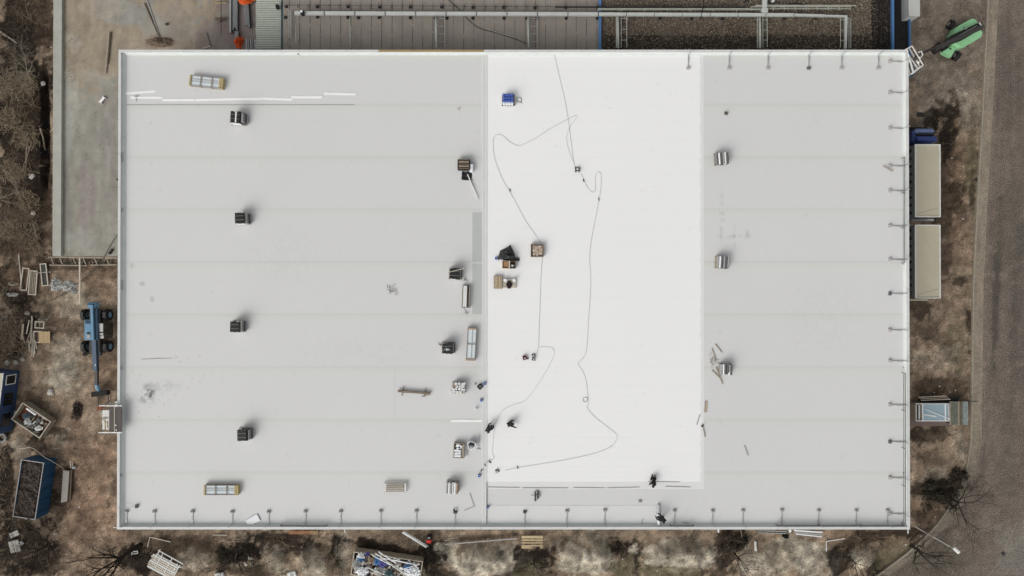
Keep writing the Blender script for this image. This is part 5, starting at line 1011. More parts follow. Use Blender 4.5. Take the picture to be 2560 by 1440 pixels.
# tipped skip with rubbish, paint pots beside it
def skip(cx, cy, W, L, h, rz, label, m, rim, z0=0, inner='rust', side=None, name='skip'):
    q = P(cx, cy, h); t_ = thing(name, label, 'skip', (q.x, q.y, 0), R(rz)); sm = M[side or m]
    MB().box((0,0,.12), (W-.1,L-.1,.14)).build('skip_floor', M[inner], t_)
    wl_ = MB()
    for c_, d in (((W/2-.04,0,h/2), (.08,L-.16,h-.1)), ((-W/2+.04,0,h/2), (.08,L-.16,h-.1)), ((0,L/2-.04,h/2), (W,.08,h-.1)), ((0,-L/2+.04,h/2), (W,.08,h-.1))): wl_.box(c_, d)
    wl_.build('skip_wall', sm, t_)
    MB().box((W/2-.03,0,h), (.07,L-.1,.08)).box((-W/2+.03,0,h), (.07,L-.1,.08)).box((0,L/2-.02,h), (W+.05,.07,.08)).box((0,-L/2+.02,h), (W+.05,.07,.08)).build('rim', M[rim], t_)
    for i in range(5):
        y = -L/2+L*(i+.5)/5; MB().box((W/2+.03,y,h*.45), (.08,.1,h*.8)).build('rib', sm, t_); MB().box((-W/2-.03,y,h*.45), (.08,.1,h*.8)).build('rib', sm, t_)
    return t_
def R2(px0, py0, px1, py1): return math.degrees(math.atan2(-(py1-py0), px1-px0))
s_ = skip(78, 1051, 2.1, 3.55, 1.0, 56, 'rusty pale skip with mixed rubbish lying askew beside the blue cabin', 'rust', 'pwood', side='owood')
def rubbish(px, py, W, L, z0, rz, n, palette, label, rr=(.08,.3)):
    q = P(px, py, z0); mb = MB()
    for i in range(n):
        mb.m = random.randrange(len(palette)); x, y, z_ = random.uniform(-W/2,W/2), random.uniform(-L/2,L/2), random.uniform(-.25,.2)
        k_ = random.random()
        if k_ < .45: mb.rock((x,y,z_), random.uniform(*rr), flat=.5)
        elif k_ < .75: mb.box((x,y,z_), (random.uniform(.1,.5), random.uniform(.1,.5), .05), random.uniform(0,3), random.uniform(-.5,.5), random.uniform(-.5,.5))
        else: a = random.uniform(0,3.14); l = random.uniform(.3,.8); mb.beam((x-math.cos(a)*l/2,y-math.sin(a)*l/2,z_), (x+math.cos(a)*l/2,y+math.sin(a)*l/2,z_+random.uniform(-.1,.1)), .06, .05)
    return tag(mb.build('rubbish', [M[k] for k in palette], None, q, R(rz)), label, 'rubbish', kind='stuff')
q = P(88, 1060, .7); rubbish(88, 1060, 1.5, 2.0, .65, 56, 70, ['offwhite','dgrey','owood','iron','tarp','dwood'], 'grey and white rubbish filling the lower half of the askew skip', (.06,.2))
crumple(68, 1040, 12, 9, .3, mat('bluegrey_tarp', (.11,.17,.21), .6, .3, 4, bump=.5), 'blue-grey tarpaulin inside the askew skip', 'tarpaulin', seed=31, base=P(68, 1040, .7), cat='tarpaulin'); crumple(72, 1056, 8, 6, .25, 'film', 'white plastic bag in the middle of the askew skip', 'plastic_bag', seed=32, base=P(72, 1056, .75), cat='bag'); crumple(97, 1071, 10, 6, .15, 'offwhite', 'white board scrap at the lower end of the askew skip', 'board_scrap', seed=33, base=P(97, 1071, .85), cat='scrap')
A, B = P(67, 1021, 1.05), P(90, 1037, 1.05); c = (A+B)/2; tag(MB().tube([A-c, B-c], .1, 10).build('white_tube', M['white'], None, c), 'white tube lying on the upper rim of the askew skip', 'tube')
for i, (px, py) in enumerate(((85,1024),(94,1024),(101,1029),(106,1036),(114,1042),(122.5,1045))):
    q = GP(px, py); t_ = thing('paint_pot', ORD[i]+' white pot from the top in the row along the askew skip', 'pot', (q.x, q.y, q.z), 0, 'white pots along the skip'); MB().cyl((0,0,.2), .16, .4, 14, r2=.19).build('pot_body', M['offwhite'], t_); MB().cyl((0,0,.41), .2, .04, 14).build('lid', M['stone'], t_)
# large blue container with brown soil load
s_ = skip(71, 1224, 2.35, 5.9, 2.0, -8.5, 'large dark blue container full of brown soil at the lower left', 'navy', 'weight', name='container', side='cnavy'); s_['category'] = 'container'
q = P(71, 1224, 1.72); nx_, ny_ = 24, 60
def f(u, v): return ((u-.5)*2.2, (v-.5)*5.7, .0+.35*float(N2.fbm(u*6, v*13, 4))+.15)
tag(MB().cloth(f, nx_, ny_).build('soil_load', mat('load_soil', (.06,.045,.037), .95, .6, 1.5, bump=.8, fine=.4), None, q, R(-8.5)), 'brown soil filling the large blue container', 'soil')
A, B = P(98, 1141, 1.9), P(118, 1153, 1.2); MB()
t_ = thing('site_plank_stack', 'grey concrete panel propped beside the blue container', 'panel', GP(167, 1214, .05), R(-2.5)); MB().prism([(-.34,-1.72),(.3,-1.55),(.36,1.6),(-.28,1.7)], .1, .32).build('panel', M['stone'] if False else mat('panel_conc', (.33,.31,.27), .85, .12, 3), t_); MB().box((.5,.1,.1), (.12,3.2,.16)).build('bearer', M['dwood'], t_)
heap([((177,1150),(178,1170),.09,'pwood'),((182,1152),(183,1170),.07,'pwood')], 'short pale timber standing by the grey propped panel', 'two short timbers by the propped panel'); heap([((132,1122),(152,1121),.06,'pwood')], 'small white stick on the ground below the askew skip', None)
tag(MB().box((0,0,.15), (.35,.28,.25), ch=.04).build('concrete_block', M['tarp'], None, GP(187, 1168)), 'small grey block above the propped panel', 'block')
tag(MB().tube(spline([P(a, b, z) for a, b, z in ((0,1088,1.2),(20,1105,1.0),(48,1121,.3),(80,1120,1.2),(110,1142,2.0),(130,1153,1.5),(160,1172,.2))], 5), .025, 5).build('rope', M['pwood'], None), 'rope stretched from the tyre over the container corner', 'rope')
t_ = tag(MB().ring((0,0,.15), .42, .14, 22, 8).build('tyre', mat('pale_tyre', (.26,.25,.23), .8, .2), None, GP(7, 1094)), 'pale tyre lying at the left edge above the container', 'tyre')
for i, (px, py, w_, l, rz, lab) in enumerate(((38,1334,1.0,.55,24,'upper small white slab in the dark brush at the lower left'),(40,1364,1.1,1.25,14,'larger cracked white slab in the dark brush at the lower left'),(56,1358,.5,.4,50,'broken grey slab corner beside the cracked white slab'))):
    t_ = tag(MB().box((0,0,.1), (w_,l,.1), ch=.03).build('broken_slab', M['stone'], None, GP(px, py, .1), R(rz)), lab, 'slab')
    for k in range(3): MB().beam((random.uniform(-.3,.3), -l/2, .153), (random.uniform(-.3,.3), l/2, .153), .03, .01).build('crack', M['iron'], t_)
# stair tower against the left wall
t_ = thing('stair_tower', 'scaffold stair tower with a dark double deck at the left edge of the roof', 'stair tower', P(290, 1048, 0)); c = t_.location; TZ = ROOF+.75
def TP(px, py, z=TZ): return P(px, py, z)-c
a, b = TP(273.5, 1017), TP(304, 1079)
for x0_, x1_ in ((273.5, 286), (288, 304.5)):
    a, b = TP(x0_, 1017), TP(x1_, 1079); MB().box(((a.x+b.x)/2, (a.y+b.y)/2, TZ), (b.x-a.x, a.y-b.y, .06)).build('deck', mat('deck_brown', (.10,.085,.08), .85, .25, 5), t_)
a, b = TP(287, 1016), TP(287, 1080); MB().beam(a+Vector((0,0,.02)), b+Vector((0,0,.02)), .06, .08).build('deck_joint', M['pwood'], t_)
for py, x_ in ((1014.5, 248), (1081.5, 246)):
    for z_ in (TZ+.05, TZ-2, TZ-4, TZ-6): a, b = TP(x_ if z_ > TZ else 262, py, z_), TP(305 if z_ > TZ else 292, py, z_); MB().beam(a, b, .08, .06).build('ledger', M['white'], t_)
    for px in (250, 272, 290): a = TP(px, py, TZ); MB().beam((a.x, a.y, -c.z), (a.x, a.y, TZ), .06, .06).build('post', M['steel'], t_)
a, b = TP(254, 1017, TZ-.6), TP(273, 1079, TZ-.6); MB().box(((a.x+b.x)/2+.3, (a.y+b.y)/2+.5, TZ-2.2), (.7, 1.8, .06)).build('landing', M['film'], t_)
for i in range(9): a = TP(266, 1028+i*5.4, TZ-.4-i*.2); MB().box((a.x, a.y, a.z), (.75,.2,.04)).build('step', M['offwhite'], t_)
for a_, b_, m_ in (((248,1025),(262,1055),'pwood'),((252,1025),(264,1050),'pwood'),((263,1045),(263,1080),'yel'),((267,1045),(270,1070),'yel')): MB().beam(TP(*a_, TZ-1.5), TP(*b_, TZ-.7), .07, .07).build('handrail', M[m_], t_)
a = TP(250, 1022, TZ-1.5); MB().box((a.x, a.y, a.z), (.5,.5,.06)).build('corner_panel', M['rust'], t_)
for a_ in ((290,1063),(291,1075)): q = TP(*a_, TZ+.08); MB().box(tuple(q), (.08,.12,.08)).build('clamp', M['white'], t_)
for px, py, d, l in ((288,1319,(-1,0),'white pipe end sticking out at the lower left roof corner'), (2270,1329,(0,-1),'white pipe end sticking down at the lower right roof corner'), (1796,1327,(0,-1),'white stub on the bottom edge right of the middle'), (862,1327,(0,-1),'thin pale stub at the bottom edge in the left half')):
    q = P(px, py, ROOF+.3); tag(MB().beam((-d[0]*.3,-d[1]*.3,0), (d[0]*.18,d[1]*.18,0), .07 if px != 1796 else .14, .06).build('pipe_stub', M['offwhite'], None, q), l, 'pipe stub')

# ================================================================ BELOW THE WAREHOUSE
t_ = thing('form_panel', 'large white slatted formwork panel lying askew in the lower left dirt', 'formwork panel', GP(417, 1411, .35), R(-29))
c0 = t_.location
for i in range(7): MB().box((-.15+random.uniform(-.05,.05), -.75+i*.22, .05), (3.0-.12*i*0+random.uniform(-.2,.1), .17, .07), rz=random.uniform(-.015,.015)).build('slat', M['pwood'] if i % 3 else M['offwhite'], t_)
for e in (0, 1): MB().box((.15, .82+e*.42, .1), (3.0, .09, .09)).build('top_rail', M['offwhite'], t_)
for x in (-1.2, -.75, .35, 1.1, 1.4): MB().box((x, .35 if x > -1 else .6, .11), (.09, 1.7 if x < 1 else 1.3, .08)).build('cross_rail', M['offwhite'], t_)
heap([((376,1342),(370,1367),.08,'pwood'),((376,1342),(428,1354),.08,'pwood')], 'pale batten of the bent pair above the white formwork panel', 'bent pair of pale battens')
heap([((532,1337),(568,1338),.06,'pwood')], 'short pale stick under the third guard support', None)
t_ = thing('white_frame_box', 'small white open frame at the foot of the dark tree', 'frame', GP(339, 1380, .15), R(12)); MB().box((0,.11,0), (.7,.07,.1)).box((0,-.11,0), (.7,.07,.1)).build('long_side', M['offwhite'], t_); MB().box((-.32,0,0), (.06,.15,.1)).box((.32,0,0), (.06,.15,.1)).build('short_side', M['offwhite'], t_)
t_ = thing('orange_pallet', 'long orange slatted pallet tucked under the bottom roof edge', 'pallet', GP(760, 1330, .2)); [MB().box((0, -.13+i*.13, 0), (3.1, .06, .06)).build('slat', mat('orange_wood', (.42,.2,.10), .7, .15), t_) for i in range(3)]
for i in range(6): MB().box((.75+i*.14, 0, .05), (.06, .4, .05)).build('cross_slat', M['wood'], t_)
def rubble_stones(cx, cy, n, r, label):
    for i in range(n):
        px, py = cx+random.gauss(0, r), cy+random.gauss(0, r); tag(MB().rock((0,0,.05), random.uniform(.08,.18), random.Random(i), .6, 1).build('pale_stone', M['stone'], None, GP(px, py)), label, 'stone', label)
rubble_stones(628, 1405, 9, 7, 'pale stone in the small cluster below the dark hollow at the bottom left')
for px, py, w_, l, rz, lab in ((546,1437,.6,.5,10,'left white foam block at the bottom frame edge'),(558,1436,.3,.5,20,'right white foam block at the bottom frame edge'),(731,1435,.9,.6,15,'white crumpled box at the bottom edge left of the rubbish container'),(1888,1364,.22,1.05,3,'white plank-shaped foam piece below the silver pipes')):
    t_ = tag(MB().box((0,0,.15), (w_,l,.2), ch=.06).build('foam_block', M['offwhite'], None, GP(px, py), R(rz)), lab, 'foam block'); MB().box((.02,-.02,.26), (w_*.35,l*.5,.03)).build('hollow', M['tarp'], t_)
for px, py in ((1998, 1437), (1497,1437)): pass
# rubbish container
CT = 1.3
s_ = skip(967, 1420, 2.4, 7.2, CT, 82, 'open container overflowing with white and blue building rubbish at the bottom edge', 'owood', 'pwood', side='owood'); s_['category'] = 'rubbish container'; s_.rotation_euler.z = R(82-0)
rubbish(968, 1420, 2.1, 6.6, 1.15, 82, 420, ['rub','offwhite','film','dgrey','pwood','tarp','silver','card','owood','iron','iron','dwood'], 'white and grey rubbish filling the long open container', (.08,.26))
bl = mat('bright_blue_film', (.07,.20,.42), .5, .3, 5, bump=.5); pu = mat('violet_film', (.12,.12,.36), .5, .3, 5, bump=.5)
for i, (px, py, rx, ry, m_, lab) in enumerate(((902,1390,9,9,'film','white sack at the upper left corner of the rubbish container'),(902,1398,8,5,bl,'blue film at the left end of the rubbish container'),(919,1385,6,5,pu,'violet film scrap at the upper rim of the rubbish container'),(942,1403,8,11,bl,'bright blue film in the middle of the rubbish container'),(956,1410,10,8,pu,'violet-blue film right of the middle in the rubbish container'),(968,1395,5,4,pu,'small violet scrap among the tubes in the rubbish container'),(1020,1417,10,7,bl,'blue film in the right part of the rubbish container'),(972,1434,12,8,mat('darkteal_film',(.08,.13,.14),.6,.3,5),'dark teal sack at the lower rim of the rubbish container'),(905,1428,16,12,'film','big grey-white sack at the lower left of the rubbish container'),(892,1412,8,16,'tarp','grey sheet at the left end wall of the rubbish container'),(1030,1430,22,13,'film','large pale sheet at the right end of the rubbish container'),(950,1427,14,10,'tarp','grey sack below the blue films in the rubbish container'),(930,1402,9,7,'card','brown cardboard in the rubbish container'))):
    crumple(px, py, rx, ry, .22, m_, lab, 'film_scrap' if rx < 13 else 'sack', seed=50+i, base=P(px, py, 1.38), cat='rubbish sack' if 'sack' in lab else 'film scrap')
for i, (a, b, w_) in enumerate((((938,1383),(1012,1432),.10),((946,1379),(990,1408),.09),((955,1395),(1030,1410),.08),((930,1388),(975,1412),.07),((965,1403),(1018,1440),.09),((985,1400),(1040,1412),.07),((920,1420),(950,1432),.08),((1000,1425),(1050,1410),.06),((950,1385),(1000,1400),.05))):
    A, B = P(*a, 1.55+.03*i), P(*b, 1.6+.02*i); c = (A+B)/2; tag(MB().beam(A-c, B-c, w_, .06).build('white_profile', M['film'] if i % 2 else M['offwhite'], None, c), 'white plastic profile sticking out of the long rubbish container', 'profile', 'white profiles in the rubbish container')
t_ = crumple(1057, 1421, 8, 11, .35, mat('straw_bag', (.45,.42,.30), .9, .3, 8), 'straw-coloured bundle at the right end of the rubbish container', 'straw_bundle', seed=70, base=GP(1057, 1421, .7), cat='bundle')
# beams, slats, fire-red thing, long pole, timber frame, silver pipes
plank((1006,1331),(1066,1368), .12, 'film', 'lower silver beam of the crossed pair at the bottom middle', .5, .12, 'metal_beam'); plank((1009,1329),(1071,1366), .10, 'steel', 'upper silver beam of the crossed pair at the bottom middle', .5, .12, 'metal_beam')
t_ = thing('slat_grid', 'weathered slatted pallet under the crossed silver beams', 'pallet', GP(1044, 1350, .15)); [MB().box((-.5+i*.17, 0, .08), (.07, 1.0+random.uniform(-.1,.1), .05)).build('slat', M['owood'], t_) for i in range(7)]; MB().box((0,.3,.03), (1.2,.08,.05)).box((0,-.3,.03), (1.2,.08,.05)).build('bearer', M['dwood'], t_)
t_ = thing('generator', 'small red generator with a black top at the bottom roof edge', 'generator', GP(1074, 1345)); MB().box((0,.2,.3), (.55,.45,.5), ch=.08).build('engine', M['rubber'], t_); MB().box((-.02,-.2,.3), (.5,.4,.45), ch=.08).build('tank', M['red'], t_); MB().tube([(-.3,-.4,.2),(-.3,-.4,.6),(.3,-.4,.6),(.3,-.4,.2)], .02, 6).build('frame', M['iron'], t_); MB().box((0,.22,.57), (.25,.12,.03)).build('panel', M['grey'], t_)
plank((1112,1361),(1292,1346), .12, 'weight', 'very long pale pole lying below the roof edge in the middle', .3, .1, 'pole')
heap([((1118,1346),(1137,1345),.05,'pwood'),((1113,1350),(1130,1349),.05,'pwood')], 'short pale stick between the generator and the long pole', 'short sticks by the generator')
t_ = thing('timber_rack', 'yellow-brown timber frame of four boards below the first black-weighted support', 'timber frame', GP(1330.5, 1352, .3))
for i, (y, x0_, x1_, h_) in enumerate(((.5,-1.13,1.13,.27),(.18,-1.13,1.13,.16),(-.1,-1.13,1.13,.12),(-.4,-1.13,1.13,.12),(-.58,-1.13,.02,.2),(-.55,.9,1.13,.26))): MB().box(((x0_+x1_)/2, y, .08), (x1_-x0_, h_, .05)).build('board', mat('yellow_wood', (.50,.40,.24), .8, .12, 6), t_)
for x in (-.9, 0, .85): MB().box((x, 0, 0), (.1, 1.25, .09)).build('bearer', M['wood'], t_)
t_ = thing('pipe_pile', 'pile of silver gutter profiles tucked under the bottom edge at the right', 'gutter profiles', GP(1935, 1333, .3))
for (a, b, w_, m_) in (((1896,1329),(1965,1331),.28,'grey'),((1896,1329),(1965,1331),.1,'steel'),((1985,1326),(2056,1331),.14,'film'),((1985,1331),(2056,1337),.14,'steel'),((1990,1335),(2055,1342),.10,'film')):
    A, B = P(*a, .5), P(*b, .5); c = t_.location; MB().beam(A-c, B-c, w_, .1).build('gutter_profile', M[m_], t_)
A = P(1975, 1327, .6)-c; MB().rock(tuple(A), .2).build('fitting', M['film'], t_)
crumple(1864, 1352, 6, 10, .35, 'black', 'black plastic bag left of the white foam plank', 'plastic_bag', seed=80, base=GP(1864, 1352), cat='bag')
crumple(1964, 1341, 9, 6, .3, 'rubber', 'black tangle of netting below the silver gutter profiles', 'netting', seed=81, base=GP(1964, 1341), cat='netting')
heap([((2065,1353),(2111,1346),.07,'film'),((2065,1353),(2065,1378),.07,'film')], 'white thin pole of the angled pair below the right roof edge', 'angled pair of white poles')
plank((1852,1326),(1855,1342), .05, 'owood', 'thin pale stick leaning at the bottom edge above the black bag', .5, .05, 'stick')

# ================================================================ RIGHT SIDE
# boom lift
t_ = thing('boom_lift', 'light green boom lift with its white basket raised to the roof corner', 'boom lift', P(2383, 100, 0)); c = t_.location
def LP(px, py, z): return P(px, py, z)-c
ang = math.atan2(-(140-118), 2390-2345)
for px, py in ((2376,62),(2345,119),(2391,141),(2421,84)):
    q = LP(px, py, .5); d = Vector((math.cos(ang), math.sin(ang), 0))*.2; tr = MB().tube([q-d, q+d], .48, 20).build('tyre', M['rubber'], t_); MB().tube([q-d*1.08, q+d*1.08], .2, 12).build('rim', M['weight'], tr)
q = LP(2383, 101, .6); MB().box((q.x, q.y, .7), (1.5, 3.0, .5), rz=ang, ch=.1).build('chassis', M['iron'], t_)
up_ = [(2380,87),(2392,67),(2412,55),(2433,44),(2442,47),(2449,56),(2430,65),(2412,73)]
lo_ = [(2385,108),(2401,102),(2429,86),(2453,70),(2460,78),(2458,90),(2436,104),(2412,117),(2400,117)]
for pl_ in (up_, lo_): MB().prism([LP(a_, b_, 2.0)[:2] for a_, b_ in pl_], 1.0-c.z, 1.7, 1).build('hood', M['green'], t_); MB().prism([LP(a_, b_, 2.0)[:2] for a_, b_ in pl_], 1.7, 1.95, .9).build('hood_top', M['green'], t_)
MB().prism([LP(a_, b_, 1.6)[:2] for a_, b_ in ((2358,128),(2364,134),(2380,141),(2391,120),(2381,114))], 1.0, 1.5, .97).build('deck_cover', M['green'], t_)
q = LP(2376, 122, 1.55); MB().box(tuple(q), (.2,.12,.04)).build('cover_vent', M['rubber'], t_)
mb = MB(); mb.prism([LP(a_, b_, 1.8)[:2] for a_, b_ in ((2382,88),(2412,72),(2449,56),(2455,68),(2430,85),(2400,102),(2386,108))], .9, 1.75); mb.build('turntable', M['iron'], t_)
mb = MB(); mb.beam(LP(2452,62,2.2), LP(2374,104,2.9), .5, .5); mb.build('lower_boom', M['rubber'], t_)
mb = MB(); mb.beam(LP(2450,70,2.7), LP(2338,122,5.2), .42, .45); mb.build('upper_boom', M['iron'], t_)
mb = MB(); mb.beam(LP(2442,64,2.75), LP(2395,90,3.6), .07, .08); mb.beam(LP(2409,68,2.4), LP(2416,72,3.1), .12, .1); mb.build('hydraulic_cylinder', M['grey'], t_)
mb = MB(); mb.beam(LP(2447,58,2.5), LP(2452,66,2.5), .12, .3); mb.build('counterweight_bar', M['offwhite'], t_)
q = LP(2338, 124, 5.0); MB().box(tuple(q), (.5,.75,.6), rz=.6, ch=.1).build('boom_joint', M['rubber'], t_)
mb = MB(); mb.beam(LP(2340,118,5.3), LP(2306,132,8.0), .22, .24); mb.build('jib', mat('jib_brown', (.06,.042,.036), .6, .3), t_)
bz = 8.6; bc = P(2289, 147, bz); t2 = thing('lift_basket', '', '', (0,0,0)); bpy.data.objects.remove(t2)
cs_ = [LP(2267,122,bz), LP(2280,115,bz), LP(2308,163,bz), LP(2283,183,bz)]
lowc = [Vector((v.x, v.y, v.z-1.1)) for v in cs_]
bf = MB(); ctr = sum(lowc, Vector())/4
bf.prism([tuple((v*.95+ctr*.05)[:2]) for v in lowc], lowc[0].z, lowc[0].z+.06); fl = bf.build('basket_floor', mat('basket_deck', (.16,.16,.15), .8, .3, 6), t_)
bk = MB()
for a_, b_ in zip(cs_, cs_[1:]+cs_[:1]):
    for dz in (0, -.5, -1.0): bk.beam(a_+Vector((0,0,dz)), b_+Vector((0,0,dz)), .07, .07)
    bk.beam(a_, a_-Vector((0,0,1.1)), .07, .07); m_ = (a_+b_)/2; bk.beam(m_, m_-Vector((0,0,1.1)), .05, .05)
bk.build('basket_frame', M['offwhite'], t_)
q = LP(2302, 137, bz); MB().tube([LP(2296,131,bz+.1), LP(2303,128,bz+.1), LP(2307,137,bz+.1), LP(2301,145,bz+.1), LP(2296,142,bz+.1)], .05, 8).build('control_guard', M['offwhite'], t_)
q = LP(2292, 143, bz-.2); MB().box(tuple(q), (.5,.3,.35), rz=.9, ch=.05).build('control_box', M['iron'], t_); q = LP(2296, 156, bz-.1); MB().rock(tuple(q), .14).build('tool_bag', M['offwhite'], t_)
mb = MB(); mb.beam(LP(2276,150,bz-.6), LP(2284,178,bz-.6), .06, .06); mb.beam(LP(2272,140,bz-.5), LP(2296,172,bz-.5), .06, .06); mb.build('basket_rail', M['film'], t_)
t_ = thing('blue_ladder_foot', 'small blue barrel below the white lift basket', 'barrel', P(2278, 186, 1.5)); MB().cyl((0,0,-.6), .22, 1.6, 14).build('barrel_body', mat('teal_blue', (.08,.17,.24), .5, .2), t_); MB().ring((0,0,.2), .2, .03, 14, 6).build('barrel_rim', M['navy'], t_)
# white canopy box at the top right
a, b = P(2272, -60, 3.2), P(2301, 40, 3.2); t_ = thing('white_container', 'white flat-roofed box at the top edge, left of the green boom lift', 'container', ((a.x+b.x)/2, (a.y+b.y)/2, 0)); MB().box((0,0,1.5), (b.x-a.x-.08, a.y-b.y-.08, 3.0)).build('container_wall', M['offwhite'], t_); MB().box((0,0,3.1), (b.x-a.x, a.y-b.y, .16), ch=.03).build('container_roof', mat('box_roof', (.50,.50,.47), .6, .05, 1), t_)
t_ = thing('gully_grate', 'small dark grate in the gravel forecourt above the truck', 'grate', GP(2301, 287, .05), R(-4)); MB().box((0,0,.02), (.85,.5,.05), ch=.01).build('grate_frame', M['iron'], t_); [MB().box((-.3+i*.12,0,.05), (.05,.42,.02)).build('bar', M['rubber'], t_) for i in range(6)]
for px, py, l in ((2442,450,'small dark drain at the kerb beside the first trailer'), (2426,881,'square rusty drain cover at the kerb in the lower right')):
    t_ = thing('drain_cover', l, 'drain cover', GP(px, py, .06)); MB().box((0,0,0), (.38,.38,.08)).build('cover', M['iron'], t_); MB().box((0,0,.05), (.2,.2,.02)).build('plate', M['rust'] if py > 800 else M['rubber'], t_)
t_ = thing('manhole', 'black square manhole cover turned on its corner in the road', 'manhole cover', P(2508.5, 1384, .125), R(42)); MB().box((0,0,.01), (.36,.36,.03)).build('cover', M['rubber'], t_); MB().box((0,0,.03), (.2,.2,.012)).build('plate', M['iron'], t_)
# lorry: cab and two box trailers
t_ = thing('lorry', 'lorry with blue cab and first long beige box at the right wall', 'lorry', P(2318, 440, 0)); c = t_.location
a, b = LP(2285,321,2.4), LP(2342,358,2.4); w_ = b.x-a.x; x_ = (a.x+b.x)/2
MB().box((x_, (LP(0,318,1).y+LP(0,360,1).y)/2, .7), (w_+.1, 1.8, .6), ch=.08).build('cab_chassis', M['rubber'], t_)
MB().box((x_, (a.y+b.y)/2, 1.5), (w_*.97, a.y-b.y, 1.5), ch=.25).build('cab', M['blue'] if False else mat('cab_blue', (.05,.08,.22), .4, .2, 4), t_)
MB().box((x_, LP(0,326,2.5).y, 2.15), (w_*.84, .5, .5), ch=.15).build('sun_visor', mat('visor_blue', (.14,.19,.34), .4, .2, 4), t_); MB().box((x_, LP(0,335,2.6).y, 2.35), (w_*.8, .26, .35), ch=.08).build('windscreen', M['glass'], t_); MB().box((x_+.05, LP(0,347,2.7).y, 2.45), (w_*.88, .55, .5), ch=.12).build('cab_roof', M['blue'] if False else mat('cab_roof_blue', (.045,.075,.24), .4, .2, 4), t_)
for e in (-1, 1): MB().box((x_+e*w_*.56, LP(0,330,2.2).y, 1.9), (.14,.1,.5), ch=.03).build('mirror', M['rubber'], t_); MB().cyl((x_+e*w_*.4, LP(0,338,.5).y, .5), .5, .3, 18, 'X').build('wheel', M['rubber'], t_)
def boxbody(t_, c, y0_, y1_, H=4.0):
    a, b = P(2287, y0_, H)-c, P(2351, y1_, H)-c; W_, L_ = b.x-a.x, a.y-b.y; x_, y_ = (a.x+b.x)/2, (a.y+b.y)/2
    MB().box((x_, y_, 2.45), (W_-.06, L_-.06, 2.9)).build('box_wall', mat('trailer_side', (.14,.145,.15), .5, .2, 2), t_)
    MB().box((x_, y_, 3.93), (W_-.1, L_-.1, .06)).build('box_roof', M['beige'], t_)
    rb = MB(); 
    for cc, dd in (((x_-W_/2+.05, y_, 4.0), (.1, L_, .14)), ((x_+W_/2-.05, y_, 4.0), (.1, L_, .14)), ((x_, y_+L_/2-.04, 4.003), (W_-.2, .08, .14)), ((x_, y_-L_/2+.04, 4.003), (W_-.2, .08, .14))): rb.box(cc, dd)
    rb.build('roof_rim', M['offwhite'], t_)
    for i in range(9): 
        y = y_+L_/2-.5-i*(L_-1)/8; MB().box((x_-W_/2+.0, y, 3.0), (.06,.3,.8), ch=.02).build('side_marking', M['rubber'], t_)
    MB().box((x_, y_, .85), (W_*.5, L_-.2, .25)).build('chassis', M['iron'], t_)
    for yy in (y_-L_*.28, y_-L_*.12, y_+L_*.35):
        for e in (-1, 1): MB().cyl((x_+e*W_*.38, yy, .5), .5, .3, 18, 'X').build('wheel', M['rubber'], t_)
    MB().beam((x_-W_*.4, y_-L_*.45, 3.965), (x_+W_*.44, y_-L_*.37, 3.965), .05, .012).build('roof_crease', mat('roof_crease', (.27,.25,.2), .6, .1), t_)
boxbody(t_, c, 361, 543); A = LP(2282, 546, 3.0); MB().box((x_-.1, LP(0,549,2.2).y-.02, 2.0), (2.3,.22,.14)).build('tail_lift', M['offwhite'], t_)
t_ = thing('box_trailer', 'second beige box trailer behind the lorry, lower of the two', 'trailer', P(2318, 655, 0)); c = t_.location; boxbody(t_, c, 562, 746); x_ = (P(2287,650,4).x+P(2351,650,4).x)/2-c.x; MB().box((x_-.1, P(0,750,2.2).y-c.y, 2.2), (2.3,.16,.14)).build('tail_lift', M['beige'], t_)
MB().beam((x_, P(0,562,1).y-c.y+.1, .7), (x_, P(0,548,1).y-c.y, .7), .1, .1).build('drawbar', M['iron'], t_)
# loading deck with glass crate
t_ = thing('loading_deck', 'ribbed wooden loading platform reaching to the kerb at the lower right', 'platform', P(2398, 1033, 0)); c = t_.location
a, b = P(2374,1004,.9)-c, P(2421,1062,.9)-c
for i in range(11):
    x = a.x+(b.x-a.x)*(i+.5)/11; MB().box((x, (a.y+b.y)/2, .85), ((b.x-a.x)/11-.05, a.y-b.y+random.uniform(-.05,.05), .08)).build('deck_board', [M['dwood'],M['owood'],mat('mossy_board',(.14,.15,.12),.9,.4,4)][random.choice((0,1,2,2))] if i < 8 else mat('deck_metal',(.24,.27,.26),.6,.35,5), t_)
MB().box(((a.x+b.x)/2, (a.y+b.y)/2, .45), (b.x-a.x-.2, a.y-b.y-.2, .6)).build('platform_frame', M['iron'], t_)
MB().beam((b.x-.1, a.y+.03, .9), (b.x+1.15, a.y-.02, .6), .1, .1).build('tow_bar', M['iron'], t_)
a, b = G(2270, 1004), G(2380, 1064); tag(MB().box(((a.x+b.x)/2, (a.y+b.y)/2, .02), (b.x-a.x, a.y-b.y, .16)).build('brick_paving', M['brick'], None), 'dark brick-paved strip under the glass crate', 'paving')
t_ = thing('glass_crate', 'crate of pale blue glass panes with white bands, on the lower right platform', 'crate of panes', P(2332, 1032, 0), R(0)); c = t_.location
a, b = P(2290,1009,1.4)-c, P(2374,1053,1.4)-c; cx_, cy_ = (a.x+b.x)/2, (a.y+b.y)/2; W_, L_ = b.x-a.x, a.y-b.y
MB().box((cx_, cy_, .75), (W_-.1, L_-.1, .9)).build('crate_side', M['owood'], t_)
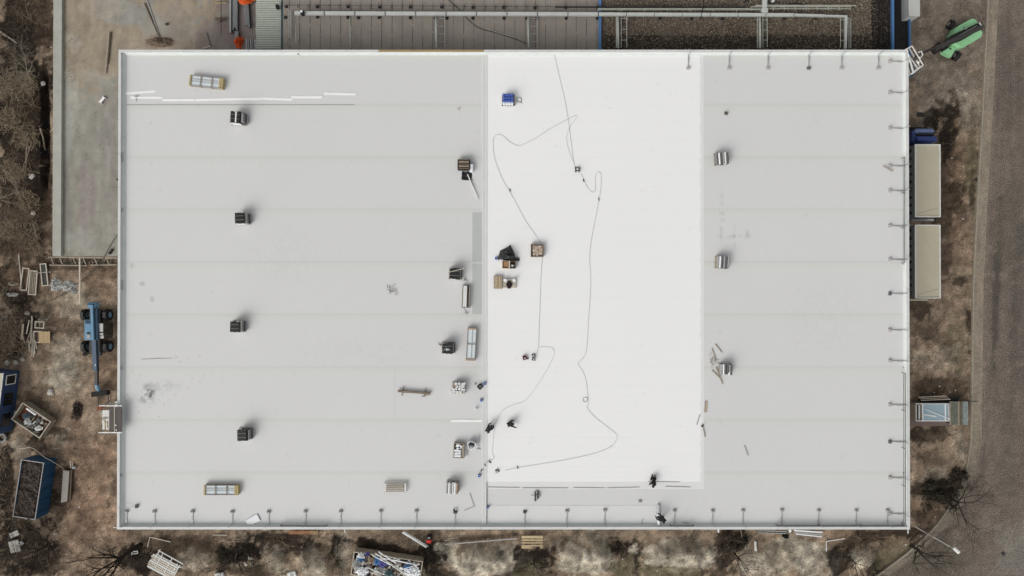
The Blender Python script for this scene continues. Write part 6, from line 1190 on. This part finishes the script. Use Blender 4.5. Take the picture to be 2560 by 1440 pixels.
MB().box((cx_+.3, cy_, 1.28), (W_-.95, L_-.12, .12)).build('glass_pane', M['ltglass'], t_); MB().box((b.x-.22, cy_, 1.24), (.3, L_-.2, .12)).build('glass_pane', mat('pane2', (.24,.28,.31), .3, .1), t_); MB().box((a.x+.36, cy_, 1.22), (.36, L_-.3, .06)).build('dark_gap', M['iron'], t_); MB().box((a.x+.38, cy_, 1.3), (.09, L_-.35, .06)).build('white_bar', M['film'], t_)
for x in (a.x+.7, b.x-.42): MB().box((x, cy_, 1.37), (.1, L_+.02, .06)).build('band', M['film'], t_)
rb = MB(); rb.box((cx_, a.y-.03, 1.33), (W_, .08, .08)).box((cx_, b.y+.03, 1.33), (W_, .1, .08)).box((a.x+.04, cy_, 1.33), (.08, L_-.2, .08)).box((b.x-.04, cy_, 1.33), (.08, L_-.2, .08)); rb.build('crate_rim', M['offwhite'], t_)
MB().beam((a.x+.95, a.y-.55, 1.42), (b.x+.02, b.y+.22, 1.42), .07, .05).build('diagonal_lath', M['film'], t_); MB().box((a.x+1.1, cy_-.28, 1.36), (.5,.12,.03), rz=-.15).box((a.x+1.75, cy_-.38, 1.36), (.8,.15,.03), rz=-.15).build('white_label', M['offwhite'], t_)
for i, py in enumerate((992, 996, 1000)): plank((2296+i*3, py+1), (2366+i*5, py-2), .06, 'pwood' if i != 1 else 'card', ('upper','middle','lower')[i]+' of three long battens above the glass crate', 1.0, .06, 'long_batten')
for i, py in enumerate((999, 1004)): pass
tag(MB().box((0,0,.2), (3.9,.55,.35)).build('shade_strip', M['rubber'], None, P(2345, 998, .1)), 'dark girder put in as a solid strip under the three battens', 'shading')  # solid dark strip stands for the shade under the battens
for i, (px, py) in enumerate(((2335,981),(2375,980),(2388,976),(2349,966),(2380,395),(2409,417),(2408,547),(2303,1341),(2338,1292),(2309,1364),(105,208),(127,118),(115,325),(198,1268),(136,1335),(120,1413),(732,1366),(575,1370),(1556,1397),(1643,1427),(2265,1362),(2405,1383))):
    if px == 2405: continue
    tag(MB().rock((0,0,.04), random.uniform(.05,.1), random.Random(i), .7, 1).build('litter', M['film'], None, GP(px, py)), 'tiny white scrap lying in the dirt around the warehouse', 'litter', 'white scraps of litter in the dirt')
# street lamp with a white head, leaning outwards in this view
t_ = thing('street_lamp', 'slender white street lamp at the lower right corner with a pale head over the road', 'street lamp', G(2287, 1316)); c = t_.location
hd = P(2393, 1377, 6.0)-c
MB().tube([(0,0,0),(.05,-.02,3.0),(.12,-.05,5.6)], [.06,.05,.04], 10).build('pole', M['offwhite'], t_); MB().tube([(.12,-.05,5.6), (hd.x*.35, hd.y*.3, 5.95), (hd.x*.9, hd.y*.88, 6.05)], .03, 8).build('arm', M['offwhite'], t_)
a_ = math.atan2(hd.y, hd.x); MB().box((hd.x, hd.y, 6.03), (.75,.32,.14), rz=-.75, ch=.08).build('lamp_head', M['offwhite'], t_)

# ================================================================ PEOPLE
def skin(name, J, E, Rr, m, parent, sub=1):
    names = list(J); me = bpy.data.meshes.new(name); me.from_pydata([J[k] for k in names], [(names.index(a), names.index(b)) for a, b in E], [])
    o = bpy.data.objects.new(name, me); C.objects.link(o); o.modifiers.new('skin', 'SKIN'); sv = me.skin_vertices[0].data
    for i, k in enumerate(names): sv[i].radius = (Rr[k], Rr[k]); sv[i].use_root = (i == 0); sv[i].use_loose = False
    if sub: sm = o.modifiers.new('sub', 'SUBSURF'); sm.levels = sub; sm.render_levels = sub
    me.materials.append(m if not isinstance(m, str) else M[m]); o.parent = parent; return o
def person(px, py, z, rz, label, pose, coat='cloth', cap='cloth', trou='cloth'):
    t_ = thing('person', label, 'person', P(px, py, ROOF+z), R(rz), None)
    J = {}
    if pose == 'kneel':    # on both knees, leaning forward over the work (+y is forward)
        J.update(pel=(0,-.22,.42), spine=(0,-.05,.62), chest=(0,.16,.74), neck=(0,.30,.78), headb=(0,.36,.80), head=(0,.45,.82), nose=(0,.50,.73))
        for s, n in ((-1,'l'),(1,'r')):
            J.update({n+'hip':(s*.10,-.2,.40), n+'knee':(s*.15,.08,.08), n+'ank':(s*.14,-.34,.07), n+'toe':(s*.14,-.48,.05), n+'sho':(s*.19,.20,.72), n+'elb':(s*.27,.33,.45), n+'wri':(s*.16,.50,.20), n+'palm':(s*.15,.55,.13)})
    elif pose == 'crouch':  # squatting, one arm stretched to the side
        J.update(pel=(0,-.18,.32), spine=(0,-.06,.50), chest=(0,.08,.68), neck=(0,.17,.78), headb=(0,.21,.81), head=(0,.27,.86), nose=(0,.34,.80))
        for s, n in ((-1,'l'),(1,'r')):
            J.update({n+'hip':(s*.11,-.16,.30), n+'knee':(s*.20,.20,.42), n+'ank':(s*.16,.0,.08), n+'toe':(s*.17,.16,.05), n+'sho':(s*.19,.10,.67), n+'elb':(s*(.27 if s < 0 else .36),.25,.50), n+'wri':(s*(.2 if s < 0 else .50),.38,.36), n+'palm':(s*(.18 if s < 0 else .56),.42,.30)})
    else:                   # stooping, feet on the roof, back bent forward
        J.update(pel=(0,-.25,.82), spine=(0,-.06,.96), chest=(0,.18,1.0), neck=(0,.33,.98), headb=(0,.39,.97), head=(0,.48,.94), nose=(0,.52,.85))
        for s, n in ((-1,'l'),(1,'r')):
            J.update({n+'hip':(s*.10,-.24,.80), n+'knee':(s*.15,-.10,.44), n+'ank':(s*.16,-.28,.09), n+'toe':(s*.17,-.12,.05), n+'sho':(s*.19,.22,.98), n+'elb':(s*.26,.36,.74), n+'wri':(s*.17,.52,.50), n+'palm':(s*.15,.57,.43)})
    E = [('pel','spine'),('spine','chest'),('chest','neck'),('neck','headb'),('headb','head'),('headb','nose')]
    Rr = dict(pel=.135, spine=.13, chest=.15, neck=.06, headb=.08, head=.10, nose=.03)
    for n in 'lr':
        E += [('pel',n+'hip'),(n+'hip',n+'knee'),(n+'knee',n+'ank'),(n+'ank',n+'toe'),('chest',n+'sho'),(n+'sho',n+'elb'),(n+'elb',n+'wri'),(n+'wri',n+'palm')]
        Rr.update({n+'hip':.10, n+'knee':.065, n+'ank':.045, n+'toe':.04, n+'sho':.07, n+'elb':.048, n+'wri':.032, n+'palm':.035})
        p_ = Vector(J[n+'palm']); s = -1 if n == 'l' else 1
        for i in range(4):
            o = (i-1.5)*.02; J[n+f'f{i}a'] = tuple(p_+Vector((o, .045+.004*(i in (1,2)), -.02))); J[n+f'f{i}b'] = tuple(p_+Vector((o*1.1, .07+.01*(i in (1,2)), -.05))); E += [(n+'palm', n+f'f{i}a'), (n+f'f{i}a', n+f'f{i}b')]; Rr[n+f'f{i}a'] = .009; Rr[n+f'f{i}b'] = .008
        J[n+'ta'] = tuple(p_+Vector((-s*.045, .01, -.015))); J[n+'tb'] = tuple(p_+Vector((-s*.055, .035, -.03))); E += [(n+'palm', n+'ta'), (n+'ta', n+'tb')]; Rr[n+'ta'] = .01; Rr[n+'tb'] = .009
    skin('body', J, E, Rr, 'skin', t_)
    jk = ['chest','spine','pel','neck']+[n+k for n in 'lr' for k in ('sho','elb','wri')]
    skin('jacket', {k: J[k] for k in jk}, [('pel','spine'),('spine','chest'),('chest','neck')]+[e for n in 'lr' for e in (('chest',n+'sho'),(n+'sho',n+'elb'),(n+'elb',n+'wri'))], {k: Rr[k]+.03 for k in jk}, coat, t_)
    tk = ['pel']+[n+k for n in 'lr' for k in ('hip','knee','ank')]
    skin('trousers', {k: J[k] for k in tk}, [e for n in 'lr' for e in (('pel',n+'hip'),(n+'hip',n+'knee'),(n+'knee',n+'ank'))], {k: Rr[k]+.025 for k in tk}, trou, t_)
    for n in 'lr': a_, b_ = Vector(J[n+'ank']), Vector(J[n+'toe']); MB().tube([a_, (a_+b_)/2-Vector((0,0,.01)), b_], [.06,.06,.045], 8).build('boot', M['rubber'], t_)
    h_ = Vector(J['head']); b_ = Vector(J['headb']); d = (h_-b_).normalized()
    vs = MB(); u_ = Vector((0,-.02,.035)); vs.tube([b_-d*.04+u_, b_+d*.03+u_, h_+d*.02+u_, h_+d*.08+u_, h_+d*.11+u_], [.09,.125,.128,.09,.03], 14); vs.build('cap', M[cap], t_, smooth=True)
    for s in (-1, 1): MB().rock(tuple(b_+(h_-b_)*.45+Vector((s*.095,0,0))), .022).build('ear', M['skin'], t_)
    f_ = Vector(J['nose']); 
    for s in (-1, 1): MB().rock(tuple(f_+(h_-f_)*.35+Vector((s*.032,.035,0))), .011).build('eye', M['rubber'], t_)
    MB().box(tuple(f_+Vector((0,-.02,-.02))), (.045,.012,.012)).build('mouth', M['dred'], t_)
    return t_
person(1276, 1058, 0, -70, 'worker in black crouching with one arm out, right of the pale curved cable', 'crouch')
person(1223, 1070, 0, -35, 'worker in black bending over right beside the divider', 'kneel')
person(1631, 1199, 0, 165, 'worker in black kneeling on the dark batten at the lower edge of the white field', 'kneel')
person(1650, 1291, 0, 55, 'worker in black stooping over the white membrane roll at the bottom edge', 'stoop')

# ================================================================ VEGETATION
def grow(mb, p, d, l, r, depth, rnd, spread=.6, up=.12, kids=(2,3), seg=3, minr=.004, shrink=.72):
    pts, rs = [Vector(p)], [r]; d = d.normalized()
    for i in range(seg):
        d = (d+Vector((rnd.gauss(0,.16), rnd.gauss(0,.16), rnd.gauss(0,.10)+up*.3))).normalized(); pts.append(pts[-1]+d*l/seg); rs.append(max(minr, r*(1-.42*(i+1)/seg)))
    mb.tube(pts, rs, 5 if r > .03 else 3, cap=False)
    if depth <= 0: return
    for k in range(rnd.randint(*kids)+1):
        i = rnd.randint(1, seg) if k else seg; a = rnd.uniform(0, 6.283); s_ = Vector((math.cos(a), math.sin(a), rnd.uniform(-.2,.5)))
        grow(mb, pts[i], d*(1-spread*.55)+s_*spread*(.8 if k else .35), l*shrink*rnd.uniform(.75,1.1), rs[i]*.68, depth-1, rnd, spread, up, kids, max(2, seg-1), minr, shrink)
def bare_tree(px, py, h, label, m='bark', lean=(0,0), seed=0, depth=4, spread=.6, r=.14, trunk=.3, kids=(2,3), zb=None):
    rnd = random.Random(seed); q = GP(px, py, -.05); t_ = thing('bare_tree', label, 'tree', q)
    d = Vector((lean[0], lean[1], 1)).normalized(); tp = [Vector((0,0,0))]
    for i in range(4): tp.append(tp[-1]+(d+Vector((rnd.gauss(0,.06), rnd.gauss(0,.06), 0))).normalized()*h*trunk/4)
    MB().tube(tp, [r*1.35, r, r*.93, r*.87, r*.8], 8, cap=False).build('trunk', M[m], t_)
    cr = MB()
    n = rnd.randint(5, 6)
    for k in range(n):
        a = 6.283*k/n+rnd.uniform(-.3, .3); b = tp[rnd.choice((3,4,4))]
        grow(cr, b, d*.75+Vector((math.cos(a), math.sin(a), 0))*spread, h*.36*rnd.uniform(.8,1.15), r*.5, depth, rnd, spread, .15, kids)
    cr.build('crown', M[m], t_); return t_
bare_tree(352, 1362, 7.5, 'dark bare tree at the lower left, leaning over the dirt yard', lean=(-.35,-.25), seed=3, r=.22, trunk=.35)
bare_tree(2378, 1246, 6.5, 'bare tree at the kerb bend, its branches reaching over the road', seed=5, r=.14, kids=(3,3), spread=.75, trunk=.2)
bare_tree(2277, 1366, 6.5, 'bare tree below the lower right roof corner, beside the street lamp', seed=8, r=.16, kids=(3,3), spread=.8, trunk=.2)
bare_tree(1838, 1385, 5.5, 'bare tree at the bottom, right of the third sand mound', seed=11, r=.09, spread=.7, trunk=.25)
bare_tree(1335, 1402, 5.0, 'bare tree at the bottom, below the yellow-brown timber frame', seed=14, r=.08, spread=.75, trunk=.2)
bare_tree(600, 1388, 5.5, 'bare tree standing in the dark hollow at the lower left', seed=17, r=.10, spread=.75, trunk=.25)
bare_tree(2130, 1400, 4.5, 'small bare tree left of the bare tree by the street lamp', seed=19, r=.07, spread=.8, trunk=.2)
bare_tree(1085, 1380, 4.5, 'small bare tree right of the long rubbish container', seed=23, r=.07, spread=.8, trunk=.2)
for i, (px, py, m_, h_) in enumerate(((95,60,'twig',5),(88,190,'pbark',5.5),(100,270,'twig',5),(75,330,'gtwig',6),(96,430,'twig',5),(60,480,'pbark',6),(92,545,'twig',5),(60,610,'gtwig',5.5),(45,120,'bark',6),(110,640,'twig',4.5),(70,860,'twig',4.5),(40,770,'pbark',5),(55,1410,'bark',5),(30,1290,'twig',5),(110,1370,'bark',4.5))):
    bare_tree(px, py, h_, ORD[i]+' bare thicket tree along the left edge, counted in rough order down the picture' if False else 'bare tree in the left brush '+('beside the upper yard slab','beside the retaining wall at the white boulder','left of the dark trench','at the long straight pale log','level with the black hook on the roof edge','level with the middle of the slab','beside the broken pale log','level with the slab formwork','near the mossy fallen trunk','at the end of the formwork timbers','above the blue cabin','left of the plywood board','at the crooked pale branch','left of the large blue container','below the white broken slabs')[i], m_, seed=200+i, r=.07, depth=4, spread=.85, trunk=.18, lean=(-.2, random.uniform(-.15,.15)))
# shrubs: prototypes copied through the thickets
def shrub(label, m, seed, R_=1.9, n=8, depth=3, spread=.9, rad=.026):
    rnd = random.Random(seed); t_ = thing('bare_shrub', label, 'shrub', (0,0,0)); mb = MB()
    for k in range(n):
        a = rnd.uniform(0, 6.283); b = Vector((math.cos(a)*rnd.uniform(0,.3), math.sin(a)*rnd.uniform(0,.3), 0)); grow(mb, b, Vector((math.cos(a)*spread, math.sin(a)*spread, rnd.uniform(.4,1.1))), R_*rnd.uniform(.3,1.0), rad, depth, rnd, .75, 0, (1,2), 3, .005, .7)
    mb.build('branches', M[m], t_); c = MB()
    for k in range(4): c.tube([(rnd.uniform(-.2,.2), rnd.uniform(-.2,.2), 0), (rnd.uniform(-.2,.2), rnd.uniform(-.2,.2), .5)], .035, 5)
    c.build('stems', M[m], t_); return t_
protos = [shrub('x', 'twig', 101), shrub('x', 'twig', 102, 2.3, 8), shrub('x', 'gtwig', 103, 2.0, 7), shrub('x', 'pbark', 104, 1.8, 9, 3), shrub('x', 'bark', 105, 1.9, 12, 3)]
used_p = set()
def plant(k, px, py, label, s=1.0, grp='bare shrubs in the thickets'):
    q = GP(px, py, -.03)
    if k in used_p: o = dup(protos[k], q, random.uniform(0, 6.28), label, None, grp)
    else: o = protos[k]; used_p.add(k); o.location = q; o['label'] = label; o['group'] = grp
    o.scale = (s, s, s*random.uniform(.8, 1.1)); return o
r_ = random.Random(5)
Lw = ['brown bare shrub in the thicket left of the grey yard slab', 'olive bare shrub in the thicket left of the grey yard slab', 'pale grey bare shrub in the thicket left of the grey yard slab', 'dark bare shrub in the thicket left of the grey yard slab']
li = {0:0, 1:0, 2:1, 3:2, 4:3}
for j in range(15):
    for i in range(2):
        px, py = 14+i*48+r_.uniform(-18,18)-(j % 2)*12, -20+j*44+r_.uniform(-14,14)
        if px > 98: continue
        k = r_.choice((0,1,2,3,4,0,1) if py > 150 else (4,4,0,4,2))
        if py < 150 and r_.random() < .4: continue; plant(k, px, py, Lw[li[k]], r_.uniform(.8,1.25))
L2 = ['brown bare shrub in the dark brush left of the telehandler', 'olive bare shrub in the dark brush left of the telehandler', 'pale grey bare shrub in the dark brush left of the telehandler', 'dark bare shrub in the dark brush left of the telehandler']
for px, py in ((12,672),(10,740),(28,770),(8,800),(38,815),(15,850),(40,880),(12,885),(52,760),(30,650)): k = r_.choice((0,1,2,3,4)); plant(k, px, py, L2[li[k]], r_.uniform(.7,1.1))
L3 = ['brown bare shrub in the dark brush at the lower left corner', 'olive bare shrub in the dark brush at the lower left corner', 'pale grey bare shrub in the dark brush at the lower left corner', 'dark bare shrub in the dark brush at the lower left corner']
for px, py in ((10,1150),(6,1200),(14,1260),(8,1320),(20,1390),(70,1330),(90,1380),(60,1410),(110,1420),(95,1330),(30,1430),(140,1430),(125,1370),(82,1420)): k = r_.choice((0,4,4,1,2)); plant(k, px, py, L3[li[k]], r_.uniform(.7,1.1))
for px, py, k, lab in ((330,1390,4,'dark bare shrub at the foot of the dark tree at the lower left'),(560,1385,4,'dark bare shrub left of the bare tree in the hollow'),(640,1380,4,'dark bare shrub right of the bare tree in the hollow'),(700,1352,0,'brown bare shrub below the orange pallet'),(760,1362,4,'dark bare shrub between orange pallet and rubbish container'),(840,1360,4,'dark bare shrub at the upper left of the rubbish container'),(840,1405,4,'dark bare shrub left of the rubbish container end'),(1095,1400,4,'dark bare shrub under the small bare tree by the rubbish container'),(1125,1432,0,'brown bare shrub at the bottom edge left of the first sand mound'),(1345,1425,3,'pale grey bare shrub at the bottom edge below the timber frame'),(1370,1388,4,'dark bare shrub left of the second sand mound'),(1560,1370,4,'dark bare shrub right of the second sand mound, upper one'),(1585,1410,3,'pale grey bare shrub right of the second sand mound, lower one'),(1540,1345,0,'brown bare shrub near the roof edge between second and third mound'),(1700,1437,3,'pale grey bare shrub at the bottom edge below the third mound'),(1825,1350,0,'brown bare shrub left of the black plastic bag'),(1805,1405,4,'dark bare shrub right of the third sand mound'),(2080,1395,4,'dark bare shrub left of the lower right sand patch'),(2115,1375,4,'dark bare shrub above the small bare tree at the lower right'),(2190,1430,4,'dark bare shrub at the bottom edge near the right sand patch'),(2150,1345,0,'brown bare shrub near the roof edge at the lower right'),(2200,1350,4,'dark bare shrub under the lower right roof corner'),(2330,1215,4,'dark bare shrub above the kerb bend, left one'),(2365,1225,4,'dark bare shrub above the kerb bend, middle one'),(2395,1190,0,'brown bare shrub at the kerb below the glass crate'),(2345,1250,4,'dark bare shrub above the kerb bend, lowest one'),(2295,1235,0,'brown bare shrub beside the lower right wall'),(2320,1310,0,'brown bare shrub right of the street lamp foot'),(2400,470,0,'brown bare shrub right of the first beige trailer')):
    plant(k, px, py, lab, r_.uniform(.75,1.05), 'bare shrubs around the warehouse').scale.z *= .7
for k_, o_ in enumerate(protos):
    if k_ not in used_p:
        for c_ in list(o_.children): bpy.data.objects.remove(c_)
        bpy.data.objects.remove(o_)
# evergreen-dark bush at the kerb
def bush(px, py, rr, h, label, m, seed, n=900):
    rnd = random.Random(seed); t_ = thing('dark_bush', label, 'bush', GP(px, py)); mb = MB(); cl = [(rnd.uniform(-1,1)*rr*1.1, rnd.uniform(-1,1)*rr*.7, rr*rnd.uniform(.18,.5), rnd.uniform(.4,1.1)) for _ in range(11)]
    for i in range(n):
        cc = cl[int(rnd.random()**1.3*len(cl))]; a = rnd.uniform(0,6.283); u = abs(rnd.gauss(0,.55)); x, y = cc[0]+math.cos(a)*cc[2]*u, cc[1]+math.sin(a)*cc[2]*u; z = h*cc[3]*max(.05, 1-u*u*.6)*rnd.uniform(.2,1.05)+.03
        s_ = rnd.uniform(.05,.16); d = Vector((rnd.gauss(0,1), rnd.gauss(0,1), rnd.gauss(0,.6))).normalized()*s_; e = Vector((rnd.gauss(0,1), rnd.gauss(0,1), rnd.gauss(0,.6))).normalized()*s_*.6
        p_ = Vector((x,y,z)); mb.add([p_-d, p_+e, p_+d, p_-e], [(0,1,2,3)])
    mb.build('foliage', m, t_); c = MB()
    for k in range(5): c.tube([(0,0,0), (rnd.uniform(-.5,.5)*rr, rnd.uniform(-.5,.5)*rr, h*.6)], .03, 5)
    c.build('stems', M['bark'], t_)
m_fol = mat('dark_foliage', (.042,.038,.024), .9, .5, 4); m_fol2 = mat('brown_foliage', (.05,.038,.024), .9, .5, 4)
bush(2350, 1235, 1.7, 1.3, 'wide dark evergreen bush above the kerb bend', m_fol, 1, 1900); bush(2385, 1195, 1.0, 1.0, 'dark brown bush at the kerb above the evergreen one', m_fol2, 2)
bush(1830, 1355, 1.2, .7, 'brown bush beside the black plastic bag', m_fol2, 5); bush(1088, 1392, 1.1, .8, 'dark bush right of the rubbish container', m_fol, 8); bush(600, 1380, 1.7, .7, 'dark bush in the hollow at the lower left', m_fol, 9)
# fallen logs and dead wood
for i, (a, b, r0, m_, lab) in enumerate((((0,76),(46,112),.12,'pbark','mossy fallen trunk at the upper left edge'),((72,345),(65,442),.07,'pbark','long straight pale log in the left thicket'),((77,362),(68,410),.06,'pbark','short pale log leaning on the long straight one'),((101,322),(105,372),.09,'pbark','pale log standing beside the dark trench'),((86,560),(96,600),.1,'pbark','broken pale log in the lower part of the left thicket'),((8,500),(70,520),.05,'twig','thin brown pole across the left thicket'),((0,560),(60,610),.05,'twig','thin brown pole in the lower part of the left thicket'),((0,895),(50,875),.06,'pbark','pale log above the blue cabin, upper one'),((50,872),(70,905),.04,'pbark','thin bent branch above the blue cabin'),((60,1395),(100,1380),.05,'pbark','crooked pale branch at the lower left corner'),((1130,1350),(1150,1352),.03,'pbark','tiny pale branch by the long pole'),((700,1345),(570,1352),.04,'bark','dark fallen branch under the bottom roof edge, left part'),((620,1425),(690,1395),.05,'bark','dark fallen branch below the hollow at the lower left'))):
    A, B = GP(*a, .2), GP(*b, .25); c = (A+B)/2; rnd = random.Random(i); pts = [A-c+(B-A)*(k/5)+Vector((rnd.gauss(0,.05), rnd.gauss(0,.05), rnd.gauss(0,.03))) for k in range(6)]
    tag(MB().tube(pts, [r0*(1-.08*k) for k in range(6)], 7).build('log', M[m_], None, c), lab, 'log')
# ground cover that nobody could count
def scatter(name, n, boxpx, size, m, label, maskcol=None, up=.05, dens=None, blobs=None):
    x0_, y0_, x1_, y1_ = boxpx; a, b = P(x0_, y1_), P(x1_, y0_)
    def pick(n):
        k = rng.random((n*3, 2)); X = a.x+k[:,0]*(b.x-a.x); Y = a.y+k[:,1]*(b.y-a.y)
        PX, PY = W2P(X, Y, 0); w_ = (N1.fbm(PX/28, PY/28, 4)*.9+.5)
        if blobs is not None:
            t_ = np.zeros_like(PX)
            for cx, cy, rx, ry in blobs: t_ = np.maximum(t_, 1-sstep(.7,1.3, np.sqrt(((PX-cx)/rx)**2+((PY-cy)/ry)**2)+N2.fbm(PX/20,PY/20,3)*.4))
            w_ = t_
        keep = rng.random(n*3) < w_; return X[keep][:n], Y[keep][:n]
    X, Y = pick(n); n = len(X); ang = rng.random(n)*6.28; s_ = size[0]+rng.random(n)**2*(size[1]-size[0]); Z = gh(X, Y)
    d = np.stack([np.cos(ang), np.sin(ang)], 1)*s_[:,None]; e = np.stack([-np.sin(ang), np.cos(ang)], 1)*(s_*.035+.007)[:,None]
    V = np.zeros((n,4,3)); base = np.stack([X,Y],1); V[:,0,:2] = base-d*.5-e; V[:,1,:2] = base-d*.5+e; V[:,2,:2] = base+d*.5+e; V[:,3,:2] = base+d*.5-e
    V[:,:,2] = Z[:,None]+.01; V[:,2:,2] += (rng.random(n)*up)[:,None]; V[:,:2,2] += (rng.random(n)*up*.5)[:,None]
    Fr = np.arange(n*4, dtype=np.int32).reshape(-1,4)
    me = bpy.data.meshes.new(name); me.vertices.add(n*4); me.vertices.foreach_set('co', V.astype(np.float32).ravel()); me.loops.add(n*4); me.loops.foreach_set('vertex_index', Fr.ravel()); me.polygons.add(n); me.polygons.foreach_set('loop_start', np.arange(0,n*4,4,dtype=np.int32)); me.update(calc_edges=True)
    me.materials.append(m); o = bpy.data.objects.new(name, me); C.objects.link(o); o['kind'] = 'stuff'; o['label'] = label; return o
m_dg = mat('dead_grass', (.19,.15,.10), .95, .5, 4); m_dk = mat('dark_litter', (.03,.022,.016), .95, .5, 4); m_ol = mat('olive_grass', (.115,.105,.055), .95, .4, 4); m_tan = mat('tan_litter', (.29,.24,.17), .95, .4, 4); m_br = mat('brown_litter', (.10,.07,.048), .95, .5, 4)
THK = [(40,215,50,35),(15,300,35,28),(65,345,35,30),(30,430,45,22),(70,500,30,30),(50,575,45,25),(95,620,20,30)]
scatter('twig_litter', 3500, (-30,-20,108,640), (.12,.8), m_dg, 'pale dead twigs covering parts of the left thicket', up=.5, blobs=THK)
scatter('brown_litter', 2000, (-30,-20,128,900), (.08,.4), m_br, 'brown leaf and twig litter in the left thicket', up=.2)
scatter('dead_grass', 1800, (-20,640,293,1440), (.04,.18), m_dg, 'dry grass bits in the left dirt yard', up=.05)
scatter('dark_litter', 1500, (-20,640,293,1440), (.04,.14), m_br, 'dark crumbs in the left dirt yard', up=.04)
scatter('twig_litter', 900, (-20,1120,150,1440), (.12,.6), m_dg, 'dead twigs in the lower left brush', up=.3)
scatter('dark_litter', 3200, (293,1318,2330,1460), (.04,.20), m_dk, 'dark litter along the strip below the warehouse', up=.08)
scatter('dead_grass', 3200, (293,1318,2330,1460), (.04,.22), m_dg, 'dry grass along the strip below the warehouse', up=.10)
scatter('olive_grass', 3500, (293,1350,2330,1460), (.05,.22), m_ol, 'olive grass in the hollows below the warehouse', up=.12, blobs=[(1335,1430,55,25),(1570,1415,60,35),(1680,1432,130,18),(2240,1400,60,50),(620,1425,90,20),(480,1390,90,40)])
scatter('brown_litter', 2600, (2275,270,2432,1330), (.04,.20), m_br, 'brown litter on the verge beside the trailers', up=.06)
scatter('dead_grass', 2600, (2275,270,2436,1330), (.04,.18), m_dg, 'dry grass on the verge beside the trailers', up=.06)
scatter('olive_grass', 2200, (2380,280,2440,1180), (.04,.18), m_ol, 'olive grass along the kerb', up=.06)
scatter('tan_litter', 900, (2275,0,2455,300), (.03,.10), m_tan, 'fine gravel bits on the forecourt', up=.03)
